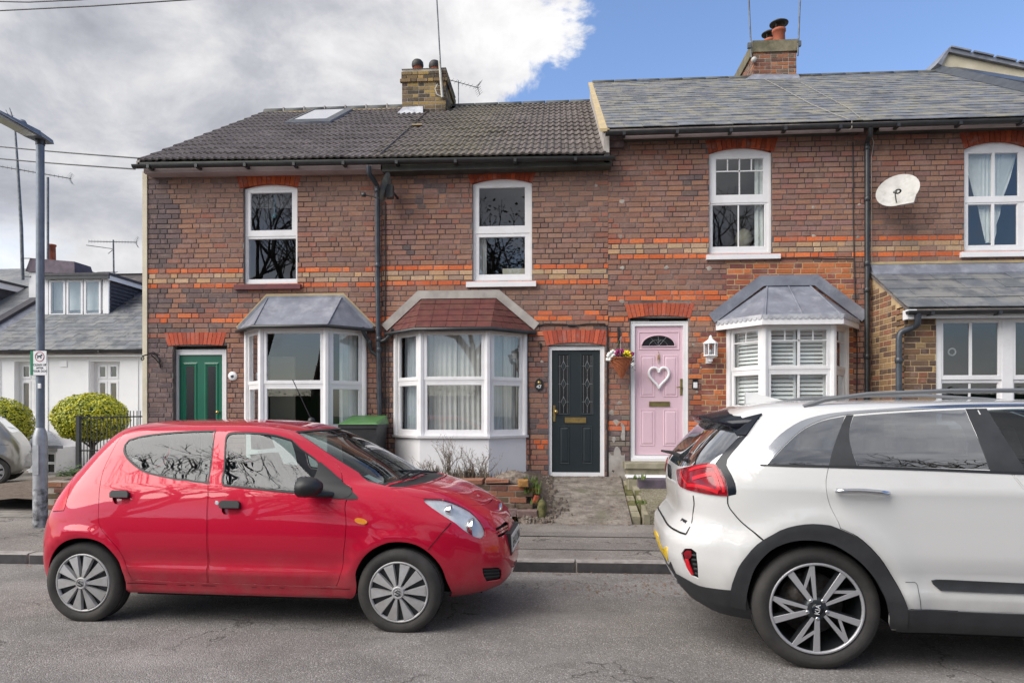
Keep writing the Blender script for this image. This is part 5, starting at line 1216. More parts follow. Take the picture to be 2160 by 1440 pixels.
cable([(812, 425), (813, 560), (812, 700), (813, 1000)], 0.008, 'dark cable dropping from the small satellite dish beside the grey downpipe')
cable([(818, 700), (819, 1000)], 0.006, 'dark cable running down just beside the red felt bay')
cable([(1115, 691), (1150, 683), (1192, 684), (1206, 687), (1240, 683), (1275, 683), (1281, 690), (1281, 1005)], 0.011, 'black cable looped over the black front door and down its side')
cable([(1115, 690), (1112, 740), (1118, 990)], 0.006, 'thin black cable beside the red felt bay and number plaque')
cable([(1799, 300), (1800, 470), (1803, 600), (1808, 740), (1806, 900)], 0.009, 'dark cable running down between the lead bay and black downpipe')
cable([(1500, 546), (1640, 546), (1700, 545), (1800, 546)], 0.007, 'dark cable running level under the pink door house window')
cable([(1836, 280), (1843, 300), (1838, 330), (1839, 560)], 0.005, 'pale cable hanging beside the black downpipe', 'white_pole')
cable([(1850, 575), (1852, 640), (1849, 700), (1850, 830)], 0.007, 'dark cable on the wall beside the lean-to', Y=Y0 - .03)
b = MB(); pts = [(1612, 172), (1660, 198), (1710, 226), (1760, 248), (1797, 262)]
b.tube([roof_hit(x, y, PR_) + Vector((0, 0, .05)) for x, y in pts] + [V(1797, 270, 9.58), V(1786, 278, 9.7)], .005, 5); thing_mesh(b, 'cable', 'cable_pale', 'pale cable crossing the slates from the chimney to the gutter', 'cable')
b = MB(); b.tube([roof_hit(x, y, PR_) + Vector((0, 0, .05)) for x, y in ((1690, 180), (1740, 208), (1790, 235), (1815, 256))] , .004, 5); thing_mesh(b, 'cable', 'cable_pale', 'thinner pale cable lying on the slates nearer the tall end house', 'cable')
b = MB(); b.tube([V(1206 - 8, 686, Y0 - .02), V(1214, 686, Y0 - .02)], 0.018, 6); thing_mesh(b, 'junction_box', 'cable', 'black cable joint box above the black front door', 'box')
for pts, Y1_, Y2_, lb in (([(0 - 300, -3), (60, 5), (170, 0), (300, -14)], 9, 7, 'upper overhead wire crossing the cloud'), ([(-300, 32), (0, 23), (200, 13), (425, -2), (600, -16)], 9, 7, 'lower overhead wire crossing the cloud')):
    b = MB(); b.tube([V(x, y, lerp(Y1_, Y2_, i / (len(pts) - 1))) for i, (x, y) in enumerate(pts)], .008, 5); thing_mesh(b, 'overhead_wire', 'cable', lb, 'wire', 'overhead wires')
for a_, b__, lb in (((-300, 275), (305, 335), 'upper of two wires reaching the tiled eaves behind the lamp post'), ((-300, 302), (285, 357), 'lower of two wires reaching the tiled eaves behind the lamp post')):
    b = MB(); pts = [V(lerp(a_[0], b__[0], i / 8), lerp(a_[1], b__[1], i / 8) + 5 * math.sin(math.pi * i / 8), lerp(14, 9.8, i / 8)) for i in range(9)]; b.tube(pts, .011, 5); thing_mesh(b, 'overhead_wire', 'cable', lb, 'wire', 'wires to the eaves')
# ================================================================== lean-to of house 4
PLN = 0.92; yl4 = Y0 - PLN; ye4 = yl4 - 0.14
zle = WZ(650, 2000, ye4); zlt = WZ(574, 2000); lx0 = lean_x0
def PN_(x, t): return Vector((x, lerp(ye4, Y0 - 0.01, t), lerp(zle, zlt, t)))
lt = roof_deck(H4, PN_(lx0 - 0.02, 0), PN_(XE, 0), PN_(lx0 - 0.02, 1), PN_(XE, 1), 'mortar', 0.05, 'lean_to_roof')
me = lt.data; bm = bmesh.new(); bm.from_mesh(me); off = part_origin(lt)
bmesh.ops.delete(bm, geom=[v for v in bm.verts if v.co.y + off.y > Y0 + 0.2], context='VERTS'); bm.to_mesh(me); bm.free()
slates(PN_, lt, lx0 - 0.03, XE, 4, 0.50, SLATE_C, over=1.5, kr=(0.7, 1.15), t1=0.97)
b = MB(); zf = WZ(556, 2000); b.hull([(lx0 - .02, Y0 - .13, zlt - .05), (XE, Y0 - .13, zlt - .05), (XE, Y0 - .0, zlt + .0), (lx0 - .02, Y0 - .0, zlt + .0)], [(lx0 - .02, Y0 - .13, zlt - .03), (XE, Y0 - .13, zlt - .03), (XE, Y0 - .012, zf), (lx0 - .02, Y0 - .012, zf)]); b.build('lead_flashing', M['lead'], H4)
b = MB(); b.box(lx0 - .02, XE, Y0 - .02, Y0 - .003, zf, zf + 0.035); b.build('mortar_fillet', M['cement_yellow'], H4)
C_STK = [lin(150, 122, 88), lin(128, 98, 74), lin(110, 86, 70), lin(142, 96, 74), lin(96, 78, 68), lin(160, 132, 96)]
b = MB(); b.add([(lx0, yl4 + .005, 0), (lx0, Y0 - .005, 0), (lx0, Y0 - .005, zlt - .06), (lx0, yl4 + .005, zle + (zlt - zle) * .14 - .06), (lx0 + .2, yl4 + .005, 0), (lx0 + .2, Y0 - .005, 0), (lx0 + .2, Y0 - .005, zlt - .06), (lx0 + .2, yl4 + .005, zle + (zlt - zle) * .14 - .06)], [(0, 1, 2, 3), (4, 7, 6, 5), (3, 2, 6, 7), (0, 3, 7, 4)])
sw_ = b.build('side_wall', M['mortar_yellow'], H4); off = part_origin(sw_)
r = 0; z = 0.05
while z < zlt:
    y = yl4 + 0.004; k = r % 2
    while y < Y0 - 0.03:
        wd = min(BW if k % 2 == 0 else 0.102, Y0 - 0.01 - y); k += 1
        zroof = PN_(0, (y + wd * .2 - ye4) / (Y0 - ye4)).z - 0.06
        if z + .035 < zroof and wd > 0.03:
            o = link_mesh('brick', brick_me(BW, var=random.randrange(4)), sw_); o.location = Vector((lx0 - .006, y + wd / 2, z)) - off; o.rotation_euler = (0, 0, -math.pi / 2); o.scale = (wd / BW, 1, 1); o.color = (*pick(C_STK, .14), 1)
        y += wd + BJ
    z += 0.075; r += 1
wx0, wx1 = WX(1975, yl4), XE - 0.15; wz1, wz0 = WZ(663, 2000, yl4), WZ(905, 2000, yl4)
b = MB(); merge_rects(lx0, XE, 0, zle + .05, [(wx0, wx1, wz0, wz1)], b, yl4 + 0.004, yl4 + 0.2); fw_ = b.build('front_wall', M['mortar_yellow'], H4)
lay_bricks(fw_, lx0, XE, 0, wz1 + .02, [(wx0, wx1, wz0, wz1 + .1)], 0.05, lambda r, x, z: pick(C_STK, .14), 60, y=yl4 - .004)
b = MB(); rect_ring(b, (wx0, wx1, wz0, wz1), (wx0 + .07, wx1 - .07, wz0 + .06, wz1 - .07), yl4 + .02, yl4 + .11); mxx = WX(2128, yl4); b.box(mxx - .065, mxx + .065, yl4 + .022, yl4 + .108, wz0 + .06, wz1 - .07); wl4 = b.build('window', M['upvc'], H4)
ztr = WZ(800, 2040, yl4)
for (xa, xb) in ((wx0 + .05, mxx - .05), (mxx + .05, mxx + .05 + (mxx - wx0 - .1)), (mxx + 0.1 + (mxx - wx0 - .1), wx1 - .06)):
    if xb - xa < 0.3: continue
    xm_ = (xa + xb) / 2
    sash(wl4, (xa, xb, ztr, wz1 - .055), (xa + .05, xb - .05, ztr + .05, wz1 - .10), yl4 + .03, bars=[(xm_ - .018, xm_ + .018, ztr + .05, wz1 - .10)])
    sash(wl4, (xa + .01, xb - .01, wz0 + .05, ztr), (xa + .045, xb - .045, wz0 + .1, ztr - .04), yl4 + .05, bars=[(xm_ - .012, xm_ + .012, wz0 + .1, ztr - .04)])
room_box(wl4, wx0 + .3, wx1 - .3, wz0, wz1, yl4 + .25, yl4 + 3.5)
b = MB(); b.box(wx0 - .02, wx1, yl4 - .01, yl4 + .03, wz1, wz1 + .045); b.build('head_board', M['upvc'], H4)
x, z = W(2008, 742, yl4 + .35); b = MB(); vs = [(x + .045 * math.cos(t), yl4 + .35, z + .045 * math.sin(t)) for t in [2 * math.pi * k / 20 for k in range(21)]]; b.tube(vs, .010, 6); b.build('ring_ornament', M['upvc'], wl4)  # small ring lamp; plain white colour stands in for its glow
p0, p1 = V(1914, 656, ye4 - .04), V(2300, 652, ye4 - .04); p1.x = XE; gutter(H4, p0, p1, r_=.05)
board(H4, 'fascia', Vector((lx0 + .02, ye4 + .02, zle - .12)), Vector((XE, ye4 + .02, zle - .12)), .09, .02, 'upvc')
b = MB(); b.box(lx0 - .03, lx0 + .08, ye4 - .01, ye4 + .12, zle - .13, zle - .01); b.build('fascia_end', M['upvc'], H4)
yq = yl4 - .06
pipe('downpipe', [V(1936, 660, ye4 - .04), V(1936, 684, ye4 - .02), V(1928, 690, yl4 - .08), V(1900, 700, yq), V(1896, 712, yq), V(1896, 1010, yq)], .038, 'pipe_grey', 'dark downpipe with a swan neck at the corner of the lean-to', [V(1896, 760, yq)])
# ================================================================== front gardens, steps, low wall
xp0, xp1 = WX(1150, 8.6), WX(1312, 8.6)
def garden_z(x, y):
    t = (y - PB) / (Y0 - PB); return lerp(PZ1 - 0.01, 0.595, min(1, max(0, t)) ** 0.85) + 0.02 * noise.noise((x * 4, y * 5, 3)) * (0.3 + t)
sheet('path', WX(1118, 9), WX(1322, 9), PB - 0.005, Y0 + 0.05, garden_z, M['path_concrete'], 24, 24)
LWY = 8.62
bx0, bx1 = WX(98, LWY), WX(1112, LWY)
def bed_z(x, y): return 0.60 + 0.05 * noise.noise((x * 3, y * 3, 1)) + 0.05 * noise.noise((x * 9, y * 9, 1)) - (0.25 if x < XA - .1 else 0)
sheet('garden_bed', bx0, bx1, LWY + 0.05, Y0 + .05, bed_z, M['soil'], 90, 14)
sheet('garden_bed', XA - 3.2, XA + .02, 9.0, 12.5, lambda x, y: 0.32 + .03 * noise.noise((x * 3, y * 3, 1)), M['soil'], 12, 12)
rub = MB()
for i in range(620):
    x = bx1 - .05 + abs(random.gauss(0, .22)); y = random.uniform(PB - .02, Y0 - .05); t = (y - PB) / (Y0 - PB)
    if x > lerp(WX(1225, 8.4), WX(1150, Y0), t) : continue
    zz = garden_z(x, y) + 0.02; s = random.uniform(.010, .038) * (1.5 if random.random() < .12 else 1)
    n = 5; a0 = random.random() * 6
    ring = [(x + s * math.cos(a0 + 2 * math.pi * k / n) * random.uniform(.7, 1.2), y + s * math.sin(a0 + 2 * math.pi * k / n) * random.uniform(.7, 1.2)) for k in range(n)]
    rub.hull([(a, c, zz - .03) for a, c in ring], [(lerp(a, x, .35), lerp(c, y, .35), zz + s * random.uniform(.3, .8)) for a, c in ring])
o = rub.build('rubble', M['rubble']); props(o, kind='stuff')
sheet('earth_slope', bx1 - .1, WX(1165, 9.0), PB + .02, Y0, lambda x, y: max(garden_z(x, y) + 0.015, lerp(0.66, garden_z(x, y), min(1, max(0, (x - bx1) / .28))) if y > 8.7 else 0) + .03 * noise.noise((x * 12, y * 12, 2)), M['soil'], 20, 30)
LW = empty('garden_wall', ((bx0 + bx1) / 2, LWY, 0), 'low crumbling brick garden wall in front of the first two houses', 'wall')
ztw = WZ(1020, 1000, LWY)
b = MB(); b.box(bx0, bx1 - .02, LWY + .012, LWY + .20, 0.0, ztw - .01); core = b.build('wall_core', M['mortar_pale'], LW); off = part_origin(core)
C_LW = [lin(128, 84, 66), lin(112, 74, 62), lin(140, 96, 72), lin(100, 84, 66), lin(92, 80, 60), lin(150, 100, 76)]
rows = int((ztw - 0.15) / .075)
for r in range(rows):
    x = bx0 + (0 if r % 2 else .11); end = bx1 + (random.uniform(-.04, .03)) + (.05 if r < 2 else 0)
    while x < end - .1:
        if True:
            o = link_mesh('brick', brick_me(BW, var=random.randrange(4), depth=.10), LW); o.location = Vector((x + BW / 2, LWY + random.uniform(-.012, .006), .19 + r * .075)) - Vector(LW.location); o.rotation_euler = (random.uniform(-.02, .02), random.uniform(-.02, .02), random.uniform(-.02, .02)); o.color = (*pick(C_LW, .15), 1)
        x += BW + BJ + random.uniform(-.003, .006)
def loose(name, px, py, w_, h, d, m, col=None, rz=0, ry=0, Y=LWY + .08, parent=None):
    b = MB(); b.cbox(-w_ / 2, w_ / 2, -d / 2, d / 2, -h / 2, h / 2, min(h, w_) * .12);
    for i in range(len(b.v)): b.v[i] = tuple(c + random.uniform(-.006, .006) for c in b.v[i])
    o = b.build(name, M[m], parent, world=False); p = V(px, py, Y); o.location = p - (Vector(parent.location) if parent else Vector((0, 0, 0))); o.rotation_euler = (0, ry, rz)
    if col: o.color = (*col, 1)
    return o
for (px, py, w_, h) in ((870, 1014, .34, .06), (930, 1013, .36, .055), (990, 1014, .36, .06), (1050, 1013, .30, .05)):
    loose('coping_stone', px, py, w_, h, .24, 'brick', lin(150, 104, 84), parent=LW, Y=LWY + .10)
mb = MB(); pc = V(1082, 1012, LWY + .2)
for j in range(7):
    f = math.pi / 2 * j / 6
    mb.v += [(pc.x + .26 * math.cos(f) * math.cos(a) * (1 + .15 * noise.noise((a * 2, f * 3, 1))), pc.y + .17 * math.cos(f) * math.sin(a), pc.z - .03 + .15 * math.sin(f) + .03 * noise.noise((a * 2, f * 4, 5))) for a in [2 * math.pi * k / 16 for k in range(16)]]
for j in range(6):
    for k in range(16): mb.f.append([j * 16 + k, j * 16 + (k + 1) % 16, (j + 1) * 16 + (k + 1) % 16, (j + 1) * 16 + k]); mb.c.append(None); mb.sm.append(True)
mb.build('rubble_mound', M['rubble'], LW)
o = props(loose('loose_brick', 1103, 1018, .12, .085, .2, 'brick', lin(160, 118, 66), rz=.1, Y=LWY - .02), 'yellowish brick lying loose on the end of the low wall', 'brick')
o = props(loose('loose_brick', 1128, 1035, .13, .07, .1, 'brick', lin(176, 96, 58), rz=-.2, Y=8.75), 'orange brick lying on the rubble beside the low wall', 'brick')
o = props(loose('loose_brick', 1130, 1052, .06, .10, .06, 'brick', lin(188, 92, 62), rz=.3, ry=.3, Y=8.62), 'small broken red brick stood on end above the mossy stone', 'brick')
b = MB(); p = V(1143, 1072, 8.50); b.lathe([(.055, -.12), (.062, 0), (.055, .06), (.03, .10), (.0, .12)], p, 'z', 9); thing_mesh(b, 'mossy_stone', 'moss', 'short mossy stone post at the foot of the rubble beside the path', 'stone')
for k, (px, py, w_) in enumerate(((1072, 1080, .22), (1112, 1082, .26))):
    props(loose('loose_brick', px, py, w_, .09, .12, 'brick', C_SOOT[k], rz=.05 * k, Y=8.50), ('dark brick at the pavement edge nearest the red car', 'dark brick at the pavement edge next to the mossy stone')[k], 'brick')
def tufts(name, spots, m, label, hmin=.04, hmax=.10, n=26, spread=.09):
    b = MB()
    for (p, s) in spots:
        for i in range(n):
            a = random.random() * 6.28; r_ = random.random() ** .5 * spread * s; q = p + Vector((r_ * math.cos(a), r_ * math.sin(a), 0)); h = random.uniform(hmin, hmax) * s; d = Vector((random.uniform(-.4, .4), random.uniform(-.4, .4), 1)) * h; sd = Vector((math.cos(a), math.sin(a), 0)) * .006 * (1 + s)
            b.add([q - sd, q + sd, q + d], [(0, 1, 2)])
    o = b.build(name, M[m], fix=False); props(o, label, kind='stuff'); return o
tufts('grass', [(WG(1085, 1095, .17), 1.0), (WG(1062, 1096, .17), .8), (WG(1120, 1092, .18), 1.0), (WG(1110, 1094, .18), .8), (V(1124, 1040, 8.6), 1.3), (V(1118, 1030, 8.7), 1.4), (V(1116, 1016, 8.72), 1.2), (V(1133, 1062, 8.55), 1.0), (WG(1163, 1010, .5), .6), (WG(1210, 1092, .2), .5), (V(1347, 1010, 9.2), 1), (V(1352, 1062, 8.5), .8)], 'grass_green', 'small weeds')
b = MB()
def leaf(b, p, s):
    a = random.random() * 6.28; u = Vector((math.cos(a), math.sin(a), random.uniform(-.3, .3))) * s; v = Vector((-math.sin(a), math.cos(a), random.uniform(-.4, .4))) * s * .6
    b.add([p - u, p + v, p + u, p - v], [(0, 1, 2), (0, 2, 3)])
for i in range(5200):
    k = random.random()
    if k < .42:  # bed
        x, y = random.uniform(bx0 + .3, bx1), random.uniform(LWY + .1, Y0 - .05); z = bed_z(x, y) + .01
    elif k < .62: # path, thinner towards the middle
        x, y = random.uniform(bx1, WX(1330, 9)), random.uniform(PB, Y0); t = abs(x - (xp0 + xp1) / 2) / ((xp1 - xp0) / 2)
        if random.random() > t * .9: continue
        z = garden_z(x, y) + .012
    elif k < .72: x, y = random.gauss(0, 3.0), KERB_Y - abs(random.gauss(0, .10)) - .03; z = road_z(y) + .008
    elif k < .82: x, y = random.gauss(.9, .7), random.gauss(5.85, .22); z = road_z(y) + .008
    elif k < .93: x, y = random.uniform(-4, 4), PB - abs(random.gauss(0, .07)); z = pav_z(y) + .008
    else: x, y = random.uniform(-6, 5), random.uniform(KERB_Y + .1, PB); z = pav_z(y) + .008
    leaf(b, Vector((x, y, z)), random.uniform(.006, .016))
o = b.build('fallen_leaves', M['dead_leaf'], fix=False); props(o, kind='stuff')
def twiggy(name, base, h, spread, n, label, m='twig', seed=1, cat='shrub', group='leafless shrubs in the front garden', leafy=0.4):
    rr = random.Random(seed); t = empty(name, base, label, cat, group); b = MB(); lf = MB()
    def grow(p, d, ln, r_, dep):
        pts = [p]; q = p
        for i in range(3):
            d = (d + Vector((rr.uniform(-.35, .35), rr.uniform(-.35, .35), rr.uniform(-.1, .25)))).normalized(); q = q + d * ln / 3; pts.append(q)
        b.tube(pts, [r_, r_ * .85, r_ * .7, r_ * .5], 4, False)
        if rr.random() < leafy: leaf(lf, q, rr.uniform(.01, .018)); leaf(lf, pts[2], rr.uniform(.008, .014))
        if dep > 0:
            for k in range(rr.choice((2, 3, 3))):
                i = rr.choice((1, 2, 3)); nd = (d + Vector((rr.uniform(-.9, .9), rr.uniform(-.9, .9), rr.uniform(-.2, .7)))).normalized(); grow(pts[i], nd, ln * rr.uniform(.5, .8), r_ * .6, dep - 1)
    for i in range(n):
        a = rr.uniform(0, 6.28); d = Vector((math.cos(a) * spread, math.sin(a) * spread * .7, 1)).normalized(); grow(base + Vector((rr.uniform(-.05, .05), rr.uniform(-.05, .05), 0)), d, h * rr.uniform(.35, .6), .0055, 3)
    b.build('branches', M[m], t); lf.build('leaves', M['dead_leaf'], t, fix=False); return t
def bedp(px, Y): x = WX(px, Y); return Vector((x, Y, bed_z(x, Y)))
twiggy('bare_shrub', bedp(945, 9.15), .60, .35, 9, 'tallest leafless shrub in front of the white bay wall', seed=3)
twiggy('bare_shrub', bedp(1003, 9.1), .42, .9, 12, 'spreading leafless shrub on the side of the black door', seed=5)
twiggy('bare_shrub', bedp(905, 9.0), .34, .8, 9, 'low leafless shrub nearest the red car bonnet', seed=8)
tufts('undergrowth', [(bedp(px, 8.95), 1.4) for px in (900, 925, 960, 990, 1010, 1040)] + [(bedp(px, 9.2), 1.6) for px in (930, 975, 1000)], 'twig', 'dry stems on the bed', .05, .14, 40, .12)
e0, e1 = V(1322, 1012, 9.75), WG(1362, 1083, .20)
b = MB(); xL0, xL1 = WX(1342, 9.3), WX(1368, 8.46); xr = WX(1800, 9)
zt0, zt1 = WZ(1030, 1380, 9.3), WZ(1076, 1390, 8.46)
b.hull([(xL0, 9.3, .05), (xL1, 8.46, .05), (xr, 8.46, .05), (xr, 9.3, .05)], [(xL0, 9.3, zt0), (xL1, 8.46, zt1), (xr, 8.46, zt1), (xr, 9.3, zt0)])
mat('exposed_gravel', (0.12, 0.10, 0.065), (0.30, 0.27, 0.20), 45, 0.95, bump=0.9, bscale=60, bdist=.02, dirt=(0.10, 0.10, 0.03), dscale=3, damt=.7)
o = b.build('forecourt', M['exposed_gravel']); props(o, kind='structure')
def slab(name, x0, x1, y0, y1, z0, z1, m, h=H3): b = MB(); b.cbox(x0, x1, y0, y1, z0, z1, .012); return b.build(name, M[m], h)
sx0 = WX(1318, 9.62); sx1 = WX(1470, 9.62)
slab('step', sx0, sx1, 9.60, Y0 - .01, WZ(989, 1390, 9.60), WZ(976, 1390, 9.60), 'stone_step')
slab('riser', sx0 + .03, sx1, 9.66, Y0 - .01, .4, WZ(989, 1390, 9.6) - .002, 'stone_step')
slab('step', WX(1322, 9.4), sx1, 9.36, 9.66, WZ(1009, 1390, 9.36), WZ(1004.5, 1390, 9.36), 'white_paint'); slab('riser', WX(1324, 9.4), sx1, 9.37, 9.66, .3, WZ(1009, 1390, 9.36) - .002, 'stone_step')
slab('step', WX(1345, 9.3), sx1 + .1, 9.30, 9.36, .25, WZ(1010, 1390, 9.30), 'mauve_stone')
for (pa, pb, w_) in ((V(1322, 1014, 9.7), V(1342, 1090, 8.5), .10), (V(1338, 1014, 9.5), V(1366, 1086, 8.45), .08)):
    b = MB(); n = 7; d = pb - pa
    for i in range(n):
        p, q = pa + d * (i / n), pa + d * ((i + .94) / n); wv = Vector((w_ / 2, 0, 0)); j = Vector((random.uniform(-.012, .012), 0, random.uniform(-.015, .01))); p = p + j; q = q + j
        h = Vector((0, 0, -.25)); mb = MB(); mb.hull([p - wv + h, p + wv + h, q + wv + h, q - wv + h], [p - wv, p + wv * .9, q + wv, q - wv * .9]); o = mb.build('edging_stone', M['moss'] if random.random() < .6 else M['stone_step'])
        if i == 0 and w_ == .10: first = o
        o['_e'] = 1
edg = [o for o in S.objects if o.get('_e')]
er = empty('stone_edging', (0, 0, 0), 'two mossy rows of edging stones beside the concrete path', 'edging')
for o in edg: o.parent = er; del o['_e']
# ================================================================== small things on the fronts
bp = V(757, 1000, Y0 - .42); bp.z = .58
BN = empty('wheelie_bin', bp, 'black wheelie bin with a green lid beside the grey downpipe', 'bin'); zl = WZ(892, 757, Y0 - .7); zb_ = .6
xa, xb = WX(714, Y0 - .7), WX(797, Y0 - .7); ya, yb = Y0 - .72, Y0 - .12
b = MB(); b.hull([(xa + .07, ya + .08, zb_), (xb - .07, ya + .08, zb_), (xb - .07, yb - .05, zb_), (xa + .07, yb - .05, zb_)], [(xa + .015, ya + .015, zl - .03), (xb - .015, ya + .015, zl - .03), (xb - .015, yb, zl - .03), (xa + .015, yb, zl - .03)]); b.hull([(xa, ya, zl - .07), (xb, ya, zl - .07), (xb, yb, zl - .07), (xa, yb, zl - .07)], [(xa, ya, zl - .02), (xb, ya, zl - .02), (xb, yb, zl - .02), (xa, yb, zl - .02)]); b.build('body', M['bin_black'], BN)
zt_ = WZ(876, 757, Y0 - .4); b = MB(); b.hull([(xa - .01, ya - .02, zl - .018), (xb + .01, ya - .02, zl - .018), (xb + .01, yb, zl - .018), (xa - .01, yb, zl - .018)], [(xa + .03, ya + .01, zl - .002), (xb - .03, ya + .01, zl + .012), (xb - .02, yb, zt_), (xa + .02, yb, zt_)]); b.build('lid', M['bin_green'], BN)
for s in (xa + .06, xb - .06): b = MB(); b.lathe([(0, -.03), (.1, -.03), (.1, .03), (0, .03)], (s, yb - .02, zb_ + .1), 'x', 16); b.build('wheel', M['black_iron'], BN)
b = MB(); b.tube([(xa + .05, yb + .03, zl - .02), (xb - .05, yb + .03, zl - .02)], .015, 8); b.build('handle', M['bin_black'], BN)
t = empty('house_plaque', V(491, 793, Y0 - .02), 'round white enamel plaque beside the green door', 'plaque'); p = V(491, 793, Y0 - .01)
b = MB(); b.lathe([(0, -.022), (.06, -.020), (.068, -.012), (.068, .008)], p, 'y', 24); b.build('disc', M['sign_white'], t)
b = MB()
for k, (dx, dz, r_) in enumerate(((-.012, 0, .014), (.012, .008, .012), (0, -.014, .016), (.016, -.010, .010))): b.lathe([(0, -.027), (r_, -.024), (r_, -.02)], p + Vector((dx, 0, dz)), 'y', 8)
b.build('painted_motif', M['sign_ink'], t)
t = empty('house_plaque', V(1137, 811, Y0 - .02), 'oval black plaque with the number 47 beside the black door', 'plaque'); p = V(1137, 811, Y0 - .01)
b = MB(); vs = [(p.x + .062 * math.cos(a), p.z + .085 * math.sin(a)) for a in [2 * math.pi * k / 24 for k in range(24)]]; b.prism(vs, p.y - .015, p.y); b.build('plate', M['black_gloss'], t)
b = MB(); b.lathe([(0, -.03), (.028, -.022), (.03, -.014)], p + Vector((0, 0, .03)), 'y', 10); b.build('flower_motif', M['brass'], t)
def text(s, loc, size, m, parent, rot=(R(90), 0, 0), name='lettering', align='CENTER', world=True, ext=0.0006, bold=0.0):
    c = bpy.data.curves.new(name, 'FONT'); c.body = s; c.size = size; c.align_x = align; c.align_y = 'CENTER'; c.extrude = ext; c.offset = bold; c.resolution_u = 3; c.materials.append(M[m])
    o = bpy.data.objects.new(name, c); COL.objects.link(o); o.parent = parent; o.location = Vector(loc) - (part_origin(parent) if world else Vector((0, 0, 0))); o.rotation_euler = rot; return o
text('47', p + Vector((0, -.018, -.032)), .07, 'sign_white', t, bold=.002)
LNT = empty('wall_lantern', V(1499, 735, Y0), 'white lantern on the wall between the pink door and its bay', 'lamp'); yy = Y0 - .13; p = V(1499, 735, yy)
def LZ(v): return WZ(v, 1499, yy)
b = MB(); b.lathe([(.0, LZ(706)), (.018, LZ(709)), (.03, LZ(715)), (.095, LZ(722)), (.105, LZ(725)), (.09, LZ(726))], (p.x, yy, 0), 'z', 6, False); b.build('cap', M['white_paint'], LNT)
b = MB(); b.lathe([(.085, LZ(752)), (.1, LZ(751)), (.1, LZ(749)), (.085, LZ(748))], (p.x, yy, 0), 'z', 6, False); b.lathe([(.085, LZ(751)), (.03, LZ(757)), (.03, LZ(762)), (0, LZ(762.5))], (p.x, yy, 0), 'z', 6, False); b.build('base', M['white_paint'], LNT)
b = MB()
for k in range(6): a = math.pi / 3 * k; b.tube([(p.x + .085 * math.cos(a), yy + .085 * math.sin(a), LZ(750)), (p.x + .088 * math.cos(a), yy + .088 * math.sin(a), LZ(724))], .010, 4)
b.tube([(p.x, yy, LZ(759)), (p.x, Y0, LZ(759))], .02, 6); b.box(p.x - .04, p.x + .04, Y0 - .015, Y0, LZ(765), LZ(752)); b.build('frame', M['white_paint'], LNT)
b = MB(); b.lathe([(.075, LZ(750)), (.078, LZ(725))], (p.x, yy, 0), 'z', 6, False); b.build('pane', M['glass'], LNT)
b = MB(); b.lathe([(0, LZ(748)), (.02, LZ(747)), (.02, LZ(738)), (.0, LZ(736))], (p.x, yy, 0), 'z', 8); b.build('bulb', M['lamp_glass'], LNT)
t = empty('doorbell', V(1466, 810, Y0), 'small black and white doorbell right beside the pink door', 'doorbell'); b = MB(); x0, z0 = W(1460.5, 819, Y0); x1, z1 = W(1471.5, 799, Y0); b.cbox(x0, x1, Y0 - .03, Y0 - .004, z0, z1, .006); b.build('case', M['black_gloss'], t); b = MB(); b.cbox(x0 + .008, x1 - .008, Y0 - .034, Y0 - .028, z0 + .006, lerp(z0, z1, .64), .002); b.build('button', M['sign_white'], t)
t = empty('heart_wreath', V(1390, 795, YD3 - .03), 'white heart shaped wreath hung on the pink door', 'wreath'); b = MB()
c = V(1390, 797, YD3 - .035); hp = []
sx = (WX(1411, YD3) - WX(1369, YD3)) / 32; sz = (WZ(774, 1390, YD3) - WZ(818, 1390, YD3)) / 29
for k in range(65):
    a = 2 * math.pi * k / 64; hp.append(c + Vector((16 * math.sin(a) ** 3 * sx, 0, (13 * math.cos(a) - 5 * math.cos(2 * a) - 2 * math.cos(3 * a) - math.cos(4 * a) + 2.5) * sz)))
b.tube(hp, .019, 8, False); b.build('hoop', M['heart_white'], t)
b = MB(); b.tube([hp[0], V(1389.5, 745, YD3 - .02)], .0025, 4); b.build('string', M['heart_white'], t)
HB = empty('hanging_basket', V(1308, 756, Y0 - .2), 'cone shaped wicker basket of pansies hung between the two front doors', 'hanging basket'); yb_ = Y0 - .2
rb = (WX(1333, yb_) - WX(1284.5, yb_)) / 2; c = V(1308.7, 756, yb_); tip = V(1312, 799, yb_)
b = MB(); n = 22; vs = []; rws = 12
for j in range(rws + 1):
    f = j / rws; r_ = rb * (1 - f) ** .92 + .006; q = c.lerp(tip, f)
    for k in range(n): a = 2 * math.pi * k / n; rr_ = r_ * (1 + (.05 if (j + k) % 2 else -.02)); vs.append(q + Vector((rr_ * math.cos(a), rr_ * math.sin(a), 0)))
b.add(vs, [(j * n + k, j * n + (k + 1) % n, (j + 1) * n + (k + 1) % n, (j + 1) * n + k) for j in range(rws) for k in range(n)], False); b.build('cone', M['wicker'], HB, fix=False)
b = MB(); b.lathe([(rb - .01, -.012), (rb + .012, -.008), (rb + .012, .008), (rb - .01, .012)], c, 'z', 24); b.build('rim', M['wicker'], HB)
lf = MB()
for i in range(420):
    a = random.random() * 6.28; rr_ = rb * random.random() ** .5 * 1.12; leaf(lf, c + Vector((rr_ * math.cos(a), rr_ * math.sin(a), random.uniform(-.02, .06))), random.uniform(.012, .026))
for i in range(70): leaf(lf, V(1335, 765, yb_) + Vector((random.gauss(0, .012), random.gauss(0, .02), random.gauss(0, .05))), .018)
for i in range(160): f = random.random(); leaf(lf, V(1303, 745, yb_).lerp(V(1305, 718, yb_), f) + Vector((random.gauss(0, .035 * (1 - f)), random.gauss(0, .02), 0)), .014)
lf.build('leaves', M['leaf_basket'], HB, fix=False)['kind'] = 'stuff'
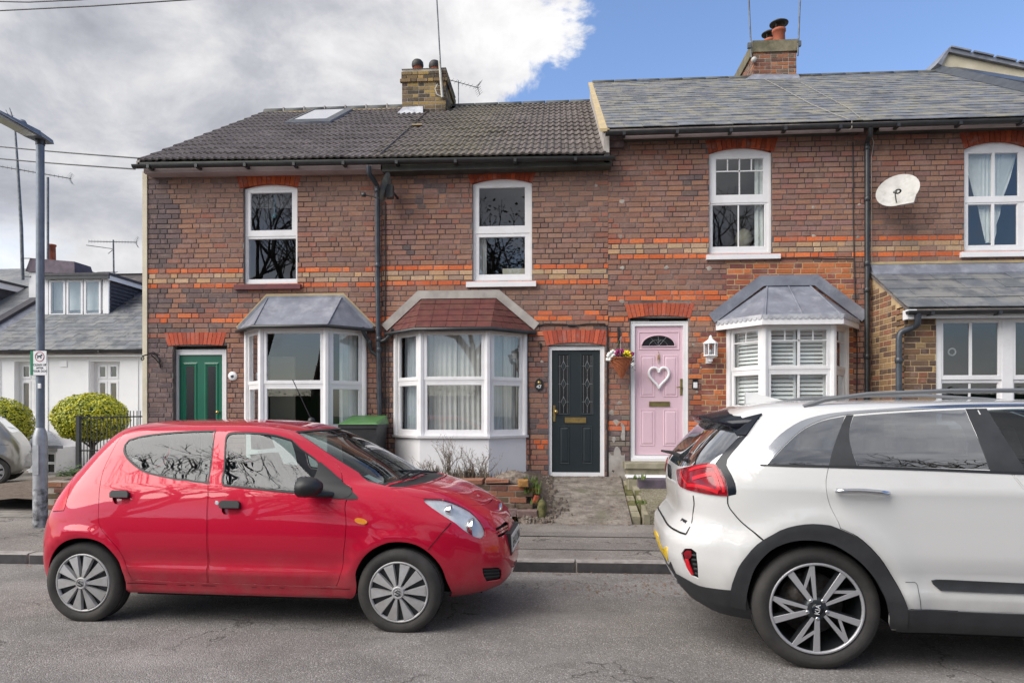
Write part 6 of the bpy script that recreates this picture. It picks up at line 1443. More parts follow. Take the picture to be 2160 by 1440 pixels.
for (px, py, m, r_) in ((1288, 750, 'flower_white', .042), (1294, 745, 'flower_white', .04), (1284, 756, 'flower_white', .03), (1305, 745, 'flower_purple', .045), (1312, 741, 'flower_purple', .03), (1321, 745, 'flower_yellow', .036), (1327, 748, 'flower_yellow', .036), (1334, 746, 'flower_purple', .022), (1335, 768, 'flower_white', .02)):
    b = MB(); p = V(px, py, yb_ - .10); r_ *= 1.25
    for k in range(5):
        a = 2 * math.pi * k / 5 + random.random(); q = p + Vector((math.cos(a) * r_ * .6, random.uniform(-.01, .01), math.sin(a) * r_ * .6)); b.lathe([(0, -.012), (r_ * .5, -.004), (r_ * .55, .004), (0, .01)], q, 'y', 7)
    b.build('flower', M[m], HB)
b = MB(); hk = V(1310, 709, Y0 - .19)
for k in range(3): a = 2 * math.pi * k / 3 + .4; b.tube([c + Vector((rb * math.cos(a), rb * math.sin(a), 0)), hk], .003, 4)
b.build('chains', M['galvanised'], HB)
t = empty('basket_bracket', V(1305, 700, Y0), 'black iron bracket holding the cone basket', 'bracket'); b = MB(); b.box(WX(1302), WX(1307), Y0 - .02, Y0, WZ(722, 1305), WZ(690, 1305)); b.build('plate', M['black_iron'], t)
b = MB(); b.tube([V(1304, 692, Y0 - .02), V(1306, 694, Y0 - .1), V(1311, 700, Y0 - .2), hk], .008, 6); b.tube([V(1304, 715, Y0 - .02), V(1308, 704, Y0 - .12)], .006, 6); b.build('arm', M['black_iron'], t)
t = empty('scroll_bracket', V(330, 760, Y0), 'black iron scroll bracket left of the green door', 'bracket'); b = MB()
b.tube([V(338, 776, Y0 - .02), V(335, 757, Y0 - .02), V(322, 742, Y0 - .02)], .012, 6); b.tube([V(336, 748, Y0 - .03), V(318, 745, Y0 - .2), V(300, 751, Y0 - .42)], .009, 6); b.tube([V(335, 765, Y0 - .03), V(326, 755, Y0 - .15), V(318, 748, Y0 - .2)], .008, 6); q = V(300, 756, Y0 - .42)
b.tube([q + Vector((.03 * math.cos(a) * (1 - i / 14), 0, .035 * math.sin(a) * (1 - i / 14))) for i, a in enumerate([R(90 - 40 * k) for k in range(11)])], .008, 5); b.build('scroll', M['black_iron'], t)
b = MB(); b.lathe([(0, -.03), (.02, -.03), (.02, .01), (0, .01)], V(1140, 726, Y0), 'y', 8); b.tube([V(1140, 724, Y0 - .02), V(1140, 734, Y0 - .02)], .012, 6); thing_mesh(b, 'wall_hook', 'black_iron', 'small dark hook on the wall left of the black door arch', 'hook')
# ================================================================== lamp post
LP = WG(85, 1111, .145); LPc = empty('street_lamp', LP, 'blue grey street lamp post with a flat lamp head and a dog sign', 'street lamp'); sc_ = 1440 / (px_dir(85, 870).y and LP.y / px_dir(85, 870).y)
def lz(py): return HC + (870 - py) / sc_
b = MB(); b.lathe([(.078, 0), (.078, lz(1055))], LP, 'z', 20); b.v = [(x, y, z if z > .2 else LP.z - .05) for x, y, z in b.v]; b.build('base', M['post_base'], LPc)
b = MB(); b.lathe([(.077, lz(1055)), (.077, lz(925)), (.07, lz(915)), (.048, lz(902))], (LP.x, LP.y, 0), 'z', 20); b.build('lower_column', M['galvanised'], LPc)
b = MB(); b.box(LP.x - .035, LP.x + .04, LP.y - .082, LP.y - .07, lz(1000), lz(938)); b.build('access_door', M['galvanised'], LPc)
b = MB(); b.lathe([(.047, lz(903)), (.044, lz(300))], (LP.x, LP.y, 0), 'z', 16); b.build('upper_column', M['post_blue'], LPc)
zt_ = lz(296); b = MB()
def head(y0, y1, w0, w1, z0, z1, t0, t1): b.hull([(LP.x - w0, y0, z0), (LP.x + w0, y0, z0), (LP.x + w1, y1, z1), (LP.x - w1, y1, z1)], [(LP.x - w0 * .8, y0, z0 + t0), (LP.x + w0 * .8, y0, z0 + t0), (LP.x + w1 * .7, y1, z1 + t1), (LP.x - w1 * .7, y1, z1 + t1)])
head(LP.y + .13, LP.y - .10, .075, .105, zt_ + .0, zt_, .05, .07); head(LP.y - .10, LP.y - .75, .105, .095, zt_, zt_ + .02, .07, .04); b.build('lamp_head', M['post_blue'], LPc)
b = MB(); b.box(LP.x - .075, LP.x + .075, LP.y - .68, LP.y - .15, zt_ - .006, zt_ + .02); b.build('lens', M['lamp_glass'], LPc)
b = MB(); b.lathe([(.05, zt_ + .05), (.05, zt_ + .09), (.035, zt_ + .12), (0, zt_ + .125)], (LP.x, LP.y - .28, 0), 'z', 14); b.build('photocell', M['post_blue'], LPc)
b = MB(); b.lathe([(.05, zt_ - .06), (.055, zt_ + .01)], (LP.x, LP.y, 0), 'z', 12); b.build('spigot', M['gutter_black'], LPc)
ys = LP.y - .06
def sp(px, py): return V(px, py, ys)
SG = empty('dog_fouling_sign', sp(84, 765), 'white sign with a dog in a red ring strapped to the lamp post', 'sign')
p0, p1 = sp(71, 791), sp(98.5, 740); b = MB(); b.box(p0.x, p1.x, ys - .006, ys, p0.z, p1.z); b.build('plate', M['sign_white'], SG)
c = sp(84.5, 752); b = MB(); b.tube([c + Vector((.055 * math.cos(a), -.008, .055 * math.sin(a))) for a in [2 * math.pi * k / 24 for k in range(25)]], .0045, 4, False); b.build('ring', M['sign_red'], SG)
b = MB(); dog = [(-.03, -.022), (-.022, -.022), (-.018, -.004), (.008, -.004), (.012, -.022), (.02, -.022), (.018, .004), (.03, .014), (.034, .024), (.02, .03), (.012, .016), (-.02, .012), (-.032, .024), (-.036, .018), (-.026, .004)]
b.prism([(c.x + x, c.z + z) for x, z in dog], ys - .010, ys - .006); b.build('dog', M['sign_ink'], SG)
for k, s in enumerate(('CLEAN UP', 'AFTER', 'YOUR DOG')): text(s, sp(84.7, 769.5 + 6.6 * k) + Vector((0, -.0075, 0)), .036 if k != 1 else .032, 'sign_ink', SG, bold=.0006)
b = MB(); q0, q1 = sp(62.5, 791), sp(70, 740); b.box(q0.x, q1.x, LP.y - .05, LP.y + .12, q0.z, q1.z); thing_mesh(b, 'side_sign', 'sign_green', 'narrow green sign fixed edge on behind the dog sign', 'sign')
b = MB(); p = V(84, 814, LP.y - .05); b.cbox(p.x - .02, p.x + .02, p.y - .012, p.y, p.z - .03, p.z + .03, .004); thing_mesh(b, 'number_tag', 'sign_white', 'tiny pale tag on the lamp post below the dog sign', 'tag')
# ================================================================== white cottage behind, left
YCT = 16.0; RS = 0.61
def VC(px, py, Y=YCT): return V(px, py, Y)
CT = empty('white_cottage', VC(150, 870) , 'white rendered cottage with a slate roof and a white framed dormer', 'cottage')
CT.location.z = 0
cx0, cx1 = WX(-160, YCT), WX(420, YCT); zeC = WZ(742, 150, YCT)
def copn(l, r, t, b_): return (WX(l, YCT), WX(r, YCT), WZ(b_, (l + r) / 2, YCT), WZ(t, (l + r) / 2, YCT))
o1, o2 = copn(30, 79, 762, 880), copn(190, 253, 762, 880)
b = MB(); merge_rects(cx0, cx1, -0.6, zeC + .05, [o1, o2], b, YCT, YCT + .3); b.build('wall', M['render_white'], CT)
def cott_window(o, l, r, t, b_, tr, mid):
    y = YCT + .16; x0, x1 = WX(l, y), WX(r, y); z1, z0, zt = WZ(t, l, y), WZ(b_, l, y), WZ(tr, l, y); xm_ = WX(mid, y)
    b = MB(); rect_ring(b, (o[0], o[1], o[2], o[3]), (x0 + .06, x1 - .05, z0 + .06, z1 - .06), y, y + .08); b.box(xm_ - .03, xm_ + .03, y + .002, y + .078, z0 + .06, z1 - .06); b.box(x0 + .06, xm_ - .03, y + .003, y + .077, zt - .04, zt + .04); b.box(xm_ + .03, x1 - .05, y + .003, y + .077, zt - .04, zt + .04)
    w_ = b.build('window', M['upvc'], CT)
    for (xa, xb) in ((x0 + .06, xm_ - .03), (xm_ + .03, x1 - .05)):
        for (za, zb) in ((z0 + .06, zt - .04), (zt + .04, z1 - .06)):
            sash(w_, (xa - .01, xb + .01, za - .01, zb + .01), (xa + .035, xb - .035, za + .035, zb - .035), y - .01)
    room_box(w_, x0 + .5, x1 - .5, z0, z1, y + .12, y + 2)
cott_window(o1, 42, 80, 765, 880, 801, 67); cott_window(o2, 203, 253, 765, 872, 801, 228)
b = MB(); b.box(cx0, cx1, YCT - .16, YCT - .13, WZ(752, 150, YCT - .16), WZ(741, 150, YCT - .16)); b.build('fascia', M['upvc'], CT)
b = MB(); b.box(cx0, cx1, YCT - .13, YCT, WZ(752, 150, YCT - .16) + .01, WZ(752, 150, YCT - .16) + .03); b.build('soffit', M['upvc'], CT)
for px in (0, 100, 186, 290):
    b = MB(); b.box(WX(px, YCT), WX(px + 2.0, YCT) + .0, YCT - .02, YCT + .0, 0, WZ(753, px, YCT)); b.build('pilaster_edge', M['render_white'], CT)
b = MB(); x0, x1 = WX(127, YCT), WX(142, YCT); b.cbox(x0, x1, YCT - .02, YCT - .002, WZ(774, 134, YCT), WZ(760, 134, YCT), .004); b.build('vent_cover', M['upvc'], CT)
def PCt(x, t): return Vector((x, lerp(YCT - .22, 20.4, t), zeC + .02 + RS * (lerp(YCT - .22, 20.4, t) - YCT + .22)))
XV = VC(0, 702, 16.9).x
b = MB(); p0, p1, p2, p3 = PCt(XV, 0), PCt(cx1, 0), PCt(cx1, 1), PCt(XV, 1); dn = Vector((0, 0, -.05)); b.hull([p0 + dn * 2, p1 + dn * 2, p2 + dn * 2, p3 + dn * 2], [p0 + dn, p1 + dn, p2 + dn, p3 + dn]); cr = b.build('roof', M['mortar'], CT)
b = MB(); q2, q3 = p2 + Vector((0, 4, -2.4)), p3 + Vector((0, 4, -2.4)); b.quad(p3, p2, q2, q3); b.build('rear_roof', M['mortar'], CT)
YD = 17.65; dx0, dx1 = WX(94, YD), WX(229, YD)
slates(PCt, cr, XV + .1, cx1, 24, .27, slate_me(m='slate_clean'), quota=230, jm='slate_clean_joined', skip=lambda x, t: dx0 + .1 < x < dx1 - .05 and PCt(x, t).y > YD + .15)
gutter(CT, Vector((cx0, YCT - .25, zeC + .02)), Vector((cx1, YCT - .25, zeC + .02)), r_=.055, brk=1.6)
dzb, dzt = WZ(674, 150, YD), WZ(588, 150, YD)
xg0, xg1 = WX(101, YD), WX(217, YD)
b = MB(); merge_rects(dx0, dx1, dzb, dzt, [(xg0, xg1, WZ(667, 150, YD), WZ(590, 150, YD))], b, YD, YD + .06); dm = b.build('dormer', M['upvc'], CT)
wz0, wz1 = WZ(667, 150, YD), WZ(590, 150, YD)
for (l, r) in ((104, 138), (141, 175), (178, 213)):
    xa, xb = WX(l, YD), WX(r, YD); sash(dm, (xa, xb, wz0 + .01, wz1 - .01), (xa + .05, xb - .05, wz0 + .07, wz1 - .05), YD - .015, th=.06)
b = MB(); b.quad((xg0, YD + .22, wz0), (xg1, YD + .22, wz0), (xg1, YD + .22, wz1), (xg0, YD + .22, wz1)); b.build('net_blind', M['curtain_white'], dm, fix=False)
slope = -.02
for s, xx in ((1, dx1), (-1, dx0)):
    yb_ = YD + (dzt - dzb) / RS; th = .03 * s
    b = MB(); b.hull([(xx, YD + .06, dzb - .1), (xx, yb_, dzt - .1), (xx, yb_, dzt), (xx, YD + .06, dzt)], [(xx - th, YD + .06, dzb - .1), (xx - th, yb_, dzt - .1), (xx - th, yb_, dzt), (xx - th, YD + .06, dzt)]); b.build('dormer_cheek', M['cladding_dark'], CT)
    if s > 0:
        for k in range(11):   # lapped cladding boards running up the cheek
            z = dzb + (k + .4) * (dzt - dzb) / 11; y1_ = YD + .05; y2_ = YD + (z - dzb) / RS + .0
            q = MB(); q.hull([(xx, y1_, z - .02), (xx, y1_ + (z - dzb) / RS, z - .02), (xx + .025, y1_ + (z - dzb) / RS, z - .02), (xx + .025, y1_, z - .02)], [(xx, y1_, z + .055), (xx, y1_ + (z - dzb) / RS + .1, z + .055), (xx + .006, y1_ + (z - dzb) / RS + .1, z + .055), (xx + .006, y1_, z + .055)]); q.build('cladding_board', M['cladding_dark'], CT)
b = MB(); zr = dzt + .0; b.box(dx0 - .12, dx1 + .12, YD - .16, 20.3, zr + .06, zr + .13); b.build('dormer_roof', M['cladding_dark'], CT)
b = MB(); b.box(dx1 + .05, dx1 + .09, YD - .1, 20.3, zr - .06, zr + .06); b.build('bargeboard', M['upvc'], CT); b = MB(); b.box(dx0 - .1, dx1 + .1, YD - .14, YD - .10, zr - .03, zr + .06); b.build('dormer_gutter', M['gutter_black'], CT)
YS = 18.3; sx0, sx1 = WX(61, YS), WX(157, YS); szt = WZ(572, 110, YS)
b = MB(); b.box(sx0, sx1, YS, YS + .7, 3.2, szt); cs = b.build('chimney', M['render_white'], CT)
b = MB(); s2 = WZ(543, 110, YS); b.hull([(sx0 - .06, YS - .06, szt), (sx1 + .05, YS - .06, szt - .1), (sx1 + .05, YS + .8, szt - .1), (sx0 - .06, YS + .8, szt)], [(sx0 + .02, YS + .02, s2), (sx1 - .02, YS + .02, s2 - .12), (sx1 - .02, YS + .7, s2 - .12), (sx0 + .02, YS + .7, s2)]); b.build('capping', M['mauve_stone'], cs)
b = MB(); x = WX(109, YS + .3); b.lathe([(.11, s2 - .05), (.10, WZ(520, 110, YS + .3)), (.12, WZ(520, 110, YS + .3) + .01), (.12, WZ(516, 110, YS + .3)), (.08, WZ(516, 110, YS + .3))], (x, YS + .3, 0), 'z', 16); b.build('chimney_pot', M['terracotta'], cs)
b = MB();
for i in range(8):
    a_, c_ = PCt(XV, i / 8), PCt(XV, (i + 1) / 8); b.hull([a_ + Vector((-.25, 0, -.2)), a_ + Vector((0, 0, -.2)), c_ + Vector((0, 0, -.2)), c_ + Vector((-.25, 0, -.2))], [a_ + Vector((-.25, 0, .20)), a_ + Vector((0, 0, .20)), c_ + Vector((0, 0, .20)), c_ + Vector((-.25, 0, .20))])
b.build('verge', M['cladding_dark'], CT)
b = MB(); a_, c_ = PCt(XV, 0), PCt(XV, 1); b.hull([a_ + Vector((0, 0, -.05)), a_ + Vector((.22, 0, -.02)), c_ + Vector((.22, 0, -.02)), c_ + Vector((0, 0, -.05))], [a_ + Vector((0, 0, .10)), a_ + Vector((.22, 0, .0)), c_ + Vector((.22, 0, 0)), c_ + Vector((0, 0, .10))]); b.build('lead_flashing', M['lead'], CT)
C2 = empty('white_cottage', (XV - 2.5, YCT, 0), 'neighbouring cottage roof with dark clad dormer, cropped by the frame', 'cottage')
b = MB(); b.box(XV - 6, XV - .26, YCT, YCT + .3, -.6, zeC + .3); b.build('wall', M['render_white'], C2)
b = MB(); o_ = Vector((-.26, 0, .1)); b.hull([PCt(XV - 6, 0) + o_ * .4, PCt(XV, 0) + o_, PCt(XV, 1) + o_, PCt(XV - 6, 1) + o_ * .4], [PCt(XV - 6, 0) + o_ + Vector((0, 0, .1)), PCt(XV, 0) + o_ + Vector((0, 0, .1)), PCt(XV, 1) + o_ + Vector((0, 0, .1)), PCt(XV - 6, 1) + o_ + Vector((0, 0, .1))]); b.build('roof', M['slate_clean'], C2)
xw = WX(-60, 17.2); zA, zB = WZ(600, 20, 18), WZ(592, 0, 18)
b = MB(); b.box(xw - 1.5, xw, 17.2, 21, 3.5, zA); b.build('dormer', M['cladding_dark'], C2)
for k in range(8): q = MB(); z = 3.9 + k * .17; q.box(xw - .01, xw + .02, 17.2, 21, z, z + .14); q.build('cladding_board', M['cladding_dark'], C2)
b = MB(); b.box(xw - 1.6, xw + .1, 17.0, 21.1, zA + .07, zA + .14); b.build('dormer_roof', M['cladding_dark'], C2); b = MB(); b.box(xw + .03, xw + .07, 17.05, 21.1, zA - .09, zA + .07); b.build('bargeboard', M['upvc'], C2)
yh = YCT - .8; b = MB(); za, zb_ = WZ(908, 110, YCT), WZ(944, 110, yh); b.hull([(WX(60, yh), yh, zb_), (WX(133, yh), yh, zb_ - .02), (WX(104, YCT), YCT, zb_), (WX(60, YCT), YCT, zb_)], [(WX(60, yh), yh, zb_ + .05), (WX(133, yh), yh, zb_ + .05), (WX(104, YCT), YCT, za), (WX(60, YCT), YCT, za)]); b.build('hood_roof', M['lead'], CT)
b = MB(); b.box(WX(60, YCT - .6), WX(121, YCT - .6), YCT - .6, YCT, -.6, zb_); b.build('lobby', M['render_white'], CT)
y = YCT - .62; b = MB(); x0, x1, z0, z1 = WX(98, y), WX(120, y), WZ(1000, 110, y), WZ(953, 110, y); zm = WZ(976, 110, y); rect_ring(b, (x0, x1, z0, z1), (x0 + .05, x1 - .04, z0 + .05, z1 - .05), y - .03, y + .02); b.box(x0 + .05, x1 - .04, y - .028, y + .018, zm - .03, zm + .03); wq = b.build('window', M['upvc'], CT); b = MB(); b.quad((x0 + .05, y, z0 + .05), (x1 - .04, y, z0 + .05), (x1 - .04, y, z1 - .05), (x0 + .05, y, z1 - .05)); b.build('pane', M['black_gloss'], wq, fix=False)
t = empty('leaning_pole', V(48, 588, 18.2), 'tall slightly bent pole fixed to the white cottage chimney', 'aerial mast'); b = MB(); b.tube([V(48, 590, 18.2), V(45, 480, 18.2), V(38, 360, 18.2), V(31, 262, 18.2), V(20, 228, 18.2)], [.045, .045, .035, .025, .012], 8); b.tube([V(48, 583, 18.2), V(66, 583, 18.3)], .012, 5); b.tube([V(48, 545, 18.2), V(66, 545, 18.3)], .012, 5); b.build('pole', M['aerial'], t)
b = MB(); b.tube([V(31, 262, 18.2), V(24, 236, 18.2)], .008, 4); b.tube([V(33, 270, 18.2), V(12, 232, 18.2)], .008, 4); b.tube([V(30, 245, 18.2), V(8, 238, 18.2)], .006, 4); b.build('whip', M['aerial'], t)
yagi([V(101, 560, 18.4), V(101, 374, 18.4)], (V(-40, 344, 18.0), V(150, 377, 18.6)), 22, r_=.014, pole_r=.032, elw=.05, vertical=1.0, label='long television aerial above the white cottage chimney behind the lamp post')
ya_ = yagi([V(240, 576, 18.4), V(239, 506, 18.4)], (V(187, 509, 18.2), V(289, 511, 18.6)), 17, r_=.012, pole_r=.022, elw=.045, vertical=1.0, label='television aerial standing on the cottage dormer roof')
b = MB(); b.tube([V(240, 525, 18.4), V(182, 517, 18.4)], .012, 5); b.tube([V(240, 525, 18.4), V(228, 535, 18.4)], .010, 5); b.build('arm', M['aerial'], ya_)
# ================================================================== drive, hedges, railings
def paver_mat():
    m = bpy.data.materials.new('drive_pavers'); t = NT(m); br = t.n('ShaderNodeTexBrick'); t.l(t.pos((1, 1, 1)), br.inputs['Vector']); br.inputs['Scale'].default_value = 1.0
    br.inputs['Brick Width'].default_value = .42; br.inputs['Row Height'].default_value = .21; br.inputs['Mortar Size'].default_value = .012; br.inputs['Color1'].default_value = (.17, .155, .135, 1); br.inputs['Color2'].default_value = (.28, .26, .235, 1); br.inputs['Mortar'].default_value = (.05, .045, .04, 1)
    c = t.mix(t.rng(t.noise(3, 6, .65), .4, .65, 0, .6), br.outputs['Color'], (.12, .105, .09)); t.col(c); t.rough(.92); t.bump(t.math('ADD', t.math('MULTIPLY', br.outputs['Fac'], -1.0), t.noise(30, 5)), .6, .01); M['drive_pavers'] = m
paver_mat()
sheet('driveway', -30, bx0 - .02, PB, 15.99, lambda x, y: lerp(PZ1, 0.10, min(1, (y - PB) / 4)), M['drive_pavers'], 8, 12)
def topiary(px_c, py_c, rx_px, rz_px, Y, label, seed, py_base):
    rr = random.Random(seed); c = V(px_c, py_c, Y); k = 1440 / Y * .96; rx, rz = rx_px / k, rz_px / k; ry = rx * .95
    t = empty('topiary_bush', Vector((c.x, c.y, V(px_c, py_base, Y).z)), label, 'bush', 'clipped round bushes by the drive')
    nfn = lambda d: 1 + .07 * noise.noise(d * 2.2 + Vector((seed, 0, 0))) + .03 * noise.noise(d * 6)
    b = MB(); vs = []; fs = []; n = 9000
    for i in range(n):
        z = rr.uniform(-1, 1); a = rr.uniform(0, 6.28318); s = math.sqrt(1 - z * z); d = Vector((s * math.cos(a), s * math.sin(a), z))
        sq = 1 - .0 * z
        depth = rr.random() ** 1.6 * .16
        r_ = nfn(d) * (1 - depth) * (1.0 + (.05 * rr.random() if rr.random() < .06 else 0))
        flat = 1.0 if z > -.75 else .92
        p = c + Vector((d.x * rx * r_, d.y * ry * r_, (d.z * rz * r_) * flat)); nrm = Vector((d.x / rx, d.y / ry, d.z / rz)).normalized()
        q = (nrm + Vector((rr.uniform(-.8, .8), rr.uniform(-.8, .8), rr.uniform(-.8, .8)))).normalized(); u = q.orthogonal().normalized(); v = q.cross(u); th = rr.uniform(0, 6.28); u, v = u * math.cos(th) + v * math.sin(th), v * math.cos(th) - u * math.sin(th); sz = rr.uniform(.018, .034)
        j = len(vs); vs += [p - u * sz, p - v * sz * .6 + q * .003, p + u * sz, p + v * sz * .6 + q * .003]; fs.append((j, j + 1, j + 2, j + 3))
    b.add(vs, fs, False); o = b.build('crown', M['leaf_hedge'], t, fix=False)
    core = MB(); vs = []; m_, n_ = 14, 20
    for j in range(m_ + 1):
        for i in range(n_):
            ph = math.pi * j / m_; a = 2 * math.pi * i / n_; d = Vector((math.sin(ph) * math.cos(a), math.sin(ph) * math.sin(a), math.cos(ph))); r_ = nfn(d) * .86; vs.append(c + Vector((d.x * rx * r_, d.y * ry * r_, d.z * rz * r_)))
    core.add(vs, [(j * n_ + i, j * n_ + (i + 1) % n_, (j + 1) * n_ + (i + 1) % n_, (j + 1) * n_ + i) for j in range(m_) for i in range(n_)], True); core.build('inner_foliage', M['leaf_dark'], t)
    b = MB(); zb = V(px_c, py_base, Y).z; b.tube([(c.x, c.y, zb), (c.x + .03, c.y, lerp(zb, c.z, .5)), (c.x, c.y, c.z - rz * .6)], [.06, .05, .05], 8)
    for k in range(5): a = k * 1.25; b.tube([(c.x, c.y, c.z - rz * 1.15), (c.x + .35 * rx * math.cos(a), c.y + .35 * ry * math.sin(a), c.z - rz * .75)], .02, 5)
    b.build('trunk', M['bark'], t)
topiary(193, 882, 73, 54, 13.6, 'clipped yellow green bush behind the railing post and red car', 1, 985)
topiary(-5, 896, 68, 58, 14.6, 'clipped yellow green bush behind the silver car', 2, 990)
RL = empty('iron_railing', V(240, 960, 12.4), 'thin black railings with a thick end post in front of the clipped bush', 'railing')
b = MB(); p = V(165.5, 990, 12.2); zt_ = WZ(876, 165, 12.2); b.box(p.x - .035, p.x + .035, 12.17, 12.24, 0.1, zt_); b.build('end_post', M['black_iron'], RL)
for px in range(170, 306, 7):
    Yr = lerp(12.2, 12.6, (px - 165) / 140); x, zt_ = W(px, 866 if px > 262 else 876, Yr)
    b = MB(); b.box(x - .006, x + .006, Yr - .006, Yr + .006, .2, zt_); b.build('bar', M['black_iron'], RL)
for py in (880, 950): b = MB(); b.tube([V(166, py, 12.2), V(304, py - 2, 12.6)], .013, 4); b.build('rail', M['black_iron'], RL)
b = MB()
for i in range(1500):
    x = random.uniform(bx0 + .02, WX(200, 8.7)); y = random.uniform(LWY + .12, LWY + .5); leaf(b, Vector((x, y, .66 + abs(random.gauss(0, .055)) )), random.uniform(.012, .028))
o = b.build('ground_cover', M['leaf_basket'], fix=False); props(o, 'green', kind='stuff'); del o['label']
RW = empty('garden_wall', (bx0, 10, 0), 'brick return wall running back along the drive behind the lamp post', 'wall'); b = MB(); b.box(bx0 + .03, bx0 + .2, LWY + .25, 12.2, 0, .62); b.build('wall_core', M['mortar_pale'], RW)
off = Vector(RW.location)
for r in range(6):
    y = LWY + .3 + (.1 if r % 2 else 0)
    while y < 12.0: o = link_mesh('brick', brick_me(BW, var=random.randrange(4)), RW); o.location = Vector((bx0 + .02, y, .2 + r * .075)) - off; o.rotation_euler = (0, 0, -math.pi / 2); o.color = (*pick(C_LW, .15), 1); y += BW + BJ
props(RW.children[0], None)
# ================================================================== across the road (mirrored in glass and paint)
def tree(name, base, h, spread, depth, seed, label, evergreen=False, r0=.28, cat='tree'):
    rr = random.Random(seed); t = empty(name, base, label, cat, 'trees across the road'); b = MB(); ends = []
    def grow(p, d, ln, r_, dep):
        pts = [p]; q = p; rs = [r_]
        for i in range(3):
            d = (d + Vector((rr.uniform(-.28, .28), rr.uniform(-.28, .28), rr.uniform(-.1, .18)))).normalized(); q = q + d * ln / 3; pts.append(q); rs.append(r_ * (1 - .12 * (i + 1)))
        b.tube(pts, rs, 6 if dep > 2 else 3, False)
        if dep == 0: ends.append(q); return
        for k in range(rr.choice((2, 3)) if dep < depth else 4):
            nd = (d + Vector((rr.uniform(-1, 1) * spread, rr.uniform(-1, 1) * spread, rr.uniform(-.25, .5)))).normalized(); grow(pts[rr.choice((2, 3, 3))], nd, ln * rr.uniform(.62, .85), r_ * rr.uniform(.5, .68), dep - 1)
    grow(base, Vector((0, 0, 1)), h * .32, r0, depth); b.build('branches', M['bark'], t)
    if evergreen:
        lf = MB()
        for e_ in ends:
            for k in range(26): leaf(lf, e_ + Vector((rr.gauss(0, .45), rr.gauss(0, .45), rr.gauss(0, .4))), rr.uniform(.06, .14))
        lf.build('crown', M['leaf_dark'], t, fix=False)
    return t
tree('bare_tree', Vector((-7.4, -4.9, -.1)), 11, .95, 6, 11, 'large bare winter tree across the road, seen in the red car windows')
tree('bare_tree', Vector((7.6, -5.6, -.1)), 10, 1.0, 6, 12, 'spreading bare tree across the road, seen in the white car windows')
tree('bare_tree', Vector((-11.5, -6.5, -.1)), 12, 1.0, 6, 21, 'second large bare tree across the road, further left in the mirrored view')
tree('bare_tree', Vector((-3.0, -6.2, -.1)), 10, 1.0, 6, 23, 'middle bare tree across the road between the two large ones')
tree('evergreen_tree', Vector((-.6, -10.5, -.1)), 12, .8, 5, 14, 'dark evergreen across the road mirrored in the upstairs windows', True)
tree('evergreen_tree', Vector((-11.5, -11.5, -.1)), 12, .8, 5, 15, 'second dark evergreen further along across the road', True)
OH = empty('brick_villa', (8, -17, 0), 'brick house across the road, mirrored in upstairs glass', 'house')
b = MB(); b.box(3, 14, -24, -16, -.3, 5.2); o = b.build('wall', M['brick'], OH); o.color = (*lin(140, 90, 76), 1)
b = MB(); b.hull([(2.7, -15.7, 5.2), (14.3, -15.7, 5.2), (14.3, -24.3, 5.2), (2.7, -24.3, 5.2)], [(2.7, -19.9, 8.2), (14.3, -19.9, 8.2), (14.3, -20.1, 8.2), (2.7, -20.1, 8.2)]); o = b.build('roof', M['brick'], OH); o.color = (*lin(120, 66, 52), 1)
for x in (4.5, 8, 11.5):
    for z in (.8, 3.2): b = MB(); b.box(x, x + 1.2, -16, -15.93, z, z + 1.3); b.build('window', M['upvc'], OH)
b = MB();
for i in range(16000):
    x = random.uniform(-22, 22); p = Vector((x, -4.6 + random.gauss(0, .4), random.uniform(0, 2.3) + random.gauss(0, .12))); leaf(b, p, random.uniform(.05, .10))  # unseen hedge, its height raised so the bay glass mirrors dark
b.box(-22, 22, -5.0, -4.3, -.2, 2.1); o = b.build('hedge', M['leaf_dark'], fix=False); props(o, 'long dark hedge across the road', kind='stuff')  # unseen hedge, made tall so window reflections turn dark
# ================================================================== cars
def paint_mat(name, col, flake=0.0, rough=0.32, met=0.0, dirt=0.25):
    m = bpy.data.materials.new(name); t = NT(m); x = t.n('ShaderNodeSeparateXYZ'); t.l(t.n('ShaderNodeTexCoord').outputs['Object'], x.inputs[0])
    low = t.rng(x.outputs[2], 0.55, 0.2, 0, 1)       # road film collects low down on the panels
    f = t.math('MULTIPLY', t.math('MULTIPLY', low, t.rng(t.noise(5, 6, .65, t.pos(world=False)), .3, .7)), dirt * 2)
    c = t.mix(f, col, (0.22, 0.19, 0.16)); t.col(c)
    t.rough(t.rng(f, 0, 1, rough, .8)); t.b.inputs['Metallic'].default_value = met
    t.b.inputs['Specular IOR Level'].default_value = 0.15; t.b.inputs['Coat Weight'].default_value = 1.0; t.b.inputs['Coat Roughness'].default_value = 0.02; t.b.inputs['Coat IOR'].default_value = 1.5
    M[name] = m
paint_mat('paint_red', (0.50, 0.003, 0.032), met=.1, rough=.38, dirt=.22); paint_mat('paint_white', (0.63, 0.628, 0.62), rough=.4, dirt=.28); paint_mat('paint_silver', (0.27, 0.26, 0.24), met=.6, rough=.35, dirt=.2)
mat('car_black', (0.016, 0.017, 0.019), rough=.5, world=False); mat('car_gloss_black', (0.008, 0.011, 0.018), rough=.22, spec=.35, world=False)
mat('cladding', (0.035, 0.037, 0.041), (0.024, 0.025, 0.028), 8, .62, world=False); mat('rubber', (0.022, 0.021, 0.021), (0.05, 0.046, 0.042), 5, .78, bump=.3, bscale=90, world=False)
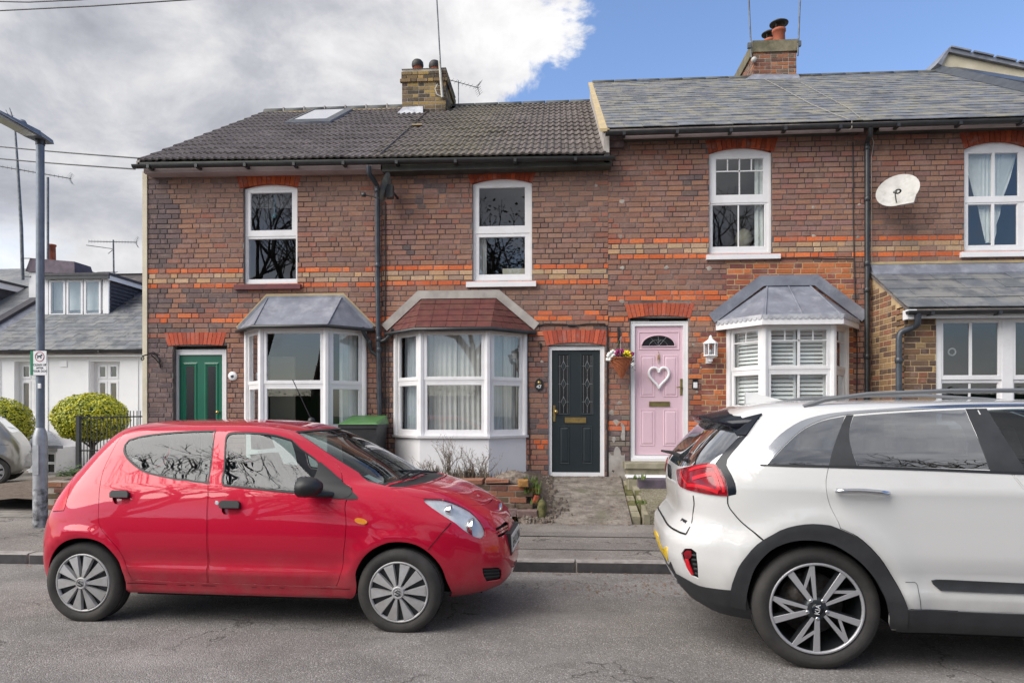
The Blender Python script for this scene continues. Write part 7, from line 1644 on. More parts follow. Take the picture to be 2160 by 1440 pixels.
mat('chrome', (0.62, 0.63, 0.65), rough=.12, metal=1.0, world=False); mat('hubcap', (0.46, 0.46, 0.47), (0.36, 0.35, 0.345), 10, .4, metal=.25, world=False); mat('alloy_cut', (0.42, 0.42, 0.44), rough=.35, metal=.35, world=False); mat('alloy_dark', (0.045, 0.05, 0.056), rough=.35, metal=.5, world=False)
mat('well_black', (0.006, 0.006, 0.006), rough=.95, world=False); mat('seat_cloth', (0.06, 0.062, 0.068), (0.09, 0.09, 0.095), 20, .9, world=False); mat('dash_grey', (0.07, 0.075, 0.08), rough=.6, world=False)
mat('lamp_red', (0.30, 0.003, 0.012), (0.12, 0.002, 0.008), 14, .12, coat=.35, world=False); mat('lamp_red_bright', (0.62, 0.008, 0.02), rough=.25, coat=.3, world=False); mat('amber', (0.75, 0.26, 0.01), rough=.2, coat=1.0, world=False)
mat('lamp_silver', (0.72, 0.74, 0.76), (0.50, 0.53, 0.56), 11, .3, metal=.3, coat=0, world=False); mat('plate_white', (0.70, 0.71, 0.70), rough=.4, world=False); mat('plate_yellow', (0.75, 0.50, 0.02), rough=.4, world=False); mat('plate_ink', (0.012, 0.012, 0.012), rough=.5, world=False)
mat('pipe_rail', (0.22, 0.225, 0.235), rough=.35, metal=.4, world=False); mat('brake_disc', (0.25, 0.24, 0.235), (0.12, 0.09, 0.07), 20, .45, metal=.7, world=False); mat('paper', (0.6, 0.66, 0.68), rough=.7, world=False)
glass_mat('lamp_cover', (.98, .99, .99), .5)
def pchip(xs, ys):
    xs = np.array(xs, float); ys = np.array(ys, float); h = np.diff(xs); d = np.diff(ys) / h; m = np.zeros_like(ys)
    for i in range(1, len(xs) - 1):
        if d[i - 1] * d[i] > 0: w1_, w2_ = 2 * h[i] + h[i - 1], h[i] + 2 * h[i - 1]; m[i] = (w1_ + w2_) / (w1_ / d[i - 1] + w2_ / d[i])
    m[0], m[-1] = d[0], d[-1]
    def f(q):
        q = np.clip(q, xs[0], xs[-1]); k = np.clip(np.searchsorted(xs, q) - 1, 0, len(xs) - 2); t = (q - xs[k]) / h[k]
        return ys[k] * (1 + 2 * t) * (1 - t) ** 2 + m[k] * h[k] * t * (1 - t) ** 2 + ys[k + 1] * t * t * (3 - 2 * t) + m[k + 1] * h[k] * t * t * (t - 1)
    return f
class Shell:
    """car body as a stack of plan-view outlines; (u, s) are metres round the plan and up the side"""
    def __init__(self, rows, xm, nf, nr, bump, origin, yaw):
        self.rows = rows; self.xm = xm; self.nf = nf; self.nr = nr; self.bump = bump
        s = [0.0]
        for a, b_ in zip(rows[:-1], rows[1:]): s.append(s[-1] + math.hypot(b_[0] - a[0], b_[1] - a[1]))
        self.sr = s; self.S = s[-1]
        self.fz, self.fw, self.fr, self.ff = (pchip(s, [r[k] for r in rows]) for k in range(4))
        ref = rows[len(rows) // 3]; th = np.linspace(math.pi, 0, 4000); x, y = self._pl(th, ref[1], ref[2], ref[3]); L_ = np.concatenate([[0], np.cumsum(np.hypot(np.diff(x), np.diff(y)))])
        self.U = L_[-1]; self.tu = lambda u: np.interp(u, L_, th)
        self.M = Matrix.Translation(origin) @ Matrix.Rotation(yaw, 4, 'Z'); self.Mi = self.M.inverted()
        nu, ns = 340, 170; uu, ss = np.meshgrid(np.linspace(0, self.U, nu), np.linspace(0, self.S, ns), indexing='ij'); P = self.pt(uu, ss); self.guv = (uu.ravel(), ss.ravel())
        self.gp = P.reshape(-1, 3); fs = []
        for i in range(nu - 1):
            for j in range(ns - 1): a = i * ns + j; fs.append((a, a + ns, a + ns + 1)); fs.append((a, a + ns + 1, a + 1))
        self.fs = fs; self.bvh = BVHTree.FromPolygons([tuple(v) for v in self.gp], fs)
        self.cl = self.Mi @ Vector((0, 0, HC))
    def _pl(self, th, w_, xr, xf):
        c, s_ = np.cos(th), np.abs(np.sin(th)); n = np.where(c > 0, self.nf, self.nr)
        x = self.xm + np.where(c > 0, (xf - self.xm), (self.xm - xr)) * np.sign(c) * np.abs(c) ** (2 / n); return x, w_ * s_ ** (2 / n)
    def pt(self, u, s_):
        u = np.asarray(u, float); s_ = np.asarray(s_, float); z = self.fz(s_); x, y = self._pl(self.tu(u), self.fw(s_), self.fr(s_), self.ff(s_))
        d = self.bump(x, z, y / np.maximum(self.fw(s_), 1e-4)); return np.stack([x, -(y + d), z], -1)
    def nrm(self, u, s_):
        e = .012; u0, u1 = np.clip(np.asarray(u) - e, 0, self.U), np.clip(np.asarray(u) + e, 0, self.U); s0, s1 = np.clip(np.asarray(s_) - e, 0, self.S), np.clip(np.asarray(s_) + e, 0, self.S)
        a = self.pt(u1, s_) - self.pt(u0, s_); b_ = self.pt(u, s1) - self.pt(u, s0); n = np.cross(a, b_)
        edge = (np.asarray(u) < .004) | (np.asarray(u) > self.U - .004); n[..., 1] = np.where(edge, 0, n[..., 1])
        n /= np.maximum(np.linalg.norm(n, axis=-1, keepdims=True), 1e-9); return n
    def px(self, px, py):
        d = (self.Mi.to_3x3() @ px_dir(px, py)).normalized(); loc, nn, idx, _ = self.bvh.ray_cast(self.cl, d)
        if loc is None:
            v = self.gp - np.array(self.cl); t = v @ np.array(d); e = np.linalg.norm(v - t[:, None] * np.array(d), axis=1); k = int(np.argmin(e)); return (float(self.guv[0][k]), float(self.guv[1][k]))
        a, b_, c = self.fs[idx]; A, B, C = (Vector(self.gp[i]) for i in (a, b_, c)); v0, v1, v2 = B - A, C - A, loc - A
        d00, d01, d11, d20, d21 = v0.dot(v0), v0.dot(v1), v1.dot(v1), v2.dot(v0), v2.dot(v1); den = d00 * d11 - d01 * d01 or 1e-12; q = (d11 * d20 - d01 * d21) / den; r_ = (d00 * d21 - d01 * d20) / den; p = 1 - q - r_
        return tuple(float(p * g[a] + q * g[b_] + r_ * g[c]) for g in self.guv)
    def poly(self, pts): return [self.px(*p) if not isinstance(p, str) and len(p) == 2 else p[1:] if isinstance(p[0], str) else p for p in pts]
    def s_at(self, z): ss = np.linspace(0, self.S, 2000); return float(ss[np.argmin(np.abs(self.fz(ss) - z))])
def crop(ox, oy, k, pts): return [(ox + x / k, oy + y / k) for x, y in pts]
def smooth_poly(P, step=.03, ang=42, closed=True):
    P = [Vector(p) for p in P]; n = len(P); out = []; cor = []
    for i in range(n):
        a, b_ = P[i] - P[i - 1], P[(i + 1) % n] - P[i]; cor.append(a.length < 1e-6 or b_.length < 1e-6 or abs(a.angle_signed(b_)) > R(ang))
    for i in range(n):
        p1, p2 = P[i], P[(i + 1) % n]; p0 = P[i - 1] if not cor[i] else p1 - (p2 - p1); p3 = P[(i + 2) % n] if not cor[(i + 1) % n] else p2 + (p2 - p1); k = max(1, int(round((p2 - p1).length / step)))
        l1 = (p2 - p1).length; m1 = (p2 - p0) * (l1 / max(1e-6, l1 + (p1 - p0).length)); m2 = (p3 - p1) * (l1 / max(1e-6, l1 + (p3 - p2).length))
        for j in range(k): t = j / k; out.append(p1 * (2 * t ** 3 - 3 * t * t + 1) + m1 * (t ** 3 - 2 * t * t + t) + p2 * (3 * t * t - 2 * t ** 3) + m2 * (t ** 3 - t * t))
    return [tuple(p) for p in out]
def inpoly(P, X, Y):
    P = np.array(P); r_ = np.zeros(X.shape, bool); n = len(P)
    for i in range(n):
        x1_, y1_ = P[i]; x2_, y2_ = P[(i + 1) % n]; c = ((y1_ > Y) != (y2_ > Y));
        if y1_ != y2_: r_ ^= c & (X < (x2_ - x1_) * (Y - y1_) / (y2_ - y1_) + x1_)
    return r_
def inset(P, d):
    """move a polygon's outline inwards by d"""
    A = sum(P[i - 1][0] * P[i][1] - P[i][0] * P[i - 1][1] for i in range(len(P))); sg = 1 if A > 0 else -1; out = []; n = len(P)
    for i in range(n):
        a, b_, c = Vector(P[i - 1]), Vector(P[i]), Vector(P[(i + 1) % n]); e1, e2 = (b_ - a), (c - b_)
        if e1.length < 1e-7: e1 = e2
        if e2.length < 1e-7: e2 = e1
        if e1.length < 1e-7: out.append(P[i]); continue
        e1.normalize(); e2.normalize(); n1, n2_ = Vector((-e1.y, e1.x)), Vector((-e2.y, e2.x)); m = (n1 + n2_); m = m.normalized() if m.length > 1e-3 else n1; k = d / max(.5, m.dot(n1)); out.append(tuple(b_ + m * sg * k))
    return out
def panel(sh, name, outline, m, parent, holes=(), off=0.0, lip=0.012, step=.035, mirror='join', label=None, sp=.05, raw=False):
    """triangulated piece of the shell inside outline, minus holes, with its edges turned inwards"""
    o = outline if raw else smooth_poly(outline, step); hs = [h if raw else smooth_poly(h, step) for h in holes]
    xs = [p[0] for p in o]; ys = [p[1] for p in o]; nx, ny = max(2, int((max(xs) - min(xs)) / sp)), max(2, int((max(ys) - min(ys)) / sp))
    gx, gy = np.meshgrid(np.linspace(min(xs), max(xs), nx + 1), np.linspace(min(ys), max(ys), ny + 1)); gx, gy = gx.ravel(), gy.ravel(); ins = inpoly(o, gx, gy)
    for h in hs: ins &= ~inpoly(h, gx, gy)
    allb = np.array([p for q in [o] + hs for p in q]); vs = []; es = []
    for q in [o] + hs:
        b0 = len(vs); vs += [Vector((float(p[0]), float(p[1]))) for p in q]; es += [(b0 + i, b0 + (i + 1) % len(q)) for i in range(len(q))]
    for x, y in zip(gx[ins], gy[ins]):
        if np.min((allb[:, 0] - x) ** 2 + (allb[:, 1] - y) ** 2) > (sp * .38) ** 2: vs.append(Vector((float(x), float(y))))
    r_ = delaunay_2d_cdt(vs, es, [], 0, 1e-5); V2 = np.array([tuple(v) for v in r_[0]]); F = [f for f in r_[2] if len(f) == 3]
    if not F: return None
    c = np.array([V2[list(f)].mean(0) for f in F]); keep = inpoly(o, c[:, 0], c[:, 1])
    for h in hs: keep &= ~inpoly(h, c[:, 0], c[:, 1])
    F = [f for f, k in zip(F, keep) if k]; u, s_ = np.clip(V2[:, 0], 0, sh.U), np.clip(V2[:, 1], 0, sh.S)
    if not F: return None
    N_ = sh.nrm(u, s_); P = sh.pt(u, s_) + N_ * off
    F2 = []
    for f in F:
        a, b_, d = P[f[0]], P[f[1]], P[f[2]]; nn = np.cross(b_ - a, d - a)
        if np.dot(nn, N_[f[0]] + N_[f[1]] + N_[f[2]]) < 0: f = (f[0], f[2], f[1])
        F2.append(tuple(f))
    cnt = {}
    for f in F2:
        for i in range(3): e = (f[i], f[(i + 1) % 3]); cnt[e] = 1
    bd = [e for e in cnt if (e[1], e[0]) not in cnt]; verts = P.tolist(); norms = N_.tolist(); faces = list(F2); nl = {}
    if lip > 0:
        for a, b_ in bd:
            if (V2[a][0] < 1e-4 and V2[b_][0] < 1e-4) or (V2[a][0] > sh.U - 1e-4 and V2[b_][0] > sh.U - 1e-4): continue
            for k in (a, b_):
                if k not in nl: nl[k] = len(verts); verts.append((P[k] - N_[k] * lip).tolist()); norms.append(N_[k].tolist())
            faces.append((b_, a, nl[a], nl[b_]))
    nF = len(F2)
    def mk(flip, vv, ff, nn, nf):
        me = bpy.data.meshes.new(name); me.from_pydata(vv, [], ff); me.materials.append(M[m] if isinstance(m, str) else m); me.polygons.foreach_set('use_smooth', [True] * len(ff)); me.update()
        me.normals_split_custom_set([(0, 0, 0) if me.loops[li].index < 0 else nn[me.loops[li].vertex_index] if ok else (0, 0, 0) for p in me.polygons for ok in ((p.index % len(nf)) < 0 or nf[p.index],) for li in p.loop_indices]); return me
    flags = [i < nF for i in range(len(faces))]
    mv = [(x, -y, z) for x, y, z in verts]; mn = [(x, -y, z) for x, y, z in norms]; mf = [tuple(reversed(f)) for f in faces]
    if mirror == 'join':
        b0 = len(verts); me = mk(False, verts + mv, faces + [tuple(i + b0 for i in f) for f in mf], norms + mn, flags + flags); ob = link_mesh(name, me, parent)
    else:
        ob = link_mesh(name, mk(False, verts, faces, norms, flags), parent)
        if mirror == 'copy': link_mesh(name, mk(True, mv, mf, mn, flags), parent)
    if label: ob['label'] = label
    return ob
def lbox(name, m, parent, x0, x1, y0, y1, z0, z1, cham=0): b = MB(); b.box(x0, x1, y0, y1, z0, z1); return b.build(name, M[m], parent, world=False)
def seat(parent, x, y, zs, w_=.46, back=.62, m='seat_cloth'):
    b = MB(); b.hull([(x - .02, y - w_ / 2, zs - .12), (x + .48, y - w_ / 2, zs - .10), (x + .48, y + w_ / 2, zs - .10), (x - .02, y + w_ / 2, zs - .12)], [(x, y - w_ / 2 + .03, zs + .02), (x + .46, y - w_ / 2 + .03, zs + .06), (x + .46, y + w_ / 2 - .03, zs + .06), (x, y + w_ / 2 - .03, zs + .02)])
    b.hull([(x - .05, y - w_ / 2, zs), (x + .09, y - w_ / 2 + .02, zs), (x + .09, y + w_ / 2 - .02, zs), (x - .05, y + w_ / 2, zs)], [(x - .24, y - w_ / 2 + .05, zs + back), (x - .16, y - w_ / 2 + .07, zs + back), (x - .16, y + w_ / 2 - .07, zs + back), (x - .24, y + w_ / 2 - .05, zs + back)])
    o = b.build('seat', M[m], parent, world=False); b = MB(); b.hull([(x - .26, y - .12, zs + back + .04), (x - .17, y - .12, zs + back + .04), (x - .17, y + .12, zs + back + .04), (x - .26, y + .12, zs + back + .04)], [(x - .28, y - .10, zs + back + .2), (x - .22, y - .10, zs + back + .2), (x - .22, y + .10, zs + back + .2), (x - .28, y + .10, zs + back + .2)]); b.build('headrest', M[m], o, world=False)
def tyre(parent, c, Rt, Rr, wd, side, m='rubber'):
    """c: wheel centre; side -1 = face towards -y"""
    b = MB(); h = wd / 2; pr = [(Rr, -h * .80), (Rr + .012, -h * .93), ((Rt + Rr) / 2, -h * 1.03), (Rt - .03, -h * .98), (Rt - .010, -h * .88), (Rt - .001, -h * .70)]
    pr = pr + [(Rt, 0)] + [(r_, -a) for r_, a in reversed(pr)]; b.lathe(pr, c, 'y', 56); t = b.build('tyre', M[m], parent, world=False)
    tr = MB()
    for g in (-.45, 0, .45): tr.lathe([(Rt + .0015, h * g - .004), (Rt - .004, h * g - .003), (Rt - .004, h * g + .003), (Rt + .0015, h * g + .004)], c, 'y', 40)
    tr.build('groove', M['well_black'], t, world=False)
    b = MB(); b.lathe([(Rt * .62, -.0), (Rt * .62, .0)], c, 'y', 8); return t
def hubcap_wheel(parent, c, Rt, wd, side=-1):
    w_ = empty_part('wheel', parent); tyre(w_, c, Rt, Rt * .70, wd, side); y = c[1] + side * wd / 2 * .86; Rr = Rt * .705
    b = MB(); b.lathe([(0, side * -.02), (Rr, side * -.02)], (c[0], y, c[2]), 'y', 40); b.build('rim', M['alloy_dark'], w_, world=False)
    b = MB(); b.lathe([(Rr * .93, side * -.012), (Rr * .95, side * .004), (Rr * 1.0, side * .008), (Rr * 1.02, side * -.004)], (c[0], y, c[2]), 'y', 48)
    b.lathe([(0, side * .026), (Rr * .10, side * .026), (Rr * .13, side * .020), (Rr * .15, side * .024), (Rr * .185, side * .026), (Rr * .22, side * .016), (Rr * .24, side * -.01)], (c[0], y, c[2]), 'y', 32)
    n = 10
    for k in range(n):
        a = 2 * math.pi * (k + .12) / n; def_ = lambda r_, da, dy: (c[0] + r_ * math.cos(a + da), y + side * dy, c[2] + r_ * math.sin(a + da))
        w0, w1_ = .155, .205
        b.hull([def_(Rr * .20, -w0 * 1.25, -.012), def_(Rr * .94, -w1_, -.014), def_(Rr * .94, w1_, -.014), def_(Rr * .20, w0 * 1.25, -.012)], [def_(Rr * .20, -w0, .020), def_(Rr * .945, -w1_ * .88, .006), def_(Rr * .945, w1_ * .88, .006), def_(Rr * .20, w0, .020)])
    b.build('wheel_trim', M['hubcap'], w_, world=False)
    q = MB(); yy = y + side * .029; k = Rr * .09
    pts = [(k, .55 * k), (0, 1.1 * k), (-k, .45 * k), (.35 * k, -.1 * k), (k, -.45 * k), (0, -1.1 * k), (-k, -.55 * k)]; q.tube([(c[0] + x, yy, c[2] + z) for x, z in pts], .0035, 4); q.build('badge', M['alloy_dark'], w_, world=False)
    return w_
def alloy_wheel(parent, c, Rt, wd, side=-1):
    w_ = empty_part('wheel', parent); Rr = Rt * .735; tyre(w_, c, Rt, Rr, wd, side); y = c[1] + side * wd / 2 * .88
    b = MB(); b.lathe([(Rr * .80, -side * wd * .7), (Rr * .90, -side * .10), (Rr * .955, -side * .03), (Rr * .96, 0)], (c[0], y, c[2]), 'y', 56); b.build('rim', M['alloy_dark'], w_, world=False)
    b = MB(); b.lathe([(Rr * .945, side * -.006), (Rr * .96, side * .004), (Rr * 1.0, side * .007), (Rr * 1.015, side * -.004)], (c[0], y, c[2]), 'y', 64); b.build('rim_lip', M['alloy_cut'], w_, world=False)
    b = MB(); b.lathe([(0, 0), (Rr * .70, 0), (Rr * .70, -side * .02), (0, -side * .02)], (c[0], y - side * .12, c[2]), 'y', 40); b.build('brake_disc', M['brake_disc'], w_, world=False)
    b = MB(); b.lathe([(0, 0), (Rr * .9, 0)], (c[0], y - side * .17, c[2]), 'y', 30); b.build('hub_back', M['well_black'], w_, world=False)
    cut, dark = MB(), MB()
    def P(r_, a, dy): return (c[0] + r_ * Rr * math.cos(a), y + side * dy, c[2] + r_ * Rr * math.sin(a))
    def bar(a0, r0, a1, r1, w0, w1_, d0, d1, cutface=True):
        p0, p1 = Vector(P(r0, a0, 0)), Vector(P(r1, a1, 0)); d = (p1 - p0).normalized(); s_ = Vector((-d.z, 0, d.x)); f = Vector((0, side, 0))
        dark.hull([p0 - s_ * w0 * 1.25 - f * .045, p1 - s_ * w1_ * 1.25 - f * .045, p1 + s_ * w1_ * 1.25 - f * .045, p0 + s_ * w0 * 1.25 - f * .045], [p0 - s_ * w0 + f * (d0 - .002), p1 - s_ * w1_ + f * (d1 - .002), p1 + s_ * w1_ + f * (d1 - .002), p0 + s_ * w0 + f * (d0 - .002)])
        if cutface: cut.hull([p0 - s_ * w0 + f * (d0 - .002), p1 - s_ * w1_ + f * (d1 - .002), p1 + s_ * w1_ + f * (d1 - .002), p0 + s_ * w0 + f * (d0 - .002)], [p0 - s_ * w0 * .9 + f * d0, p1 - s_ * w1_ * .9 + f * d1, p1 + s_ * w1_ * .9 + f * d1, p0 + s_ * w0 * .9 + f * d0])
    for k in range(5):
        a = R(92 + 72 * k); e = R(26)
        bar(a + R(34), .21, a + R(34), .95, .013, .019, .012, .0)           # main spoke
        bar(a + R(10), .21, a + R(4), .95, .009, .014, .010, .0)            # thin partner
        bar(a + R(4), .95, a + R(30), .50, .010, .008, .0, .004)            # slanting link
    dark.lathe([(0, side * .012), (Rr * .17, side * .012), (Rr * .25, side * .006), (Rr * .27, -side * .04)], (c[0], y, c[2]), 'y', 30)
    cut.build('spoke_faces', M['alloy_cut'], w_, world=False)['kind'] = 'stuff'; dark.build('spokes', M['alloy_dark'], w_, world=False)['kind'] = 'stuff'
    for k in range(5): q = MB(); a = R(128 + 72 * k); q.lathe([(0, side * .012), (.011, side * .012), (.013, -side * .0)], P(.215, a, 0), 'y', 8); q.build('wheel_nut', M['chrome'], w_, world=False)
    q = MB(); q.lathe([(0, side * .018), (Rr * .12, side * .017), (Rr * .13, side * .010)], (c[0], y, c[2]), 'y', 24); q.build('centre_cap', M['car_gloss_black'], w_, world=False)
    if side < 0: text('KIA', (c[0], y + side * .020, c[2]), .036, 'sign_white', w_, rot=(R(90), R(-82), 0), world=False, name='badge', ext=.001)
    return w_
def empty_part(name, parent): o = bpy.data.objects.new(name, None); COL.objects.link(o); o.parent = parent; o.empty_display_size = .1; return o
def strip_poly(pts, w_):
    """polygon round a polyline in (u, s), w_ wide"""
    P = [Vector(p) for p in pts]; L_, R_ = [], []
    for i, p in enumerate(P):
        d = (P[min(i + 1, len(P) - 1)] - P[max(i - 1, 0)]).normalized(); n = Vector((-d.y, d.x)) * w_ / 2; L_.append(tuple(p + n)); R_.append(tuple(p - n))
    return L_ + R_[::-1]
def spline_open(P, k=6):
    P = [Vector(p) for p in P]; out = []
    for i in range(len(P) - 1):
        p0 = P[max(i - 1, 0)]; p1, p2 = P[i], P[i + 1]; p3 = P[min(i + 2, len(P) - 1)]
        for j in range(k): t = j / k; out.append(tuple(.5 * (2 * p1 + (p2 - p0) * t + (2 * p0 - 5 * p1 + 4 * p2 - p3) * t * t + (3 * p1 - p0 - 3 * p2 + p3) * t ** 3)))
    out.append(tuple(P[-1])); return out
def seam(sh, pts, parent, name='panel_gap', w_=.006, m='well_black', off=.0022): return panel(sh, name, strip_poly(spline_open(pts), w_), m, parent, off=off, lip=0, mirror='copy', sp=.2, raw=True)
def wheel_well(parent, x, y0, y1, r_, zc):
    b = MB(); n = 20; vs = []
    for y in (y0, y1):
        for k in range(n + 1): a = math.pi * k / n; vs.append((x + r_ * math.cos(a), y, zc + r_ * math.sin(a)))
    b.add(vs, [(k, k + 1, n + 2 + k, n + 1 + k) for k in range(n)], True); b.add([vs[n + 1 + k] for k in range(n + 1)], [tuple(range(n + 1))]); b.build('wheel_well', M['well_black'], parent, world=False, fix=False)
# ------------------------------------------------------------------ red hatchback
zr = road_z(4.75)
HR, HF = WG(173, 1229, zr + .278), WG(840, 1249, zr + .278); WB = (HF - HR).length; YAWR = math.atan2(HF.y - HR.y, HF.x - HR.x); TY = .765
orr = Matrix.Rotation(YAWR, 3, 'Z') @ Vector((0, TY, 0)); OR = Vector((HR.x, HR.y, zr)) + Vector((orr.x, orr.y, 0))
kf = WB / 2.36
ROWS_R = [(.215, .72, -.37, 2.98), (.25, .755, -.42, 3.05), (.33, .775, -.45, 3.09), (.42, .788, -.455, 3.09), (.52, .798, -.455, 3.07), (.62, .80, -.44, 3.04), (.70, .794, -.42, 2.99), (.76, .785, -.395, 2.91), (.81, .775, -.37, 2.82), (.865, .762, -.335, 2.71), (.91, .75, -.305, 2.59), (.945, .738, -.28, 2.44), (.975, .725, -.26, 2.26), (1.045, .695, -.205, 2.12), (1.135, .66, -.13, 1.95), (1.22, .622, -.05, 1.77), (1.285, .588, .02, 1.61), (1.325, .55, .08, 1.49), (1.353, .485, .16, 1.37), (1.373, .365, .26, 1.24), (1.385, .19, .38, 1.09), (1.39, .01, .6, .9)]
ROWS_R = [(z, w_, xr * kf, (xf - 0) * kf) for z, w_, xr, xf in ROWS_R]
def bump_r(x, z, q):
    d = 0
    for xa in (0.0, WB):
        r_ = np.hypot(x - xa, z - .278); d = d + .016 * np.exp(-((r_ - .345) / .045) ** 2) * (q > .5) * np.clip((z - .15) / .1, 0, 1)
    mid = np.exp(-((x - WB / 2) / (WB * .38)) ** 6)
    d = d + mid * (-.012 * np.exp(-((z - .46) / .05) ** 2) + .010 * np.exp(-((z - .385) / .028) ** 2))   # door crease
    d = d - .012 * mid * np.exp(-((z - .27) / .03) ** 2)
    return d * np.clip(q, 0, 1) ** 2
RC = empty('hatchback_car', OR, 'small red five door hatchback parked at the kerb', 'car', rz=YAWR); shr = Shell(ROWS_R, .78 * kf, 4.0, 7.0, bump_r, OR, YAWR)
c2 = lambda *p: crop(60, 860, 2.88, p); c3 = lambda *p: crop(600, 860, 2.88, p)
Pp = shr.poly; U_, S_ = shr.U, shr.S
rglass = Pp(c2((575, 262), (583, 222), (612, 190), (700, 166), (860, 147), (1000, 138), (1140, 135), (1122, 250), (1100, 462), (950, 442), (800, 418), (700, 390), (640, 350), (595, 305)))
fglass = Pp(c2((1183, 472), (1187, 350), (1192, 250), (1198, 180), (1222, 152), (1300, 146), (1400, 150), (1500, 163), (1600, 192)) + c3((100, 245), (185, 305), (218, 345), (222, 530), (100, 522), (0, 512)))
quarter = Pp(c3((218, 345), (250, 362), (340, 440), (440, 530), (448, 552), (375, 558), (222, 530)))
mirror_tri = Pp(c3((215, 325), (352, 440), (356, 552), (222, 533)))
rdoor = Pp(c2((575, 160), (505, 270), (458, 370), (432, 480), (425, 600), (430, 715), (480, 785), (545, 860), (592, 960), (630, 1045), (850, 1055), (1090, 1063), (1090, 900), (1084, 700), (1085, 600), (1090, 480), (1118, 260), (1143, 108), (1000, 110), (800, 126), (660, 144)))
fdoor = Pp(c2((1147, 108), (1122, 260), (1094, 480), (1088, 600), (1088, 700), (1094, 900), (1094, 1063), (1350, 1072)) + c3((0, 1078), (150, 1082), (315, 1086), (345, 1000), (364, 850), (376, 700), (376, 570), (357, 450), (348, 390), (300, 325), (200, 252), (80, 180), (0, 138)) + c2((1600, 145), (1450, 120), (1300, 108)))
arch_r = Pp(c2((598, 1150), (592, 1060), (562, 965), (520, 890), (462, 830), (400, 800), (330, 789), (255, 797), (190, 830), (146, 885), (126, 945), (124, 985))); arch_r = arch_r + [(arch_r[-1][0], -.1), (arch_r[0][0], -.1)]
arch_f = Pp(c3((1003, 1180), (992, 1065), (960, 980), (900, 900), (825, 843), (740, 816), (640, 816), (565, 842), (500, 885), (452, 950), (430, 1010), (412, 1180))); arch_f = arch_f + [(arch_f[-1][0], -.1), (arch_f[0][0], -.1)]
head_l = Pp(c3((843, 552), (900, 549), (980, 556), (1060, 585), (1130, 622), (1188, 680), (1220, 740), (1222, 772), (1198, 793), (1150, 780), (1090, 742), (1040, 700), (960, 650), (890, 602), (855, 575)))
tail_l = Pp(c2((300, 376), (270, 392), (236, 432), (200, 500), (168, 570), (150, 625), (214, 621), (226, 590), (242, 520), (262, 450), (282, 408)))
sw0 = Pp(c3((60, 142), (200, 232), (330, 318), (450, 392), (612, 472)))
scw, sct = sw0[-1][1], sw0[0][1]
wind = sw0 + [(sw0[-1][0] + .12, scw + .012), (sw0[-1][0] + .35, scw + .02), (U_, scw + .02), (U_, sct + .01), (sw0[0][0] + .35, sct + .01)]
cowl = [(sw0[-1][0] - .01, scw - .004), (sw0[-1][0] + .12, scw + .008), (sw0[-1][0] + .35, scw + .016), (U_, scw + .016), (U_, scw - .006), (sw0[-1][0] + .30, scw - .006), (sw0[-1][0] + .04, scw - .012)]
hseam = Pp(c3((640, 488), (700, 510), (770, 532), (842, 548), (1000, 552), (1060, 580), (1115, 592), (1190, 588)))
hood = hseam + [(lerp(hseam[-1][0], U_, .5), hseam[-1][1] - .012), (U_, hseam[-1][1] - .016), (U_, scw - .009), (sw0[-1][0] + .30, scw - .009), (sw0[-1][0] + .05, scw - .015)]
fogv = Pp(c3((1203, 972), (1300, 968), (1320, 985), (1318, 1040), (1230, 1055), (1210, 1020)))
grille = Pp(c3((1283, 728), (1340, 690), (1362, 694), (1366, 738), (1300, 786), (1286, 760)))
dom = [(0, 0), (U_, 0), (U_, S_), (0, S_)]
def dom_poly(sh, st=.05):
    n1, n2_ = int(sh.U / st), int(sh.S / st); return [(sh.U * i / n1, 0) for i in range(n1)] + [(sh.U, sh.S * i / n2_) for i in range(n2_)] + [(sh.U * (1 - i / n1), sh.S) for i in range(n1)] + [(0, sh.S * (1 - i / n2_)) for i in range(n2_)]
SM = lambda p: smooth_poly(p, .03)
sb0, sb1 = shr.s_at(.98), shr.s_at(1.27)
rearw = [(0, sb0), (.42, sb0), (.50, sb0 + .03), (.46, sb1 - .03), (.40, sb1), (0, sb1)]
holes = [SM(p) for p in (rdoor, fdoor, arch_r, arch_f, head_l, tail_l, wind, cowl, hood, fogv, grille, rearw)]
body = panel(shr, 'body', dom_poly(shr), 'paint_red', RC, holes, lip=.010, sp=.045, raw=True)
def liner(sh, parent, hs, off=-.022, m='well_black', dp=None): return panel(sh, 'body_liner', dp or dom_poly(sh, .08), m, parent, hs, off=off, lip=0, sp=.10, raw=True)
liner(shr, RC, [SM(p) for p in (rglass, fglass, quarter, wind, arch_r, arch_f, rearw, head_l, fogv, grille)])
cups = [SM(Pp(c2((l + 2, t_ + 8), (r, t_ + 8), (r, b_ + 20), (r - 12, b_ + 36), (l + 16, b_ + 36), (l + 4, b_ + 18)))) for (l, r, t_, b_) in ((508, 618, 505, 546), (1170, 1290, 565, 610))]
dr = panel(shr, 'door', inset(SM(rdoor), .0035), 'paint_red', RC, [SM(rglass), cups[0]], mirror='copy', raw=True, lip=.014)
df = panel(shr, 'door', inset(SM(fdoor), .0035), 'paint_red', RC, [inset(SM(fglass), -.004), SM(mirror_tri), cups[1]], mirror='copy', raw=True, lip=.014)
panel(shr, 'bonnet', inset(SM(hood), .0035), 'paint_red', RC, raw=True, lip=.014)
for g, nm in ((rglass, 'car_glass_dark'), (fglass, 'car_glass')):
    gs = SM(g); panel(shr, 'window_seal', gs, 'car_black', RC, [inset(gs, .014)], off=.001, lip=.006, mirror='copy', raw=True); panel(shr, 'window', inset(gs, .010), 'car_glass' , RC, off=-.003, lip=0, mirror='copy', raw=True)
panel(shr, 'windscreen_seal', SM(wind), 'car_black', RC, [inset(SM(wind), .012)[:]], off=-.001, lip=0, raw=True)
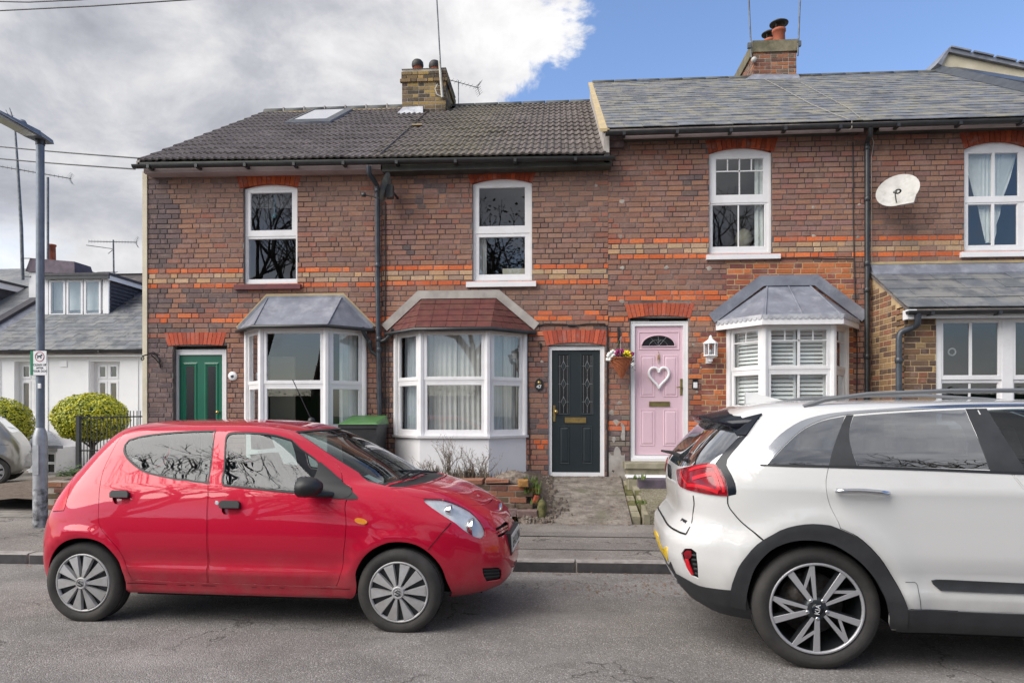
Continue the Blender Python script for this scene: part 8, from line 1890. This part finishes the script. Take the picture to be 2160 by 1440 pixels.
panel(shr, 'windscreen', inset(SM(wind), .0), 'car_glass', RC, off=-.004, lip=0, raw=True); panel(shr, 'rear_window', SM(rearw), 'car_glass_dark', RC, off=-.002, lip=0, raw=True)
panel(shr, 'cowl_panel', SM(cowl), 'car_black', RC, off=-.006, lip=0, raw=True)
panel(shr, 'mirror_mount', SM(mirror_tri), 'car_black', RC, off=.004, mirror='copy', raw=True)
panel(shr, 'quarter_trim', SM(Pp(c3((358, 440), (375, 470), (410, 505), (448, 545), (440, 555), (358, 556)))), 'car_black', RC, off=.002, mirror='copy', raw=True)
def lamp(sh, parent, poly, name, cover, backm, depth=.05):
    p = SM(poly); bk = panel(sh, name, p, backm, parent, off=-depth, lip=-depth * .98, mirror='copy', raw=True); return p
lamp(shr, RC, head_l, 'headlamp', 'glass', 'lamp_silver', .016); panel(shr, 'headlamp_cover', inset(SM(head_l), .001), 'lamp_cover', RC, off=.0, lip=0, mirror='copy', raw=True)
for (px, py, r_) in ((600 + 1145 / 2.88, 860 + 722 / 2.88, .062), (600 + 1010 / 2.88, 860 + 622 / 2.88, .038)):
    u, s_ = shr.px(px, py); p, n = Vector(shr.pt(u, s_)), Vector(shr.nrm(u, s_));
    for sg in (1, -1):
        c = Vector((p.x - .02, (p.y + .012) * sg, p.z)); b = MB(); b.lathe([(0, -.03), (r_ * .4, -.028), (r_ * .8, -.01), (r_, .022)], c, 'x', 20); b.build('reflector', M['chrome'], RC, world=False)
        b = MB(); b.lathe([(0, -.01), (r_ * .3, -.008), (r_ * .3, .01), (0, .016)], c, 'x', 12); b.build('bulb', M['lamp_glass'], RC, world=False)
panel(shr, 'tail_lamp', SM(tail_l), 'lamp_red_bright', RC, off=.002, mirror='copy', raw=True)
panel(shr, 'fog_vent', SM(fogv), 'car_black', RC, off=-.018, lip=-.016, mirror='copy', raw=True)
for k in range(3):
    q = Pp(c3((1212 + 2 * k, 985 + 22 * k), (1312, 982 + 19 * k))); panel(shr, 'vent_slat', strip_poly(q, .008), 'cladding', RC, off=-.004, lip=.008, mirror='copy', raw=True, sp=.2)
panel(shr, 'grille', SM(grille), 'well_black', RC, off=-.03, lip=0, mirror='copy', raw=True)
for k in range(2):
    q = Pp(c3((1288 + 3 * k, 752 + 18 * k), (1362, 712 + 18 * k))); panel(shr, 'grille_bar', strip_poly(q, .012), 'paint_red', RC, off=-.006, lip=.012, mirror='copy', raw=True, sp=.2)
u, s_ = shr.px(600 + 465 / 2.88, 860 + 687 / 2.88); panel(shr, 'side_repeater', [(u + .038 * math.cos(a), s_ + .020 * math.sin(a)) for a in [2 * math.pi * k / 18 for k in range(18)]], 'amber', RC, off=.006, lip=.008, mirror='copy', raw=True, sp=.02)
u, s_ = shr.px(60 + 1145 / 2.88, 860 + 575 / 2.88); panel(shr, 'door_lock', [(u + .014 * math.cos(a), s_ + .014 * math.sin(a)) for a in [2 * math.pi * k / 14 for k in range(14)]], 'chrome', RC, off=.003, lip=.004, mirror=None, raw=True, sp=.02)
for (l, r, t_, b_) in ((508, 618, 505, 546), (1170, 1290, 565, 610)):
    cup = cups.pop(0); panel(shr, 'handle_cup', cup, 'paint_red', RC, off=-.022, lip=-.022, mirror='copy', raw=True, sp=.02)
    h = Pp(c2((l, t_ + 14), (l + 14, t_), (r - 12, t_), (r, t_ + 14), (r - 2, b_), (l, b_ - 1))); panel(shr, 'door_handle', SM(h), 'car_black', RC, off=.028, lip=.026, mirror='copy', raw=True, sp=.02)
for pts, w_ in ((c3((1012, 695), (960, 755), (905, 820), (872, 862)), .004), (c2((150, 628), (215, 622)), .004), (c2((425, 650), (300, 600), (222, 610)), .0), (c3((0, 125), (60, 140)), .004), (c2((575, 158), (640, 132), (800, 112), (1000, 96), (1145, 92), (1300, 96), (1450, 108), (1600, 135)), .004)):
    if w_: seam(shr, Pp(pts), RC, w_=w_)
sill = Pp(c2((600, 1062), (850, 1072), (1090, 1078), (1350, 1088)) + c3((60, 1092), (300, 1096), (400, 1098)))
seam(shr, sill, RC, 'sill_gap', .0035)
b = MB(); c = shr.M.inverted() @ V(600 + 180 / 2.88 - 0, 860 + 472 / 2.88, (shr.M @ Vector((0, -.88, 0))).y - .22 * 0)
u, s_ = shr.px(600 + 300 / 2.88, 860 + 520 / 2.88); mb_ = Vector(shr.pt(u, s_)); mc = mb_ + Vector((-.12, -.12, .055))
b.lathe([(0, -.045), (.045, -.04), (.075, -.022), (.088, .0), (.088, .03), (.07, .034)], mc, 'x', 22); b.v = [(x, mc.y + (y - mc.y) * 1.12, mc.z + (z - mc.z) * .80) for x, y, z in b.v]
b.v = [(mc.x - (x - mc.x) * 1.9, y, mc.z + (z - mc.z) * .95) for x, y, z in b.v]
mo = b.build('mirror', M['car_black'], RC, world=False); b = MB(); b.tube([mb_ + Vector((0, .02, -.01)), mb_ + Vector((-.05, -.05, .0)), mc + Vector((0, .02, -.05))], [.02, .022, .02], 8); b.build('mirror_arm', M['car_black'], mo, world=False)
b = MB(); b.lathe([(0, 0), (.07, 0)], mc + Vector((-.025, 0, 0)), 'x', 20); b.build('mirror_glass', M['chrome'], mo, world=False)
mo2 = mo.copy(); COL.objects.link(mo2); mo2.scale = (1, -1, 1)
for xa, pr_ in ((0, 0), (WB, 0)):
    for sg in (-1, 1): hubcap_wheel(RC, (xa, sg * (TY - .078), .278), .278, .160, sg); wheel_well(RC, xa, sg * .655, sg * .42, .318, .285)
lbox('floor_pan', 'well_black', RC, .36, WB - .36, -.70, .70, .20, .30); lbox('floor_pan', 'well_black', RC, -.30, WB + .5, -.45, .45, .21, .55)
for y in (-.36, .36): seat(RC, 1.02 * kf, y, .52, back=.58)
for y in (-.34, .34): seat(RC, .28 * kf, y, .55, back=.52)
lbox('dashboard', 'dash_grey', RC, 1.78, 2.10, -.62, .62, .62, .93); b = MB(); b.tube([(1.66 + .05 * math.sin(a), .36 + .18 * math.cos(a), .90 + .18 * math.sin(a)) for a in [2 * math.pi * k / 20 for k in range(21)]], .013, 6, False); b.build('steering_wheel', M['car_black'], RC, world=False)
b = MB(); p = Vector(shr.pt(*shr.px(600 + 560 / 2.88, 860 + 415 / 2.88))); b.quad(p + Vector((-.10, .03, -.002)), p + Vector((.0, .03, -.05)), p + Vector((.0, .14, -.05)), p + Vector((-.10, .14, -.002))); b.build('parking_ticket', M['paper'], RC, world=False, fix=False)
for (a, c, d) in (((700, 445), (760, 405), (815, 372)), ((760, 440), (830, 405), (885, 380))):
    P3 = [Vector(shr.pt(*q)) + Vector(shr.nrm(*q)) * .02 for q in Pp(c3(a, c, d))]; b = MB(); b.tube(P3, .008, 6); b.tube([P3[1] + Vector((-.22, -.18, .03)), P3[2] + Vector((.05, .1, .005))], .007, 5); b.build('wiper', M['car_black'], RC, world=False)
ap = shr.Mi @ V(657, 889, (shr.M @ Vector((1.1, 0, 0))).y); ap.z = 1.385; b = MB(); at = shr.Mi @ V(617, 800, (shr.M @ Vector((1.1, 0, 0))).y); b.lathe([(.03, -.01), (.022, .012), (0, .02)], ap, 'z', 10); b.tube([ap, at], .0035, 5); b.build('roof_aerial', M['car_black'], RC, world=False)
xf = float(shr.ff(shr.s_at(.50))); b = MB(); b.hull([(xf - .03, -.27, .43), (xf - .03, .27, .43), (xf + .012, .27, .43), (xf + .012, -.27, .43)], [(xf - .05, -.27, .585), (xf - .05, .27, .585), (xf + .004, .27, .585), (xf + .004, -.27, .585)]); b.build('plate_holder', M['car_black'], RC, world=False)
b = MB(); b.hull([(xf + .010, -.25, .452), (xf + .010, .25, .452), (xf + .018, .25, .452), (xf + .018, -.25, .452)], [(xf + .004, -.25, .568), (xf + .004, .25, .568), (xf + .012, .25, .568), (xf + .012, -.25, .568)]); npo = b.build('number_plate', M['plate_white'], RC, world=False)
text('EH12 OKA', (xf + .019, 0, .51), .10, 'plate_ink', npo, rot=(R(90), 0, R(90)), world=False)
b = MB(); xb = float(shr.ff(shr.s_at(.72))); b.lathe([(0, .0), (.045, .0), (.05, -.012)], (xb + .006, 0, .72), 'x', 18); b.build('badge', M['chrome'], RC, world=False)
xb = float(shr.fr(shr.s_at(.62))); b = MB(); b.box(xb - .012, xb + .02, -.26, .26, .60, .71); b.build('number_plate', M['plate_yellow'], RC, world=False)
# ------------------------------------------------------------------ silver car: same body form, other way round, own paint
SP = V(66, 1010, 13.0); SC = empty('silver_car', Vector((SP.x - .50, 12.8, .12)), 'silver hatchback on the drive, half cropped by the frame', 'car', rz=R(211)); SC.scale = (1.12, 1.12, 1.04)
def copy_tree(o, par, mm):
    c = o.copy(); COL.objects.link(c); c.parent = par
    if o.type == 'MESH' and any(m and m.name in mm for m in o.data.materials):
        c.data = o.data.copy()
        for i, m in enumerate(c.data.materials):
            if m and m.name in mm: c.data.materials[i] = M[mm[m.name]]
    for ch in list(o.children): copy_tree(ch, c, mm)
    return c
for ch in list(RC.children):
    if ch.name.split('.')[0] in ('parking_ticket', 'roof_aerial', 'number_plate', 'plate_holder'): continue
    copy_tree(ch, SC, {'paint_red': 'paint_silver', 'lamp_red_bright': 'paint_silver'})
# ------------------------------------------------------------------ white crossover
zw = road_z(3.95); RW_ = .336; HW = WG(1724, 1284, zw + RW_ + .0); YAWW = R(-3.7); TW = .875
orw = Matrix.Rotation(YAWW, 3, 'Z') @ Vector((0, TW, 0)); OW = Vector((HW.x, HW.y, zw)) + Vector((orw.x, orw.y, 0)); WBW = 2.77
ROWS_W = [(.23, .84, -.56, 3.42), (.28, .875, -.64, 3.52), (.36, .895, -.705, 3.58), (.46, .908, -.76, 3.62), (.57, .915, -.787, 3.64), (.65, .918, -.785, 3.63), (.70, .918, -.755, 3.62), (.75, .918, -.71, 3.60), (.81, .918, -.692, 3.58), (.92, .917, -.702, 3.52), (1.02, .907, -.695, 3.36), (1.09, .888, -.675, 3.10), (1.15, .866, -.64, 2.86), (1.225, .825, -.575, 2.66), (1.31, .775, -.49, 2.44), (1.38, .728, -.41, 2.22), (1.425, .69, -.335, 2.06), (1.449, .645, -.26, 1.95), (1.466, .57, -.17, 1.85), (1.477, .44, -.02, 1.72), (1.485, .24, .28, 1.55), (1.489, .01, .8, 1.3)]
def bump_w(x, z, q):
    d = 0
    for xa in (0.0, WBW):
        r_ = np.hypot(x - xa, z - RW_); d = d + .020 * np.exp(-((r_ - .47) / .07) ** 2) * (q > .4) * np.clip((z - .1) / .2, 0, 1)
    mid = np.exp(-((x - WBW / 2) / (WBW * .40)) ** 6); d = d + mid * (-.018 * np.exp(-((z - .52) / .07) ** 2) + .010 * np.exp(-((z - .42) / .04) ** 2)) + .007 * np.exp(-((z - .98) / .035) ** 2)
    return d * np.clip(q, 0, 1) ** 2
WCAR = empty('crossover_car', OW, 'large white crossover with a black tailgate spoiler, cropped by the frame', 'car', rz=YAWW); shw = Shell(ROWS_W, 1.2, 4.0, 5.0, bump_w, OW, YAWW)
c4 = lambda *p: crop(1370, 820, 2.3229, p); c5 = lambda *p: crop(1720, 820, 2.3227, p); Q = shw.poly; UW, SW = shw.U, shw.S
qglass = Q(c4((578, 373), (612, 335), (680, 262), (760, 195), (850, 155), (955, 134), (925, 240), (880, 374)))
chrome_q = Q(c4((541, 368), (541, 340), (560, 312), (640, 225), (740, 160), (850, 128), (966, 113), (1115, 102)) + c5((700, 80), (1022, 76), (1200, 80), (1200, 92), (1022, 88), (700, 93), (350, 110), (190, 122)) + c4((962, 126), (850, 150), (760, 190), (680, 256), (612, 328), (578, 372)))
dglass = Q(c5((187, 133), (350, 120), (735, 100), (800, 250), (855, 395), (530, 385), (205, 375), (165, 225)))
fgl = Q(c5((838, 102), (1022, 96), (1250, 110), (1450, 200), (1600, 330), (1640, 425), (1300, 415), (1030, 407), (930, 245)))
pillars = [Q(c5((152, 128), (187, 127), (165, 225), (205, 378), (66, 378))), Q(c5((735, 98), (838, 96), (930, 245), (1034, 410), (856, 400), (800, 250)))]
belt = Q(c4((541, 366), (880, 374)) + c5((205, 376), (530, 387), (1022, 407), (1640, 428), (1640, 442), (1022, 420), (530, 400), (60, 386)) + c4((700, 382), (545, 376)))
door_r = Q(c5((150, 118), (105, 250), (64, 380), (51, 480), (70, 570), (122, 684), (205, 724), (290, 800), (350, 880), (402, 965), (432, 1025), (452, 1078), (700, 1088), (1022, 1100), (1130, 1104), (1128, 800), (1105, 620), (1022, 490), (958, 408), (870, 245), (778, 84), (450, 98)))
door_f = Q(c5((784, 84), (876, 245), (964, 408), (1028, 490), (1111, 620), (1134, 800), (1136, 1104), (1500, 1116), (1900, 1130), (1930, 800), (1880, 500), (1650, 330), (1450, 180), (1250, 96), (1022, 80)))
archo = c4((398, 985), (415, 925), (450, 850), (500, 787), (560, 737), (640, 692), (720, 668), (800, 660), (880, 666)) + c5((75, 668), (122, 686), (205, 724), (290, 800), (350, 880), (402, 965), (432, 1025), (452, 1078))
archi = c5((365, 1165), (362, 1095), (340, 1015), (290, 925), (200, 830), (100, 765), (20, 742)) + c4((760, 737), (690, 745), (620, 770), (560, 815), (512, 880), (486, 960), (474, 1075))
clad = Q(archo + c5((448, 1170),) + archi + c4((400, 1060),))
arch_w = Q(archi); arch_w = [(arch_w[0][0], -.1)] + arch_w + [(arch_w[-1][0], -.1)]
archw_f = [(shw.px(*p)) for p in ()]
tail_w = Q(c4((138, 396), (180, 385), (240, 372), (290, 366), (320, 368), (347, 397), (370, 440), (380, 480), (384, 523), (330, 520), (240, 505), (175, 487), (147, 465)))
dpost = Q(c4((437, 235), (476, 230), (430, 285), (382, 345), (377, 372), (402, 420), (421, 465), (426, 500), (424, 516), (386, 524), (382, 480), (371, 440), (348, 396), (322, 367), (375, 300)))
rwin_n = Q(c4((436, 233), (375, 300), (320, 366), (240, 371), (155, 379)))
s_lo = rwin_n[-1][1]; s_hi = rwin_n[0][1]
rwin = [(0, s_lo - .005), (rwin_n[-1][0], s_lo)] + rwin_n[::-1][1:] + [(rwin_n[0][0] - .03, s_hi + .05), (rwin_n[0][0] - .06, s_hi + .11), (0, s_hi + .12)]
fog_w = Q(c4((155, 803), (172, 781), (205, 781), (230, 800), (236, 860), (240, 930), (205, 914), (176, 872), (160, 830)))
lowb = Q(c4((133, 905), (190, 935), (245, 963), (400, 985), (472, 992), (470, 1078), (380, 1052))); lowb = [(0, lowb[0][1] - .10)] + [(lerp(0, lowb[0][0], .6), lowb[0][1] - .08)] + lowb[:5] + [(lowb[5][0], 0), (0, 0)]
sillp = Q(c5((362, 1100), (452, 1079), (700, 1088), (1022, 1101), (1900, 1132))); sillp = sillp + [(sillp[-1][0], 0), (sillp[0][0] + .0, 0)]
def shift_u(poly, dx):
    out = []
    for u, s_ in poly: p = shw.pt(u, max(0, s_)); out.append((u, s_, float(p[0])))
    return out
def x2u(x, s_): uu = np.linspace(0, UW, 1500); P = shw.pt(uu, np.full(1500, max(0, s_))); side = uu > 0; return float(uu[np.argmin(np.abs(P[:, 0] - x) + (np.abs(P[:, 1]) < .3) * 5)])
def mirror_arch(poly): return [(x2u(WBW - x, s_), s_) for u, s_, x in shift_u(poly, 0)]
clad_f, arch_wf = mirror_arch(clad), mirror_arch(arch_w)
swt = shw.s_at(1.43); swb = shw.s_at(1.13); uA0 = x2u(1.75, swt); uA1 = x2u(2.70, swb)
wind_w = [(uA0, swt), (lerp(uA0, uA1, .5), lerp(swt, swb, .5)), (uA1, swb), (lerp(uA1, UW, .5), swb + .01), (UW, swb + .01), (UW, swt + .02), (lerp(uA0, UW, .5), swt + .02)]
def SM2(p): return smooth_poly(p, .035)
head_w = [(x2u(3.25, shw.s_at(.95)), shw.s_at(.95)), (x2u(3.45, shw.s_at(.93)), shw.s_at(.93)), (UW - .55, shw.s_at(.86)), (UW - .58, shw.s_at(.78)), (x2u(3.42, shw.s_at(.80)), shw.s_at(.80))]
glass_all = [qglass, dglass, fgl, wind_w, rwin]
hw = [SM2(p) for p in (door_r, door_f, clad, arch_w, clad_f, arch_wf, tail_w, dpost, rwin, fog_w, lowb, sillp, wind_w, head_w, qglass, pillars[0], belt)]
panel(shw, 'body', dom_poly(shw), 'paint_white', WCAR, hw, sp=.05, raw=True, lip=.010)
liner(shw, WCAR, [SM2(p) for p in glass_all + [arch_w, arch_wf, fog_w]])
panel(shw, 'door', inset(SM2(door_r), .0035), 'paint_white', WCAR, [SM2(dglass), SM2(pillars[0]), SM2(pillars[1]), SM2(belt)], mirror='copy', raw=True, lip=.014)
panel(shw, 'door', inset(SM2(door_f), .0035), 'paint_white', WCAR, [SM2(fgl), SM2(pillars[1]), SM2(belt)], mirror='copy', raw=True, lip=.014)
for g in (qglass, dglass, fgl):
    panel(shw, 'window', SM2(g), 'car_glass_dark' if g is not fgl else 'car_glass', WCAR, off=-.002, lip=0, mirror='copy', raw=True)
panel(shw, 'windscreen', SM2(wind_w), 'car_glass', WCAR, off=-.003, lip=0, raw=True); panel(shw, 'rear_window', SM2(rwin), 'car_glass_dark', WCAR, off=-.003, lip=0, raw=True)
for p in pillars: panel(shw, 'pillar_trim', SM2(p), 'cladding', WCAR, off=.001, mirror='copy', raw=True)
panel(shw, 'belt_trim', SM2(belt), 'car_black', WCAR, off=.004, mirror='copy', raw=True); panel(shw, 'chrome_trim', SM2(chrome_q), 'chrome', WCAR, off=.005, lip=.008, mirror='copy', raw=True)
panel(shw, 'rear_post', SM2(dpost), 'car_gloss_black', WCAR, off=.001, mirror='copy', raw=True)
for p in (clad, clad_f): panel(shw, 'wheel_arch_cladding', SM2(p), 'cladding', WCAR, off=.014, lip=.035, mirror='copy', raw=True)
panel(shw, 'lower_bumper', SM2(lowb), 'cladding', WCAR, off=.004, lip=.02, raw=True); panel(shw, 'sill_cladding', SM2(sillp), 'cladding', WCAR, off=.010, lip=.03, mirror='copy', raw=True)
panel(shw, 'door_strip', SM2(Q(c5((566, 936), (590, 931), (800, 940), (1022, 950), (1128, 955), (1128, 1008), (1022, 1003), (800, 995), (612, 986), (575, 955)))), 'cladding', WCAR, off=.012, lip=.012, mirror='copy', raw=True)
panel(shw, 'door_strip', SM2(Q(c5((1136, 955), (1500, 970), (1800, 980), (1800, 1030), (1500, 1022), (1136, 1008)))), 'cladding', WCAR, off=.012, lip=.012, mirror='copy', raw=True)
panel(shw, 'headlamp', SM2(head_w), 'lamp_silver', WCAR, off=.002, mirror='copy', raw=True)
panel(shw, 'tail_lamp', SM2(tail_w), 'lamp_red', WCAR, off=.008, lip=.015, mirror='copy', raw=True)
for pts, w_ in ((c4((200, 400), (250, 385), (310, 378), (335, 410), (360, 470), (366, 505)), .016), (c4((215, 440), (290, 420), (322, 425), (345, 495)), .022), (c4((190, 470), (260, 478), (340, 505)), .020), (c4((160, 405), (170, 440), (190, 465)), .008)):
    panel(shw, 'light_band', strip_poly(spline_open(Q(pts)), w_), 'lamp_red_bright', WCAR, off=.0105, lip=.002, mirror='copy', raw=True, sp=.2)
panel(shw, 'fog_housing', SM2(fog_w), 'well_black', WCAR, off=-.02, lip=-.018, mirror='copy', raw=True)
panel(shw, 'fog_lamp', SM2(Q(c4((165, 805), (180, 790), (200, 792), (205, 815), (196, 832), (175, 828)))), 'lamp_red', WCAR, off=.0, lip=.01, mirror='copy', raw=True, sp=.02)
panel(shw, 'reflector', SM2(Q(c4((172, 830), (186, 832), (214, 908), (206, 912), (185, 880)))), 'lamp_red_bright', WCAR, off=.0, lip=.01, mirror='copy', raw=True, sp=.02)
for k in range(5): panel(shw, 'fog_fin', strip_poly(Q(c4((200 + 5 * k, 812 + 23 * k), (230 + 1 * k, 816 + 23 * k))), .008), 'cladding', WCAR, off=-.003, lip=.01, mirror='copy', raw=True, sp=.2)
xb = float(shw.fr(shw.s_at(.60))); b = MB()
P_ = Q(c4((38, 716), (62, 745), (88, 775), (93, 842), (70, 825), (46, 790))); panel(shw, 'number_plate', [(0, P_[0][1] + .01), (P_[2][0], P_[2][1]), (P_[3][0], P_[3][1]), (0, P_[5][1])], 'plate_yellow', WCAR, off=.006, lip=.006, raw=True)
for k, (px, py) in enumerate(((52, 768), (64, 786), (76, 803))):
    u, s_ = Q(c4((px, py)))[0]; panel(shw, 'plate_character', strip_poly([(u - .012, s_ - .024), (u + .010, s_ - .020), (u - .006, s_ + .002), (u + .012, s_ + .022)] if k % 2 else [(u + .012, s_ - .024), (u - .010, s_ - .020), (u - .010, s_ + .022), (u + .012, s_ + .024)], .008), 'plate_ink', WCAR, off=.008, lip=0, mirror=None, raw=True, sp=.2)
zz = shw.s_at(.42); sc1 = Q(c4((135, 928), (135, 957))); panel(shw, 'scuff_strip', [(0, sc1[0][1] + .03), (sc1[0][0], sc1[0][1]), (sc1[1][0], sc1[1][1]), (0, sc1[1][1] - .01)], 'alloy_cut', WCAR, off=.010, lip=.012, raw=True)
bl = Q(c4((100, 830), (132, 905))); panel(shw, 'bumper_inset', [(0, bl[0][1] - .03), (bl[0][0], bl[0][1] - .02), (bl[1][0] - .005, bl[1][1]), (sc1[0][0] - .02, sc1[0][1] + .004), (0, sc1[0][1] + .032)], 'car_black', WCAR, off=.003, lip=0, raw=True)
tg = Q(c4((215, 521), (219, 560), (213, 620), (180, 710))); seam(shw, tg, WCAR, 'tailgate_gap', .007); bs = Q(c4((180, 711), (150, 702), (118, 686), (75, 640))); seam(shw, bs + [(0, bs[-1][1])], WCAR, 'tailgate_gap', .009)
seam(shw, Q(c4((384, 524), (386, 568), (410, 605), (450, 650), (510, 700), (575, 752))), WCAR, 'bumper_gap', .006)
seam(shw, Q(c5((485, 945), (498, 960), (508, 1010), (517, 1078))), WCAR, 'trim_gap', .0025); seam(shw, Q(c5((440, 945), (486, 945))), WCAR, 'trim_gap', .0025)
panel(shw, 'model_badge', strip_poly(Q(c4((156, 643), (181, 657))), .028), 'car_black', WCAR, off=.003, lip=.003, mirror=None, raw=True, sp=.2)
_k = shw.pt(0.0, shw.s_at(1.0)); text('KIA', (_k[0] - .008, 0, _k[2]), .13, 'car_black', WCAR, rot=(R(90), 0, R(-90)), world=False, name='badge', ext=.004)
hc = Q(c5((185, 470), (230, 462), (300, 470), (340, 500), (330, 535), (260, 548), (200, 540), (180, 515))); panel(shw, 'handle_cup', SM2(hc), 'paint_white', WCAR, off=.0012, lip=0, mirror='copy', raw=True, sp=.03)
hp_ = [Vector(shw.pt(*q)) + Vector((0, -.035 if 0 < i < 4 else -.012, 0)) for i, q in enumerate(Q(c5((98, 498), (125, 497), (220, 497), (320, 506), (354, 512))))]
for dx in (0, 1.02):
    b = MB(); hh = [Vector(p) + Vector((dx, 0, 0)) for p in spline_open(hp_, 5)]; b.tube(hh, [.010] + [.0155] * (len(hh) - 2) + [.009], 10)
    b.v = [(x, y, z) for x, y, z in b.v]; b.build('door_handle', M['chrome'], WCAR, world=False)
T1 = shw.Mi @ V(1370 + 430 / 2.3229, 820 + 113 / 2.3229, (shw.M @ Vector((-.30, 0, 0))).y)
zt_ = 1.545; b = MB(); sp_n = 12; top, botm = [], []
for i in range(sp_n + 1):
    t = -1 + 2 * i / sp_n; y = .62 * t; cx_ = 1 - .25 * abs(t) ** 3
    tip = (-.53 + .07 * t * t + .05 * abs(t) ** 6, y * 1.02, 1.380 - .030 * t * t); rt = (-.15 + .02 * t * t, y, 1.468 - .050 * t * t - .035 * abs(t) ** 6); low = (-.35 + .05 * t * t, y * 1.04, 1.315 - .025 * t * t); top.append((rt, tip, (tip[0] + .015, tip[1], tip[2] - .028), low))
vs = [p for r_ in top for p in r_]; b.add(vs, [(4 * i + k, 4 * i + k + 1, 4 * i + 5 + k, 4 * i + 4 + k) for i in range(sp_n) for k in range(3)] + [(0, 1, 2, 3), (4 * sp_n + 3, 4 * sp_n + 2, 4 * sp_n + 1, 4 * sp_n)], True); b.build('spoiler', M['car_gloss_black'], WCAR, world=False)
b = MB(); b.box(-.526, -.517, -.14, .14, 1.356, 1.372); b.build('brake_light', M['lamp_red'], WCAR, world=False)
side_sp = Q(c4((437, 232), (405, 195), (380, 180), (460, 150), (553, 126), (510, 180), (475, 230))); panel(shw, 'spoiler_side', SM2(side_sp), 'car_gloss_black', WCAR, off=.012, lip=.03, mirror='copy', raw=True)
q0, q1 = [Vector(shw.pt(*q)) + Vector(shw.nrm(*q)) * .03 for q in Q(c4((178, 345), (110, 320)))]; b = MB(); b.tube([q0, (q0 + q1) / 2 + Vector((-.02, 0, .02)), q1 + Vector((-.05, .12, .02))], [.016, .013, .008], 6); b.build('rear_wiper', M['car_black'], WCAR, world=False)
fx = shw.Mi @ V(1370 + 560 / 2.3229, 820 + 80 / 2.3229, (shw.M @ Vector((.0, 0, 0))).y); b = MB(); x0 = fx.x - .12; b.hull([(x0, -.03, 1.465), (x0 + .24, -.03, 1.485), (x0 + .24, .03, 1.485), (x0, .03, 1.465)], [(x0 + .0, -.004, 1.545), (x0 + .06, -.004, 1.535), (x0 + .06, .004, 1.535), (x0 + .0, .004, 1.545)]); b.build('fin_aerial', M['paint_white'], WCAR, world=False)
for sg in (-1, 1):
    rp = [(.0, .615, 1.440), (.12, .615, 1.478), (.35, .613, 1.510), (.8, .61, 1.528), (1.2, .605, 1.528), (1.6, .585, 1.50), (1.85, .578, 1.475), (1.93, .572, 1.45)]
    b = MB(); b.tube([(x, sg * y, z) for x, y, z in rp], .013, 8); b.build('roof_rail', M['pipe_rail'], WCAR, world=False)
for xa in (0, WBW):
    for sg in (-1, 1): alloy_wheel(WCAR, (xa, sg * (TW - .108), RW_), RW_, .225, sg); wheel_well(WCAR, xa, sg * .78, sg * .50, .42, RW_)
lbox('floor_pan', 'well_black', WCAR, .46, WBW - .46, -.80, .80, .20, .34); lbox('floor_pan', 'well_black', WCAR, -.5, WBW + .6, -.5, .5, .24, .6)
for y in (-.38, .38): seat(WCAR, 1.42, y, .56, .5, .56); seat(WCAR, .55, y, .58, .5, .54)
lbox('dashboard', 'dash_grey', WCAR, 2.2, 2.6, -.7, .7, .75, 1.08); lbox('boot_floor', 'dash_grey', WCAR, -.55, .3, -.6, .6, .60, .85)
# ================================================================== text curves become meshes
dg = bpy.context.evaluated_depsgraph_get()
for o in [o for o in S.objects if o.type == 'FONT']:
    me = bpy.data.meshes.new_from_object(o.evaluated_get(dg)); n = link_mesh('tmp', me, o.parent); n.location = o.location; n.rotation_euler = o.rotation_euler; nm = o.name; bpy.data.objects.remove(o); n.name = nm
